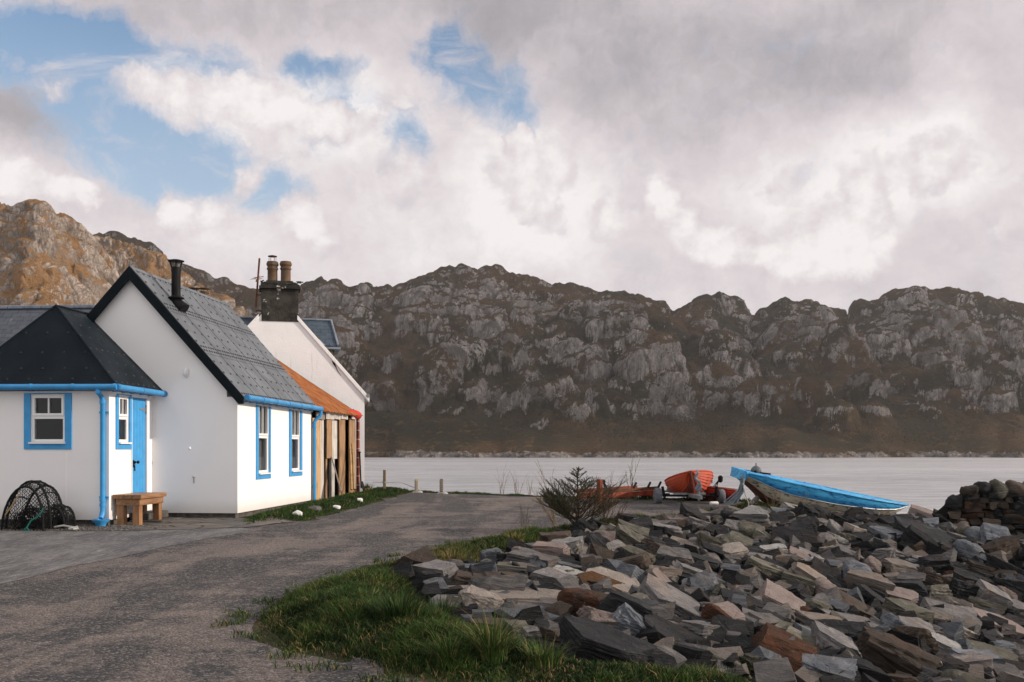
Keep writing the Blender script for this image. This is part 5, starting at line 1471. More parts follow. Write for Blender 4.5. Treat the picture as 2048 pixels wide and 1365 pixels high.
# traced stones: px centre, width, height, dip, tone, shape
RT = [
(1064,1204,235,56,5,'beige','slab'),(903,1188,128,24,2,'grey','slab'),(903,1212,90,34,3,'grey','slab'),(1033,1240,220,34,2,'blue','slab'),(1036,1141,88,32,4,'olive','block'),
(987,1117,48,40,0,'blue','wedge'),(952,1143,56,28,5,'blue','block'),(895,1150,32,30,-20,'white','wedge'),(870,1155,22,22,-10,'white','block'),(938,1164,60,42,14,'brown','block'),
(869,1174,80,24,0,'dark','slab'),(990,1178,48,32,-10,'beige','block'),(1026,1167,108,28,2,'brown','slab'),(1040,1180,76,28,6,'white','slab'),(1065,1123,92,50,12,'grey','block'),
(1162,1106,112,34,10,'beige','slab'),(1141,1144,60,42,10,'blue','block'),(1183,1126,38,34,0,'brown','boulder'),(1109,1165,66,52,14,'grey','block'),(1156,1178,46,40,30,'olive','block'),
(1205,1178,110,34,22,'orange','slab'),(1229,1168,118,48,20,'beige','slab'),(1242,1136,72,32,6,'pink','block'),(1312,1148,78,40,4,'beige','block'),(1340,1111,60,42,18,'brown','block'),
(1386,1150,70,44,22,'white','block'),(1402,1128,80,46,18,'dark','block'),(1381,1096,92,32,14,'beige','slab'),(1248,1119,124,26,6,'dark','slab'),(1344,1204,140,66,26,'grey','slab'),
(1263,1210,70,40,-8,'olive','block'),(1290,1225,64,42,-14,'blue','wedge'),(1205,1215,62,42,-6,'brown','wedge'),(1222,1296,176,86,20,'dark','block'),(1362,1282,165,62,24,'dark','slab'),
(1436,1318,118,58,22,'olive','boulder'),(1061,1279,36,58,4,'grey','block'),(1034,1264,42,40,8,'olive','block'),(1102,1272,30,30,0,'brown','wedge'),(980,1255,80,36,4,'brown','slab'),
(1360,1188,74,32,20,'brown','block'),(1413,1255,58,34,4,'dark','block'),(1336,1243,32,28,10,'grey','boulder'),(1393,1268,70,34,20,'beige','slab'),
(1545,1144,114,54,20,'olive','slab'),(1611,1156,80,64,32,'beige','slab'),(1587,1088,90,40,6,'dark','block'),(1658,1105,42,34,10,'beige','block'),(1692,1108,56,34,18,'grey','slab'),
(1694,1079,36,34,24,'olive','block'),(1547,1103,50,30,-6,'white','slab'),(1774,1077,78,40,8,'blue','block'),(1743,1134,42,36,4,'pink','boulder'),(1798,1136,70,40,14,'beige','block'),
(1872,1131,60,44,0,'dark','wedge'),(1726,1169,80,60,14,'beige','block'),(1661,1161,66,44,22,'dark','wedge'),(1629,1129,30,34,-6,'white','wedge'),(1806,1183,86,50,4,'dark','block'),
(1869,1189,54,44,0,'olive','block'),(1877,1163,66,42,22,'brown','slab'),(1900,1152,34,28,0,'rust','boulder'),(1928,1186,48,52,10,'dark','block'),(1983,1197,80,66,24,'grey','slab'),
(2014,1137,72,46,34,'dark','wedge'),(1566,1206,90,56,26,'pink','slab'),(1555,1188,54,40,20,'white','block'),(1496,1210,118,50,18,'dark','slab'),(1499,1237,124,54,12,'dark','slab'),
(1615,1226,52,38,24,'rust','boulder'),(1633,1258,56,28,6,'rust','boulder'),(1710,1250,134,52,14,'grey','slab'),(1640,1211,88,38,18,'dark','slab'),(1762,1208,84,34,12,'pink','slab'),
(1713,1217,80,40,20,'brown','block'),(1830,1238,78,38,8,'dark','block'),(1904,1238,108,46,16,'grey','wedge'),(1999,1250,104,42,18,'pink','slab'),(1574,1302,118,86,26,'rust','wedge'),
(1646,1289,108,60,16,'blue','block'),(1789,1316,140,106,24,'brown','block'),(1658,1350,100,60,8,'blue','block'),(1530,1330,72,62,6,'olive','block'),(1921,1334,100,56,-4,'grey','block'),
(1974,1314,122,50,10,'olive','slab'),(1888,1296,62,46,18,'white','block'),(1931,1272,44,44,26,'beige','slab'),(1982,1287,64,32,4,'blue','boulder'),(1928,1354,72,34,0,'grey','block'),
(2008,1341,84,42,6,'dark','slab'),(1798,1254,102,50,26,'dark','slab'),(1706,1333,70,64,46,'dark','slab'),(1853,1333,62,44,24,'beige','wedge'),(1861,1324,34,30,0,'pink','boulder'),
(1470,1032,80,24,6,'dark','wedge'),(1721,1031,50,24,-8,'dark','block'),(1763,1028,44,22,4,'brown','block'),(1846,1028,54,28,10,'pink','block'),(1856,1046,66,32,16,'grey','slab'),
(1895,1046,50,36,16,'dark','block'),(1748,1046,66,28,14,'grey','slab'),(1786,1047,28,26,20,'orange','boulder'),(1799,1043,34,28,10,'blue','block'),(1634,1048,50,22,2,'grey','block'),
(1538,1047,42,22,6,'grey','block'),(1574,1034,60,24,8,'blue','block'),(1729,1068,84,34,14,'beige','block'),(1857,1077,124,54,16,'dark','block'),(1542,1065,98,28,4,'dark','slab'),
(1931,1093,42,36,4,'dark','wedge'),(1995,1102,66,42,-6,'brown','block'),(1930,1068,44,22,8,'grey','slab'),(1375,1044,92,24,-2,'pink','slab'),(1258,1041,46,28,-4,'dark','wedge'),
(1283,1063,30,24,0,'beige','boulder'),(1222,1070,56,28,0,'olive','block'),(1288,1082,56,24,2,'dark','slab'),(1329,1065,68,42,10,'grey','slab'),(1240,1086,46,26,8,'pink','block'),
(1425,1066,60,26,4,'brown','block'),(1470,1062,56,28,10,'brown','block'),(1450,1085,50,30,0,'pink','boulder'),(1500,1090,44,24,6,'brown','boulder'),(1462,1108,60,40,-10,'beige','block'),
(1510,1120,60,30,10,'grey','block'),(1440,1176,60,30,14,'dark','block'),(1470,1150,60,30,16,'grey','slab'),(1660,1048,60,24,-4,'dark','block'),(1600,1046,46,22,10,'dark','slab'),
(2030,1180,50,50,20,'dark','block'),(2030,1220,46,34,8,'grey','block'),(1960,1140,50,36,14,'brown','block'),(1970,1165,50,30,20,'dark','slab'),(2010,1160,46,26,10,'beige','wedge'),
]
ROCKS = [(-1.5,11.35),(-1.0,10.8),(-.82,9.9),(-.5,9.1),(.12,8.25),(.62,7.8),(1.8,7.62),(2.3,7.1),(3.2,6.7),(4.3,6.9),(12.6,22.2),(10.2,21.4),(9.0,22.4),(7.5,21.9),(5.6,21.3),(4.3,20.5),(3.1,19.2),(2.1,18.0),(1.25,16.9),(.65,15.4),(.15,13.9),(-.35,12.8),(-1.0,12.0)]
TONE = {'dark':'dark slate','grey':'grey','blue':'blue grey','beige':'beige','pink':'pinkish','orange':'orange brown','rust':'rusty red','white':'pale veined','brown':'brown','olive':'olive grey'}
KIND = {'slab':'slab','block':'block','boulder':'boulder','wedge':'wedge'}
rocks = []
def add_rock(x, y, z, a, b, c, rot, tone, kind, seed, down=None, n=12):
    Q, F_ = rock_shape(a, b, c, seed, n, kind, down=down)
    o = mesh_obj('rock', Q, F_, RK[tone], smooth=True)
    for k_ in range(1): pass
    m_ = o.modifiers.new('es', 'EDGE_SPLIT'); m_.split_angle = R(24)
    o.location = (x, y, z); o.rotation_euler = rot
    rocks.append(dict(o=o, x=x, y=y, z=z, r=(a + b) / 2, a=a, tone=tone, kind=kind, px=CX + FPX * x / y, py=HY - FPX * (z - CAMZ) / y, w=2*a*FPX/y))
    return o
random.seed(31)
for i, (cx_, cy_, w_, h_, ang, tone, kind) in enumerate(RT):
    hx, hy_, hz = hit(cx_, cy_ + h_ * .42)
    sc = hy_ / FPX
    a = w_ * sc / 2 * 1.06; hw = h_ * sc
    b = max(.10, min(a * random.uniform(.62, .85), .75 if kind != 'slab' else .9))
    view = .14
    c = max(hw * .30, (hw - 2 * b * view) / 2) * (1.0 if kind != 'slab' else .95)
    if abs(ang) > 8: c = max(hw * .22, c - .35 * a * math.sin(R(abs(ang))))
    c = max(c, .045)
    Yc = hy_ + b * .55
    x = (cx_ - CX) / FPX * Yc; z = CAMZ - (cy_ - HY) / FPX * Yc
    dn = max(c, z - z1(x, Yc) + .06)
    add_rock(x, Yc, z, a, b, c, (R(random.uniform(2, 16)), R(ang + random.uniform(-3, 3)), R(random.uniform(-22, 22))), tone, kind, 1000 + i, dn * 1.02, 18 if w_ > 85 else 14)
placed = [(r_['x'], r_['y'], r_['r']) for r_ in rocks]
NT_ = len(rocks)
tones = ['dark']*12 + ['grey']*7 + ['blue']*4 + ['beige']*3 + ['pink']*2 + ['brown']*3 + ['olive']*3 + ['rust'] + ['white']
cand = 0
rr = np.random.default_rng(77)
PX_ = np.array([p[0] for p in ROCKS]); PY_ = np.array([p[1] for p in ROCKS])
while len(rocks) < 298 and cand < 30000:
    cand += 1
    Y = 6.9 + (22 - 6.9) * rr.random() ** .85; X = rr.uniform(-1.5, 12.5)
    if not inpoly(np.array([X]), np.array([Y]), ROCKS)[0] or X > .535 * Y: continue
    frac = len(rocks) / 298
    a = rr.uniform(.20, .34) * (1.15 - .55 * frac) * (1 + .012 * (Y - 8))
    if any((X-px_)**2 + (Y-py_)**2 < (.60 * (a*.8 + r_))**2 for px_, py_, r_ in placed): continue
    kind = rr.choice(['slab','block','block','wedge','boulder']); tone = tones[rr.integers(len(tones))]
    b = a * rr.uniform(.6, .9); c = a * {'slab': rr.uniform(.26,.4),'block': rr.uniform(.42,.65),'wedge': rr.uniform(.5,.75),'boulder': rr.uniform(.5,.7)}[kind]
    z = z1(X, Y) + c * .75 + rr.uniform(0, .05)
    add_rock(X, Y, z, a, b, c, (R(rr.uniform(-4, 18)), R(rr.normal(14, 12)), R(rr.uniform(-35, 35))), tone, kind, 5000 + cand, max(c, z - z1(X, Y) + .05))
    placed.append((X, Y, (a + b) / 2))

tag(sheet('gap_shade_bed', ROCKS, .3, .012, M['bed']), kind='structure')  # near-black sheet added to put shade in the gaps between the rocks
# small broken stone filling the hollows between
mbv = []; mbf = []; mi = []; off = 0
tn = list(RK.keys())
for k in range(3800):
    Y = 6.9 + (22.2 - 6.9) * rr.random() ** .9; X = rr.uniform(-1.5, 12.5)
    if not inpoly(np.array([X]), np.array([Y]), ROCKS)[0] or X > .56 * Y: continue
    a = rr.uniform(.05, .17) * (1 + .02 * (Y - 8)); Q, F_ = rock_shape(a, a*rr.uniform(.6,1), a*rr.uniform(.35,.8), 9000 + k, 3, 'block')
    e = Euler((R(rr.uniform(-30, 30)), R(rr.uniform(-30, 30)), R(rr.uniform(0, 360)))).to_matrix(); Q = Q @ np.array(e).T + np.array([X, Y, z1(X, Y) + rr.uniform(-.02, .10)])
    mbv.append(Q); mbf += [tuple(i + off for i in f) for f in F_]; off += len(Q); mi += [[0,0,1,0,1,0,2,3,8,1,0][rr.integers(11)]] * len(F_)
o = mesh_obj('rubble', np.concatenate(mbv), mbf, [RK[k] for k in tn], None, True, mi)
m_ = o.modifiers.new('es', 'EDGE_SPLIT'); m_.split_angle = R(30)
tag(o, 'small broken stones filling gaps between the big rocks of the bank', 'rubble', None, 'stuff')

# labels that single each rock out: look first, then what it lies beside
def landmark(px, py):
    if py < 1058:
        for lim, s_ in ((1300,'atop the bank right of the spruce'),(1440,'atop the bank below the orange dinghy'),(1600,'atop the bank below the blue stern'),(1740,'atop the bank under the blue hull'),(1830,'atop the bank under the blue bow'),(9999,'atop the bank beside the stone wall')):
            if px < lim: return s_
    if px < 940: return 'at the left tip of the bank' if py < 1200 else 'half sunk in the verge grass'
    col = next(s_ for lim, s_ in ((1060,'left of the spruce'),(1200,'below the spruce'),(1330,'below the red trolley'),(1450,'below the orange dinghy'),(1580,'below the blue stern'),(1720,'below the blue hull'),(1840,'below the blue bow'),(1950,'below the stone wall'),(9999,'near the right edge')) if px < lim)
    row = next(s_ for lim, s_ in ((1085,'near bank top'),(1120,'high bank'),(1160,'upper bank'),(1205,'middle bank'),(1255,'lower bank'),(1305,'low bank'),(9999,'bank foot')) if py < lim)
    return row + ' ' + col
def size(w_): return 'huge' if w_ > 150 else 'big' if w_ > 90 else 'medium' if w_ > 55 else 'small'
by = {}
for r_ in rocks:
    r_['base'] = f"{size(r_['w'])} {TONE[r_['tone']]} {KIND[r_['kind']]}"; r_['lm'] = landmark(r_['px'], r_['py'])
    by.setdefault((r_['base'], r_['lm']), []).append(r_)
ords = ['leftmost','second from left','third from left','fourth from left','fifth from left','sixth from left','seventh from left','eighth from left']
for (bs, lm), lst in by.items():
    lst.sort(key=lambda r_: r_['px'])
    for k, r_ in enumerate(lst):
        if len(lst) == 1: lab = f'{bs}, {lm}'
        elif len(lst) == 2: lab = f"{bs}, {lm}, {'left' if k == 0 else 'right'} of two"
        else: lab = f'{bs}, {lm}, {ords[k]}'
        tag(r_['o'], lab, 'rock', 'rocks of the sea bank')

# stones on the lawn
for px, py, w_, h_, mat, lab in ((594,1027,24,11,'wstone','flat white painted stone in front of the first blue window'),(673,1015,18,7,'wstone','low white painted stone half sunk in lawn before the shed'),
        (720,1000,15,12,'wstone','round white painted stone at the far end of lawn'),(628,1018,26,13,None,'grey natural stone lying between two white stones on lawn')):
    X, Y, z = hit(px, py + h_ * .4); a = w_ / 2 * Y / FPX
    Q, F_ = rock_shape(a, a * .9, h_ / 2 * Y / FPX * 1.3, px, 9, 'boulder')
    o = mesh_obj('lawn_stone', Q, F_, M[mat] if mat else RK['grey'], smooth=True); o.location = (X, Y, z + .02); tag(o, lab, 'stone')
for px, py, w_, lab in ((650,988,32,'brown straw heap at the foot of the shed by the downpipe'),(703,984,30,'brown straw heap below the bamboo canes'),(733,983,14,'small brown straw heap in front of the far white gable')):
    X, Y, z = hit(px, py); a = w_ / 2 * Y / FPX
    Q, F_ = rock_shape(a, a * .8, a * .55, px, 10, 'boulder', rough=2.5); o = mesh_obj('straw_heap', Q, F_, M['straw'], smooth=True); o.location = (X, Y + .1, z + .03); tag(o, lab, 'straw heap')

# ------------------------------------------------------------------ dry stone wall
WY = 20.9
wl = empty('stone_wall', (9.2, WY, z1(9.2, WY)), 0, 'dark dry stone wall with round cope stones stepping down at its left end', 'wall')
base = Vector(wl.location)
prof = [(1893,1018),(1905,1008),(1918,997),(1930,985),(1945,975),(1960,968),(2060,968),(2300,966)]
def wtop(x): return CAMZ - (np.interp(CX + FPX * x / WY, [p[0] for p in prof], [p[1] for p in prof]) - HY) / FPX * WY
rw = np.random.default_rng(8)
vv = []; ff = []; mi = []; off = 0
z = -1.05; row = 0
wt = ['dark','brown','brown','dark','dark','brown','rust']
while z < .95:
    hgt = rw.uniform(.07, .13); x = 9.0 + rw.uniform(0, .2)
    while x < 13.4:
        ln = rw.uniform(.12, .36)
        if z + hgt < wtop(x + ln/2) - .12 and z + hgt > float(Z(np.array([x]), np.array([WY]))[0]) - .3:
            Q, F_ = rock_shape(ln/2*1.06, .20, hgt/2*1.1, int(rw.integers(1e6)), 5, 'block')
            Q = Q + np.array([x + ln/2, WY + .18 + rw.normal(0, .025), z + hgt/2 + rw.normal(0, .01)]) - np.array(base)
            vv.append(Q); ff += [tuple(i + off for i in f) for f in F_]; off += len(Q); mi += [int(rw.integers(7))] * len(F_)
        x += ln + .01
    z += hgt
o = mesh_obj('masonry', np.concatenate(vv), ff, [RK[k] for k in wt], wl, True, mi); m_ = o.modifiers.new('es', 'EDGE_SPLIT'); m_.split_angle = R(34)
mb = MB(); xs_ = np.linspace(9.15, 13.4, 30)
mb.prism([(9.1,-1.4)] + [(13.4,-1.4)] + [(x_, wtop(x_)-.2) for x_ in xs_[::-1]], lambda a_,b_,d_: (a_-base.x, d_-base.y, b_-base.z), WY+.1, WY+.75)
mb.build('core', M['dark'], wl)
x = 9.22; k = 0
ct = ['dark','brown','dark','olive','brown','grey','brown','dark']
while x < 13.2:
    ln = rw.uniform(.26, .44) if x > 9.7 else rw.uniform(.2, .3); hh = rw.uniform(.13, .19)
    Q, F_ = rock_shape(ln/2*1.05, .3, hh, 40 + k, 8, 'boulder'); o = mesh_obj('cope_stone', Q, F_, RK[ct[k % 8]], wl, True)
    o.location = Vector((x + ln/2, WY + .2, wtop(x + ln/2) - hh*.72)) - base; o.rotation_euler = (0, R(rw.uniform(-12, 12)), 0)
    m_ = o.modifiers.new('es', 'EDGE_SPLIT'); m_.split_angle = R(50)
    x += ln * .98; k += 1

# ------------------------------------------------------------------ boats and trailers
def scuffed(name, col, col2, dark):
    m, t = newmat(name); c = t.coord()
    n = t.noise(c, 3.0, 7, .68); n2 = t.noise(t.mapping(c, (1.2, 2, 5)), 4.5, 7, .72)
    colr = t.mix(t.mr(n, .38, .62), col, col2)
    colr = t.mix(t.mr(n2, .53, .60), colr, dark)
    t.finish(colr, .55, t.bump(n2, .25, .004), 0, .4); return m
M['bblue'] = scuffed('scuffed_blue_hull', (.035,.30,.60), (.06,.40,.70), (.012,.10,.32))
M['bblued'] = scuffed('worn_dark_blue_hull', (.02,.20,.48), (.035,.29,.58), (.010,.07,.24))
M['bwhite'] = scuffed('scuffed_white_hull', (.70,.65,.55), (.6,.53,.42), (.06,.07,.08))
M['bred'] = scuffed('worn_red_antifouling', (.15,.045,.03), (.09,.035,.026), (.03,.025,.025))
M['borange'] = scuffed('orange_hull', (.47,.055,.010), (.34,.04,.010), (.36,.05,.012))
M['bdark'] = scuffed('dark_red_hull_bottom', (.20,.03,.015), (.14,.025,.015), (.05,.02,.015))

def hull(parent, Lh, beam, sheer, keel, rows, mats, full, nst=28, name='hull', clinker=0):
    """sheer(f), keel(f) heights; full(f) plan half-breadth factor; rows: fractions from sheer to keel with material per strip"""
    mb = MB(); V = []; fr = np.linspace(0, 1, nst)
    R_ = [r_[0] for r_ in rows]; nr = len(R_)
    for f in fr:
        hb = beam / 2 * full(f); zs, zk = sheer(f), keel(f)
        ring = []
        for s_ in (1, -1):
            for q in R_:
                y = hb * math.cos(q * math.pi / 2) ** .62 if q < 1 else 0
                bulge = 1.0
                zq = zs + (zk - zs) * (q ** .95)
                ring.append((f * Lh, s_ * y * bulge, zq))
        V.append(ring)
    for i in range(nst - 1):
        for s_ in (0, 1):
            for j in range(nr - 1):
                mb.cur = rows[j][1]
                a, b = s_ * nr + j, s_ * nr + j + 1
                step = np.array([0, 0, 0])
                q = [V[i][a], V[i+1][a], V[i+1][b], V[i][b]]
                if clinker:
                    q = [Vector(p) for p in q]; o_ = Vector((0, (1 if s_ == 0 else -1) * clinker, -clinker*.4))
                    q2 = [q[0], q[1], q[2] + o_, q[3] + o_]; mb.face(q2); mb.face([q[3], q[2], q[2] + o_, q[3] + o_])
                else: mb.face(q)
    mb.cur = rows[0][1]
    for end in (0, nst - 1):
        ring = V[end]; mb.face([ring[k] for k in range(nr)] + [ring[nr + k] for k in range(nr - 2, -1, -1)])
    return mb, V
# blue and white open boat lying on the bank, bow down to the right
A = at(1480, 942, 22.6); Bp = at(1815, 1011, 23.3)
d = Bp - A; Lb = d.length
bb = empty('blue_boat', A, 0, 'long blue and white open boat with flaking paint lying tilted on the rocks', 'boat')
xa = d.normalized(); za = Vector((.02, -.10, 1)); ya = za.cross(xa).normalized(); za = xa.cross(ya)
rotm = Matrix((xa, ya, za)).transposed(); bb.rotation_euler = rotm.to_euler()
sheer = lambda f: .0 - .02 * math.sin(math.pi * f)
keel = lambda f: np.interp(f, [0, .06, .14, .24, .5, .75, .9, 1], [-.20, -.32, -.54, -.72, -.72, -.56, -.36, -.03])
full = lambda f: np.interp(f, [0, .15, .4, .62, .8, .92, 1], [.70, .88, 1.0, .93, .68, .36, .03])
rowsb = [(0,0),(.10,0),(.19,4),(.30,4),(.33,3),(.36,1),(.48,1),(.60,1),(.70,1),(.76,2),(.88,2),(1.0,2)]
mb, V = hull(bb, Lb, 1.45, sheer, keel, rowsb, None, full)
hl_ = mb.build('hull', [M['bblue'], M['bwhite'], M['bred'], M['rope'], M['bblued']], bb, smooth=True, recalc=False)
bm = bmesh.new(); bm.from_mesh(hl_.data); bmesh.ops.remove_doubles(bm, verts=bm.verts, dist=.0005); bmesh.ops.recalc_face_normals(bm, faces=bm.faces); bm.to_mesh(hl_.data); bm.free()
mb = MB(); fr = np.linspace(0.0, 1, 28)
mb.grid(lambda u, v: (v * Lb, u * .725 * full(v) * .97, sheer(v) - .03 + .06 * (1 - u*u) + .022 * float(perlin(np.array([v*14+.3]), np.array([u*3+v*5]), 4)[0]) * (1 - abs(u))), np.linspace(-1, 1, 15), np.linspace(0, 1, 60)); mb.build('deck_cover', M['bblue'], bb, smooth=True, recalc=False)
for s_ in (1, -1):
    mb = MB(); mb.tube([(f * Lb, s_ * .725 * full(f) * 1.0, sheer(f) + .012) for f in fr], .024, 8); mb.build('gunwale', M['bblue'], bb, smooth=True)
mb = MB(); q = .345
mb.tube([(f * Lb, -.725 * full(f) * math.cos(q*math.pi/2)**.62 - .008, sheer(f) + (keel(f)-sheer(f))*q**.95) for f in fr], .014, 6); mb.build('rubbing_strake', M['galv'], bb, smooth=True)
mb = MB(); mb.box(-.03, -.002, -.45, .45, -.18, .035); mb.build('transom_board', M['bblue'], bb, bevel=.01)
q0 = at(1512, 944, 23.2)
ob = empty('outboard_motor', q0, R(70), 'dull grey outboard motor head showing above the blue boat', 'outboard motor')
mb = MB(); mb.lathe([(.02,-.02),(.115,-.015),(.128,.03),(.12,.07),(.095,.115),(.05,.15),(.015,.162)], (0,0,-.02), 14); mb.build('cowling', M['cowlgrey'], ob, smooth=True)
mb = MB(); mb.tube([(0,0,.13),(0,0,.20)], .012, 8); mb.box(-.16,-.10,-.03,.03,-.06,.03); mb.bar((-.05,-.1,-.02),(-.07,-.34,-.05),.03,.035); mb.box(.08,.17,-.04,.04,-.05,.01); mb.build('tiller', M['black'], ob, bevel=.004)
mb = MB(); mb.tube([(0,0,-.05),(.03,0,-.35),(.06,0,-.55)], [.06,.05,.04], 10); mb.build('shaft', M['black'], ob, smooth=True)
q0 = at(1527, 947, 22.95); mb = MB(); mb.tube([(0,0,-.12),(0,0,.015)], .022, 8); mb.tube([(-.03,0,.0),(.03,0,.0)], .018, 6); o = mb.build('mooring_cleat', M['black'], bb); o.matrix_world = Matrix.Translation(q0) ; o.parent = bb; o.matrix_parent_inverse = Matrix.Identity(4)
o.location = rotm.inverted() @ (q0 - A); o.rotation_euler = rotm.inverted().to_euler()
# hanging ropes
random.seed(3)
p0 = at(1483, 957, 22.2); mb = MB()
for k in range(16):
    e = at(1448 + k * 1.9 + random.uniform(-2, 2), 1008 - abs(k-7)*.4 + random.uniform(-2, 2), 22.2 + random.uniform(-.1, .1)); m1 = p0.lerp(e, .45) + Vector((.10, 0, -.02 + random.uniform(-.05, .02))); m0 = p0.lerp(e, .15) + Vector((.03, 0, -.05))
    mb.tube([Vector((0,0,0)) + Vector((random.uniform(-.03,.03),0,0)), m0 - p0, m1 - p0, e - p0], .011, 5)
for k in range(4): mb.tube([Vector((-.04+.02*k, -.02, .05)), Vector((.03, -.05, -.02-.02*k)), Vector((.05-.03*k, 0, -.06))], .014, 6)
o = mb.build('mooring_rope', M['ropeb'], None, smooth=True); o.location = p0; tag(o, 'thick hank of blue grey rope hanging from the raised end of the blue boat', 'rope')
mb = MB(); pts = [at(x_, y_, 22.1) - p0 for x_, y_ in ((1488,958),(1487,975),(1491,992),(1497,1005),(1497,1016),(1492,1024),(1484,1023))]; mb.tube(pts, .012, 6)
o = mb.build('cord', M['rope'], None, smooth=True); o.location = p0; tag(o, 'single pale cord dangling from the blue boat to the rocks', 'rope')
# logs propping the boat and driftwood
for (x0, y0, x1, y1, Y0_, Y1_, r, lab) in ((1565,1018,1640,1041,21.9,21.4,.075,'long grey driftwood log lying below the blue boat hull'),(1500,1010,1530,985,22.5,22.9,.06,'short timber prop slanting under the raised end of the blue boat')):
    a = at(x0, y0, Y0_); b = at(x1, y1, Y1_); mb = MB(); mb.tube([Vector((0,0,0)), (b-a)*.5+Vector((0,0,.02)), b-a], [r*.9, r, r*.8], 9); o = mb.build('driftwood_log' if r > .07 else 'timber_prop', M['plankg'], None, smooth=True); o.location = a; tag(o, lab, 'log' if r > .07 else 'prop')

# orange clinker dinghy on its road trailer, bow towards us
ox, oy = (1392 - CX) / FPX * 24.3, 24.3
Lo = 3.0
od = empty('orange_dinghy', (ox, oy, z1(ox, oy)), 0, 'bright orange clinker dinghy with its bow towards us on a trailer', 'boat')
bowz = CAMZ - (943 - HY) / FPX * oy - od.location.z
sheer = lambda f: np.interp(f, [0, .3, .6, 1], [bowz, bowz-.13, bowz-.24, bowz-.30])
keel = lambda f: np.interp(f, [0, .04, .10, .2, .5, 1], [bowz-.06, bowz-.42, bowz-.58, bowz-.68, bowz-.74, bowz-.70])
full = lambda f: np.interp(f, [0, .05, .15, .3, .5, .75, 1], [.02, .30, .62, .88, 1.0, .98, .82])
rq = [(0,0),(.10,0),(.22,0),(.34,0),(.46,0),(.58,0),(.70,1),(.82,1),(1.0,1)]
mb, V = hull(od, Lo, 1.22, sheer, keel, rq, None, full, 26, clinker=.028)
ho = mb.build('hull', [M['borange'], M['bdark']], od, recalc=True)
mb = MB(); 
for s_ in (1, -1): mb.tube([(f * Lo, s_ * .61 * full(f), sheer(f) + .01) for f in np.linspace(0, 1, 26)], .022, 8)
mb.build('gunwale', M['borange'], od, smooth=True)
mb = MB(); mb.tube([(-.015, 0, sheer(0)+.02), (-.02, 0, bowz-.10), (.03, 0, bowz-.32), (.16, 0, bowz-.52), (.34,0,bowz-.64)], .022, 8); mb.build('stem', M['bdark'], od, smooth=True)
mb = MB()
for f in (.35, .62): mb.box(f*Lo-.1, f*Lo+.1, -.6*full(f), .6*full(f), sheer(f)-.22, sheer(f)-.19)
mb.build('thwart', M['plank'], od)
od.rotation_euler = (R(-9), R(-1), R(90 - 7))
mb = MB(); random.seed(9)
pts0 = [Vector((ox + .02, oy - .05, od.location.z + bowz + .03))]
for k in range(9): pts0.append(pts0[0] + Vector((random.uniform(-.05,.07), -.06 + random.uniform(-.03,.03), -.075 * (k+1))))
pts0.append(Vector((ox + .05, oy - .15, od.location.z + .1)))
mb.tube([p - pts0[0] for p in pts0], [.02,.03,.036,.034,.03,.036,.034,.03,.022,.016,.014], 8); 
for k in range(4): mb.tube([Vector((.02*k-.02,-.05,-.2-.05*k)), Vector((.08,-.1,-.36-.04*k)), Vector((.0,-.09,-.5)), Vector((-.05+.04*k,-.08,-.42))], .014, 6)
o = mb.build('painter_rope', M['ropeb'], None, smooth=True); o.location = pts0[0]; tag(o, 'tangled grey rope draped over the bow of the orange dinghy', 'rope')
mb = MB(); e0 = at(1438, 960, 25.4)
for k in range(3): mb.tube([Vector((0,0,0)), Vector((-.06-.04*k,-.05,-.15)), Vector((-.02+.03*k,-.06,-.42))], .012, 6)
mb.lathe([(.02,-.09),(.06,-.06),(.065,.05),(.03,.09)], (.03,-.03,.02), 10); o = mb.build('fender', M['black'], None, smooth=True); o.location = e0; tag(o, 'dark fender with cords hanging at the right side of orange dinghy', 'fender')

def wheel(parent, x, y, z, r, w_, mt='grey_tyre'):
    mb = MB(); mb.lathe([(r*.62,-w_/2),(r*.9,-w_/2),(r,-w_*.3),(r,w_*.3),(r*.9,w_/2),(r*.62,w_/2),(r*.6,0)], (x,y,z), 22, 'x'); wv = mb.build('wheel', M[mt], parent, smooth=True)
    mb = MB(); mb.lathe([(r*.60,-w_*.3),(r*.5,-w_*.18),(r*.22,-w_*.22),(r*.2,-w_*.45),(.01,-w_*.45),(.01,w_*.3),(r*.6,w_*.3)], (x,y,z), 18, 'x'); mb.build('rim', M['galv'], wv, smooth=True)
tx0 = (1316 - CX) / FPX * 24.6; tx1 = (1440 - CX) / FPX * 24.9
tr = empty('boat_trailer', ((tx0+tx1)/2, 24.7, z1((tx0+tx1)/2, 24.7)), R(4), 'galvanised road trailer with two grey tyres under the orange dinghy', 'trailer')
hw = (tx1 - tx0) / 2
wheel(tr, -hw, 0, .19, .20, .15); wheel(tr, hw, 0, .17, .18, .14)
mb = MB(); mb.tube([(-hw+.07,0,.20),(hw-.07,0,.18)], .03, 8); mb.build('axle', M['black'], tr, smooth=True)
mb = MB(); mb.bar((0,-1.1,.20),(0,2.4,.22),.07,.09); mb.bar((-.4,.0,.24),(.4,.0,.24),.05,.05); mb.bar((-.4,1.4,.24),(.4,1.4,.24),.05,.05); mb.build('drawbar', M['galv'], tr, bevel=.004)
for s_ in (-1, 1):
    mb = MB(); mb.bar((s_*.62,.0,.12),(s_*.68,.0,.42),.05,.06); mb.bar((s_*.5,.0,.23),(s_*.68,.0,.23),.05,.05); mb.build('cradle_arm', M['black'], tr, bevel=.003)
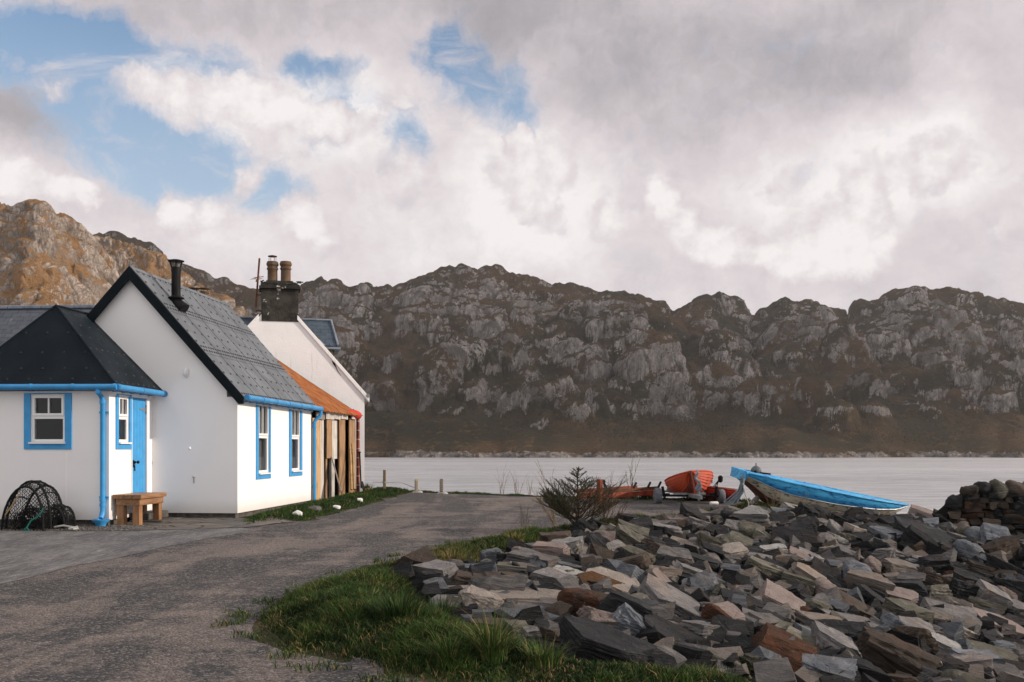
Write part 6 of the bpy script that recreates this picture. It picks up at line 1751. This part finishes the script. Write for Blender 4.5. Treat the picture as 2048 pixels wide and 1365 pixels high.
# red launching trolley to the left
L0 = at(1200, 990, 24.6); L1 = at(1322, 983, 26.2); zt0 = z1(L0.x, L0.y)
rt = empty('red_trolley', (L0.x, L0.y, zt0), math.atan2(L1.y - L0.y, L1.x - L0.x), 'rusty red boat trolley standing empty behind the spruce', 'trailer')
Lr = math.hypot(L1.x - L0.x, L1.y - L0.y); 
def tz(py, Y): return CAMZ - (py - HY) / FPX * Y - zt0
for s_, off_ in ((1, .0), (-1, .75)):
    mb = MB(); mb.bar((0, off_, tz(994,24.6)), (Lr*.86, off_, tz(985,26)), .09, .12); mb.build('main_beam', M['redp'], rt, bevel=.006)
    mb = MB(); mb.bar((0, off_+.12, tz(985,24.6)), (Lr*1.02, off_+.12, tz(976.5,26.2)), .07, .085); mb.build('bunk', M['redp'] if s_ < 0 else M['rusty'], rt, bevel=.006)
mb = MB(); mb.box(-.05,.05,-.05,.06,-.02,tz(959,24.6)); mb.build('winch_post', M['redp'], rt, bevel=.006)
mb = MB(); mb.lathe([(.05,-.05),(.06,0),(.05,.05)], (.10,0,tz(964,24.6)), 12, 'y'); mb.bar((.1,.0,tz(964,24.6)),(.2,-.02,tz(973,24.6)),.02,.02); mb.bar((.14,0,tz(973,24.6)),(.3,0,tz(973,24.6)),.04,.03); mb.build('winch', M['black'], rt)
for f, s_ in ((.16,-1),(.58,1),(.82,1),(1.0,1)):
    mb = MB(); zz_ = tz(980 - 4*f, 24.6+1.6*f); mb.bar((Lr*f, .1, zz_), (Lr*f + s_*.12, .1, zz_+.15), .035, .05); mb.build('roller_arm', M['black'], rt)
for s_ in (0, 1):
    mb = MB(); mb.bar((Lr*.45*0 + Lr*(.42 if s_ else .80), -.05, tz(991,25.4)), (Lr*(.42 if s_ else .80), .95, tz(991,25.4)), .07, .09); mb.build('cross_member', M['redp'], rt, bevel=.005)
wheel(rt, Lr*.93, .35, .17, .19, .13, 'rubber')
mb = MB(); mb.bar((Lr*.80,.35,.2),(Lr*.93,.35,.18),.06,.10); mb.build('axle_box', M['black'], rt)
# small red tender behind
rx, ry = (1440 - CX) / FPX * 25.6, 25.6
rd = empty('red_tender', (rx, ry, z1(rx, ry) + .02), R(-6), 'low red plastic tender lying behind the orange dinghy', 'boat')
sheer = lambda f: .34 - .10 * f
keel = lambda f: np.interp(f, [0,.1,.8,1], [.02,0,.02,.10])
full = lambda f: np.interp(f, [0,.1,.6,.85,1], [.8,.9,1,.8,.35])
mb, V = hull(rd, 1.05, .8, sheer, keel, [(0,0),(.15,0),(.4,0),(.65,0),(.85,0),(1,0)], None, full, 14); h_ = mb.build('hull', [M['redd']], rd, smooth=True)
rd.scale = (.85, 1, 1)
h_.location.x = -.45
mb = MB(); 
for s_ in (1, -1): mb.tube([(f*1.05-.45, s_*.4*full(f), sheer(f)+.01) for f in np.linspace(0,1,14)], .02, 8)
mb.build('rim', M['redp'], rd, smooth=True)
# pale drum lying by the orange boat
q = hit(1430, 1002); mb = MB(); mb.lathe([(.03,-.11),(.045,-.09),(.045,.09),(.03,.11)], (0,0,.04), 14, 'x'); o = mb.build('mooring_buoy', M['wstone'], None, smooth=True); o.location = ((1428-CX)/FPX*24.2, 24.2, z1((1428-CX)/FPX*24.2, 24.2)); o.rotation_euler = (0, 0, R(15)); tag(o, 'small white mooring buoy lying on the ground below the red tender', 'buoy')
# fence posts on the shore
def post(px, pyt, Y, w_, mat, label, coil=None):
    x = (px - CX) / FPX * Y; zt = CAMZ - (pyt - HY) / FPX * Y; z0 = z1(x, Y)
    t_ = empty('fence_post', (x, Y, z0), R(random.uniform(-20, 20)), label, 'post', 'posts along the shore edge')
    mb = MB(); h = zt - z0; mb.raw([(-w_/2,-w_/2,-.15),(w_/2,-w_/2,-.15),(w_/2,w_/2,-.15),(-w_/2,w_/2,-.15),(-w_/2*.94,-w_/2*.9,h),(w_/2*.95,-w_/2*.94,h*.985),(w_/2*.9,w_/2*.94,h*.99),(-w_/2*.92,w_/2*.92,h*1.0)], [(0,3,2,1),(4,5,6,7),(0,1,5,4),(1,2,6,5),(2,3,7,6),(3,0,4,7)])
    mb.build('stake', M[mat], t_, bevel=.006)
    mb = MB(); r = w_ * .62
    if coil == 'one': zs = [h*.36, h*.40]
    elif coil: zs = list(np.linspace(h*.25, h*.85, 6))
    else: zs = []
    for z_ in zs: mb.tube([(r*1.1*math.cos(a), r*1.1*math.sin(a), z_ + .006*math.sin(a*2)) for a in np.linspace(0, 2*math.pi, 12)], .010, 5)
    if coil == 'one': mb.tube([(r,0,h*.38),(.5,.1,.2),(.95,.2,.02)], .010, 5); mb.tube([(-r,0,h*.38),(-.4,.5,h*.36)], .008, 5)
    elif coil: 
        for q in range(3): mb.tube([(.15*math.cos(a)*(1-.1*q)+.03, .11*math.sin(a), .01+.016*q) for a in np.linspace(0, 2*math.pi, 14)], .018, 5)
    mb.build('rope_turns', M['rope'], t_, smooth=True)
post(769, 940, 29.2, .062*1.3, 'post', 'tallest wooden fence post at the shore beside the far white gable', 'one')
post(833, 958, 29.3, .085, 'postp', 'short pale post wound with rope in the middle of three', 'many')
post(883, 958, 28.8, .095, 'post', 'short dark post wound with yellow rope at the end of the track', 'many')
# ------------------------------------------------------------------ plants
def blades(name, pts, hts, leans, tint, width, seed, mat, parent=None, bend=.55):
    """grass as one mesh of tapered blades; pts (n,3)"""
    r = np.random.default_rng(seed); n = len(pts)
    a = r.uniform(0, 2*np.pi, n); d = np.stack([np.cos(a), np.sin(a), np.zeros(n)], 1)
    la = r.uniform(0, 2*np.pi, n); ld = np.stack([np.cos(la), np.sin(la), np.zeros(n)], 1)
    w = width * r.uniform(.6, 1.3, n)
    w = w[:, None] * d
    up = np.array([0, 0, 1.0])
    h = hts[:, None]; L = leans[:, None]
    m_ = pts + up * h * .55 + ld * L * h * .28
    tp = pts + up * h * (1 - .25 * L) + ld * L * h * (.28 + bend)
    V = np.empty((n, 5, 3)); V[:,0] = pts - w; V[:,1] = pts + w; V[:,2] = m_ + w * .75; V[:,3] = m_ - w * .75; V[:,4] = tp
    V = V.reshape(-1, 3)
    i0 = np.arange(n) * 5
    me = bpy.data.meshes.new(name)
    me.vertices.add(n * 5); me.vertices.foreach_set('co', V.astype(np.float32).ravel())
    loops = np.stack([i0, i0+1, i0+2, i0+3, i0+3, i0+2, i0+4], 1).ravel().astype(np.int32)
    me.loops.add(len(loops)); me.loops.foreach_set('vertex_index', loops)
    me.polygons.add(2 * n); st = np.stack([np.arange(n)*7, np.arange(n)*7 + 4], 1).ravel().astype(np.int32); me.polygons.foreach_set('loop_start', st)
    me.materials.append(mat); me.update(calc_edges=True); me.validate()
    o = bpy.data.objects.new(name, me); COL.objects.link(o)
    if parent: o.parent = parent
    vcol(o, 'tint', np.repeat(np.clip(tint, 0, 1), 5))
    return o
def scatter(poly, n, seed, dens=None):
    r = np.random.default_rng(seed); P_ = np.array(poly); out = []
    lo, hi = P_.min(0), P_.max(0); got = 0
    while got < n:
        q = r.uniform(lo, hi, (n, 2)); q = q[inpoly(q[:,0], q[:,1], poly)]
        if dens is not None: q = q[r.random(len(q)) < dens(q[:,0], q[:,1])]
        out.append(q); got += len(q)
    q = np.concatenate(out)[:n]
    return q
RKP = np.array([(r_['x'], r_['y'], r_['r']) for r_ in rocks])
def grass(name, label, poly, n, hlo, hhi, seed, width, straw, dens=None, dark=0.0):
    q = scatter(poly, n, seed, dens)
    x, y = q[:,0], q[:,1]; r = np.random.default_rng(seed + 1)
    cl = fbm(x * 1.1, y * 1.1, 4, seed); cl2 = fbm(x * 4, y * 4, 3, seed + 5)
    h = (hlo + (hhi - hlo) * np.clip(.42 + cl * .55 + cl2 * .25, 0, 1.3)) * r.uniform(.55, 1.15, len(x))
    ed = poly_d(x, y, poly); h *= .35 + .65 * sstep(0, .35, ed)
    pts = np.column_stack([x, y, Z(x, y) - .01])
    tint = .22 + .26 * cl2 + .24 * cl + r.normal(0, .10, len(x)) - dark
    st = r.random(len(x)) < straw(x, y)
    tint = np.where(st, r.uniform(.62, 1.0, len(x)), np.minimum(tint, .52))
    o = blades(name, pts, h, r.uniform(.25, 1.25, len(x)), tint, width, seed + 2, M['grass'])
    return tag(o, label, 'grass', None, 'stuff')
strw = lambda x, y: np.clip(.10 + .42 * np.exp(-((x + .95)**2 / .35 + (y - 12.9)**2 / 1.0)) + .4 * np.exp(-((x - .55)**2/.08 + (y - 8.1)**2/.12)) + .12 * sstep(.35, .0, poly_d(x, y, VERGE)) + .25*sstep(.2,.6,fbm(x*2.2,y*2.2,2,91)), 0, .85)
denv = lambda x, y: np.clip(1.25 - (y - 7) * .055, .35, 1) * np.clip(.25 + .9 * sstep(0, .3, poly_d(x, y, VERGE)), 0, 1) * (1 - .55 * sstep(.25, .55, fbm(x*1.5, y*1.5, 3, 44)))
grass('verge_grass', 'rough green grass verge between the gravel road and the rocks', VERGE, 115000, .045, .19, 61, .0042, strw, denv, .02)
grass('lawn_grass', 'short green grass in front of the cottage windows and shed', LAWN, 26000, .05, .15, 71, .0075, lambda x, y: np.full(len(x), .05))
STRIP = [(-4.2,30.9),(-3.2,30.0),(-1.5,29.2),(.8,27.7),(2.2,27.1),(2.2,26.8),(.8,27.2),(-1.5,28.7),(-3.0,29.5),(-4.4,30.0)]
grass('shore_grass', 'thin strip of grass along the far end of the track', STRIP, 9000, .05, .20, 81, .009, lambda x, y: np.full(len(x), .10))
BOATG = [(3.0,20.5),(4.6,22.2),(5.2,23.6),(6.6,23.4),(8.2,23.2),(8.0,22.5),(6.2,21.9),(4.6,21.2),(3.6,20.2)]
grass('bank_grass', 'dull tangled grass on the bank under the blue boat', BOATG, 15000, .06, .26, 85, .008, lambda x, y: np.full(len(x), .30), None, .06)
TRG = [(1.6,26.6),(3.2,25.9),(5.2,25.4),(6.4,24.6),(6.6,25.4),(5,26.5),(3,27.2),(1.8,27.4)]
grass('trailer_grass', 'sparse grass round the trailer wheels at the shore', TRG, 5000, .05, .18, 89, .009, lambda x, y: np.full(len(x), .25), None, .04)
WG = [(8.6,21.8),(9.6,21.6),(9.5,21.0),(8.8,21.2)]
grass('wall_grass', 'small patch of grass on the ground at the stone wall end', WG, 2500, .08, .22, 93, .008, lambda x, y: np.full(len(x), .15))
# stray tufts that break up the edge of the verge
def edge_tufts():
    r = np.random.default_rng(15); q = scatter([(-4,6.2),(-3.2,8.5),(-3.2,11),(-2.6,13),(-1.8,15),(-.9,17),(1.2,19.2),(2.5,18),(0,13),(-1,9),(2,6.2),(2,5.4)], 60000, 15)
    d = poly_d(q[:,0], q[:,1], VERGE); ins = inpoly(q[:,0], q[:,1], VERGE)
    nz = fbm(q[:,0]*2.6, q[:,1]*2.6, 3, 27)
    q = q[(~ins) & (d < .34) & (nz > -.05 + d * 2.2)]
    if len(q) == 0: return
    h = r.uniform(.02, .085, len(q)); pts = np.column_stack([q, Z(q[:,0], q[:,1]) + .004])
    t_ = np.where(r.random(len(q)) < .2, r.uniform(.6, .95, len(q)), r.uniform(.1, .45, len(q)))
    tag(blades('edge_tufts', pts, h, r.uniform(.4, 1.3, len(q)), t_, .0042, 16, M['grass']), 'stray tufts creeping from the verge onto the gravel', 'grass', None, 'stuff')
edge_tufts()
# moss and stray gravel along the verge edge
q = scatter([(-4,6.0),(1.2,5.9),(-.4,6.95),(-1.35,7.6),(-2.0,8.3),(-2.5,9.2),(-2.9,8.6),(-2.6,7.6)], 1500, 5)
vv = []; ff = []; off = 0; mi = []
r5 = np.random.default_rng(6)
q2 = scatter([(-9.2,17.35),(-6.6,17.45),(-6.2,18.2),(-7.3,18.6),(-9.2,18.2)], 1500, 7)
for (X, Y), big in [(p, 1) for p in q2]:
    a = r5.uniform(.004, .010) * (1.5 if big else 1); Q, F_ = rock_shape(a, a * .8, a * .6, int(r5.integers(1e6)), 1, 'block', rough=0)
    vv.append(Q + np.array([X, Y, float(z1(X, Y)) + .008 + .012*big])); ff += [tuple(i + off for i in f) for f in F_]; off += len(Q); mi += [int(r5.integers(5))] * len(F_)
o = mesh_obj('loose_gravel', np.concatenate(vv), ff, [RK['white'], RK['beige'], RK['grey'], RK['white'], RK['pink']], None, False, mi); tag(o, 'loose gravel chips scattered along the foot of the porch', 'gravel', None, 'stuff')

# long tussocks
def tussock(px, py, n, h, label, seed, tone=.3, width=.0045, lean=1.0, rad=.10):
    X, Y, z = hit(px, py); r = np.random.default_rng(seed)
    a = r.uniform(0, 2*np.pi, n); rr_ = rad * np.sqrt(r.random(n)); d = np.stack([np.cos(a), np.sin(a)], 1)
    base = np.stack([d[:,0]*rr_, d[:,1]*rr_, np.zeros(n)], 1); ln = h * r.uniform(.5, 1.15, n); le = lean * r.uniform(.25, 1.0, n)
    V = []; k = 5
    wd = width * r.uniform(.6, 1.2, n); side = np.stack([-d[:,1], d[:,0], np.zeros(n)], 1)
    out = np.stack([d[:,0], d[:,1], np.zeros(n)], 1)
    out = out + r.normal(0, .25, out.shape) * np.array([1, 1, 0])
    vs = []; fs = []
    for j in range(k):
        f = j / (k-1); c = base + out * (ln * le * f ** 1.8 * .85)[:, None] + np.array([0,0,1.]) * (ln * (f - .42 * le * f ** 2.4))[:, None]
        w_ = (wd * (1 - f) ** .7)[:, None] * side
        vs.append(c - w_); vs.append(c + w_)
    V = np.stack(vs, 1)  # n,2k,3
    F = []
    for i in range(n):
        b_ = i * 2 * k
        for j in range(k-1): F.append((b_+2*j, b_+2*j+1, b_+2*j+3, b_+2*j+2))
    o = mesh_obj('grass_tussock', V.reshape(-1, 3), F, M['grass']); o.location = (X, Y, z - .02)
    vcol(o, 'tint', np.repeat(np.clip(tone + r.normal(0, .12, n) + (r.random(n) < .10) * .5, 0, 1), 2*k))
    return tag(o, label, 'grass tussock')
tussock(985, 1322, 300, .46, 'tall pale green tussock of long arching blades nearest the camera', 3, .46, .0042)
tussock(900, 1330, 170, .34, 'drooping green tussock left of the tallest tussock', 4, .40, .0042, 1.25)
tussock(800, 1240, 420, .30, 'dark bushy tussock in the middle of the verge', 5, .16, .005, .9, .22)
tussock(880, 1235, 260, .24, 'dense green tussock touching the rocks at the verge middle', 6, .26, .005, .9, .16)
tussock(1165, 1320, 160, .20, 'small straw coloured tussock at the foot of the big dark rock', 7, .72, .0045, 1.0, .12)
tussock(1085, 1325, 200, .22, 'short mixed tussock between the two rocks at the verge end', 8, .5, .0045, 1.0, .14)
tussock(905, 1128, 240, .24, 'yellow straw tussock where the verge narrows above the rocks', 9, .82, .006, .8, .16)
tussock(1030, 1085, 240, .20, 'straw brown tussock on the verge below the spruce', 10, .75, .007, .8, .14)
tussock(690, 1205, 220, .17, 'dark low tussock at the verge edge by the road', 11, .12, .005, 1.0, .16)
tussock(1450, 1345, 260, .17, 'wide green tussock at the bottom edge below the mottled boulder', 12, .3, .004, 1.0, .2)
tussock(735, 982, 120, .30, 'grey green tussock at the corner of the far white gable', 13, .3, .011, .7, .14)
tussock(885, 985, 160, .16, 'leafy green clump round the dark rope wound post', 14, .2, .012, 1.0, .25)

# spruce sapling
def spruce():
    X, Y, z = hit(1156, 1064); r = random.Random(4); s_ = Y / FPX
    root = empty('spruce', (X, Y, z), 0, 'young sparse spruce with bare brown lower twigs at the end of the verge', 'tree')
    H = (1064 - 936) * s_
    wood = MB(); twigs = []
    wood.tube([(0,0,-.05),(.015,0,H*.3),(-.01,.01,H*.65),(.0,0,H)], [.026,.02,.012,.004], 8)
    def branch(p, d, ln, rad, lev, needle):
        p = Vector(p); pts = [p]; n_ = 6; q = Vector(p); dd = Vector(d).normalized()
        for k in range(n_):
            dd = (dd + Vector((r.uniform(-.13,.13), r.uniform(-.13,.13), r.uniform(-.05,.12)))).normalized(); q = q + dd * ln / n_; pts.append(q.copy())
        wood.tube(pts, [rad * (1 - .8 * k / n_) for k in range(n_ + 1)], 5)
        if needle > 0: twigs.append((pts, needle))
        if lev > 0:
            for k in range(2, n_ + 1):
                for sgn in (1, -1):
                    if r.random() < .12: continue
                    sd_ = dd.cross(Vector((0,0,1))).normalized() * sgn
                    d2 = (dd * .75 + sd_ * r.uniform(.45, .9) + Vector((0,0,r.uniform(-.1,.35)))).normalized()
                    branch(pts[k], d2, ln * r.uniform(.28, .48) * (1.25 - k / n_ * .5), rad * .5, lev - 1, needle if r.random() < .85 else max(0, needle - .45))
    # upper whorls with needles
    for hz, ln, cnt, up in ((.93,.10,4,.7),(.84,.17,5,.45),(.72,.27,6,.35),(.60,.36,6,.4),(.48,.44,6,.55)):
        for k in range(cnt):
            a = 2*math.pi*k/cnt + r.uniform(-.4,.4); branch((0,0,H*hz), (math.cos(a), math.sin(a), up + r.uniform(-.1,.15)), ln * r.uniform(.8,1.15), .008, 1, 1.0)
    # lower spreading branches, right side mostly bare
    for k in range(34):
        a = r.uniform(0, 2*math.pi); cx_ = math.cos(a); bare = cx_ > -.1 and r.random() < .82
        branch((0,0,H*r.uniform(.04,.34)), (cx_, math.sin(a)*.7, r.uniform(.35,.8)), r.uniform(.50,.86) * (1.12 if cx_ > 0 else .95), .011, 2 if r.random() < .8 else 1, 0.16 if bare else r.uniform(.5,.95))
    for k in range(3): branch((0,0,H*.2), (-1, r.uniform(-.4,.2), r.uniform(.35,.6)), .68, .011, 1, 1.0)
    wood.build('trunk', M['bark'], root, recalc=False)
    V = []; F = []; T = []
    for pts, nd in twigs:
        L = [(pts[i+1]-pts[i]).length for i in range(len(pts)-1)]; tot = sum(L)
        for k in range(int(tot * 430 * nd)):
            f = r.random() ** .75 * (len(pts)-1.001); i = int(f); p = pts[i].lerp(pts[i+1], f-i); ax = (pts[i+1]-pts[i]).normalized()
            o_ = Vector((r.gauss(0,1), r.gauss(0,1), r.gauss(0,1))); o_ = (o_ - ax * o_.dot(ax)).normalized(); dn = (o_ * .8 + ax * .75).normalized(); ln = r.uniform(.016,.030); w_ = o_.cross(ax) * .0022
            b_ = len(V); V += [p - w_, p + w_, p + dn * ln]; F.append((b_, b_+1, b_+2)); tt = r.uniform(0,.65) if r.random() < (.94 if nd > .3 else .4) else r.uniform(.7,1); T += [tt]*3
    o = mesh_obj('needles', [v.to_tuple() for v in V], F, M['needle'], root); vcol(o, 'tint', T)
spruce()
def twiggy(name, px, py, Y, H, spread, n, lean, label, cat, seed, mat='twig', r0=.007, lev=2, parts=True):
    x = (px - CX) / FPX * Y if py is None else hit(px, py)[0]; yy = Y if py is None else hit(px, py)[1]
    r = random.Random(seed); mb = MB()
    def grow(p, d, ln, rad, lv):
        p = Vector(p); pts = [p]; q = Vector(p); dd = Vector(d).normalized()
        for k in range(5):
            dd = (dd + Vector((r.uniform(-.12,.12), r.uniform(-.12,.12), r.uniform(-.02,.12)))).normalized(); q = q + dd*ln/5; pts.append(q.copy())
        mb.tube(pts, [rad*(1-.75*k/5) for k in range(6)], 4, cap=False)
        if lv > 0:
            for k in range(1, 6):
                if r.random() < .75:
                    d2 = (dd + Vector((r.uniform(-.8,.8), r.uniform(-.8,.8), r.uniform(-.1,.5)))).normalized(); grow(pts[k], d2, ln*r.uniform(.25,.5), rad*.55, lv-1)
    for k in range(n):
        a = r.uniform(0, 2*math.pi); grow((r.uniform(-.06,.06), r.uniform(-.06,.06), -.03), (math.cos(a)*spread+lean, math.sin(a)*spread, 1), H*r.uniform(.65,1.1), r0, lev)
    o = mb.build(name, M[mat], None, recalc=False); o.location = (x, yy, z1(x, yy)); return tag(o, label, cat)
twiggy('bare_shrub', 1112, 1050, 0, .95, .35, 8, -.45, 'leafless pale brown shrub leaning left behind the spruce', 'shrub', 3)
twiggy('bare_shrub', 1205, 1062, 0, .72, .6, 12, .55, 'leafless dark shrub spreading over the rocks right of the spruce', 'shrub', 5, 'bark')
twiggy('bare_sapling', 1262, None, 26.3, .95, .12, 4, 0, 'two stemmed leafless sapling behind the red trolley', 'tree', 8, 'bark', .010, 1)
for px, Y, H, n, lab, sd_ in ((1003,28.0,.75,5,'leftmost clump of dry weed stalks on the shore edge',11),(1035,27.9,.6,6,'middle clump of dry weed stalks on the shore edge',12),(1060,27.8,.5,4,'right clump of dry weed stalks on the shore edge',13),
        (1545,22.2,.55,6,'dry weed stalks standing before the blue boat hull',14),(1600,22.0,.45,5,'second clump of dry weed stalks below the blue boat middle',15),(1050,17.6,.5,5,'dry stalks on the verge left of the spruce',16)):
    twiggy('dry_weeds', px, None, Y, H, .18, n, 0, lab, 'weeds', sd_, 'twig', .0055, 1)
twiggy('bramble_shoot', 1275, 1068, 0, .25, .8, 6, 0, 'small green sprawling bramble on the rocks right of the spruce', 'plant', 21, 'leaf', .004, 1)

# bare birch wood on the lower slopes of the far shore: one mass far off
def far_wood():
    r = np.random.default_rng(12); deps = bpy.context.evaluated_depsgraph_get()
    ho = bpy.data.objects['hills']; n_ = len(ho.data.vertices); co_ = np.empty(n_*3, np.float32); ho.data.vertices.foreach_get('co', co_); co_ = co_.reshape(-1, 3)
    px = CX + FPX * co_[:,0] / co_[:,1]; py = HY - FPX * (co_[:,2] - CAMZ) / co_[:,1]
    wt = np.zeros(n_)
    for cx_, cy_, w_, h_, a in ((1400,850,110,45,1.0),(1300,835,80,40,.8),(1240,870,70,25,.5),(1160,800,60,40,.5),(1830,875,120,22,.55),(1700,860,80,25,.3),(1000,830,80,40,.35),(850,800,60,60,.3),(1080,770,60,30,.5),(1900,850,120,30,.25),(1340,780,50,30,.6),(1500,800,60,30,.4)):
        wt = np.maximum(wt, a * np.exp(-((px-cx_)/w_)**2 - ((py-cy_)/h_)**2))
    wt *= (co_[:,1] < 690) & (co_[:,2] > .5) & (px > 700) & (px < 2150)
    idx = r.choice(n_, 1500, p=wt / wt.sum()); B_ = co_[idx]
    V = []; F = []; off = 0
    for b in B_:
        hh = r.uniform(2.5, 6.5); m_ = 26
        c = b + np.column_stack([r.normal(0, hh*.22, m_), r.normal(0, hh*.22, m_), hh * r.uniform(.1, 1.0, m_)])
        u = r.normal(0, 1, (m_, 3)) * hh * .035; w_ = r.normal(0, 1, (m_, 3)) * hh * .035 + np.array([0,0,hh*.08])
        q = np.stack([c - u, c + u, c + w_], 1).reshape(-1, 3); V.append(q); F += [(off+3*i, off+3*i+1, off+3*i+2) for i in range(m_)]; off += 3 * m_
    M['birch'] = pmat('bare_birch_twigs', (.060, .047, .034), .9, .35, .05, 0, col2=(.034, .035, .022))
    o = mesh_obj('far_woodland', np.concatenate(V), F, M['birch']); tag(o, 'bare birch woodland on the lower slopes of the far shore', 'woodland', None, 'stuff')
far_wood()

# damp air over the loch
HAZE = True
if HAZE:
    mb = MB(); mb.box(-640, 700, -16, 1080, -7, 330)
    m = bpy.data.materials.new('damp_air'); m.use_nodes = True; nt = m.node_tree; nt.nodes.remove(nt.nodes['Principled BSDF'])
    pv = nt.nodes.new('ShaderNodeVolumePrincipled'); pv.inputs['Density'].default_value = .00013; pv.inputs['Color'].default_value = (.86, .87, .9, 1); pv.inputs['Anisotropy'].default_value = .2
    nt.links.new(pv.outputs[0], nt.nodes['Material Output'].inputs['Volume'])
    o = mb.build('haze', m, None); tag(o, 'thin damp air over the loch and hills', 'haze', None, 'stuff')
    m.cycles.homogeneous_volume = True if hasattr(m.cycles, 'homogeneous_volume') else None
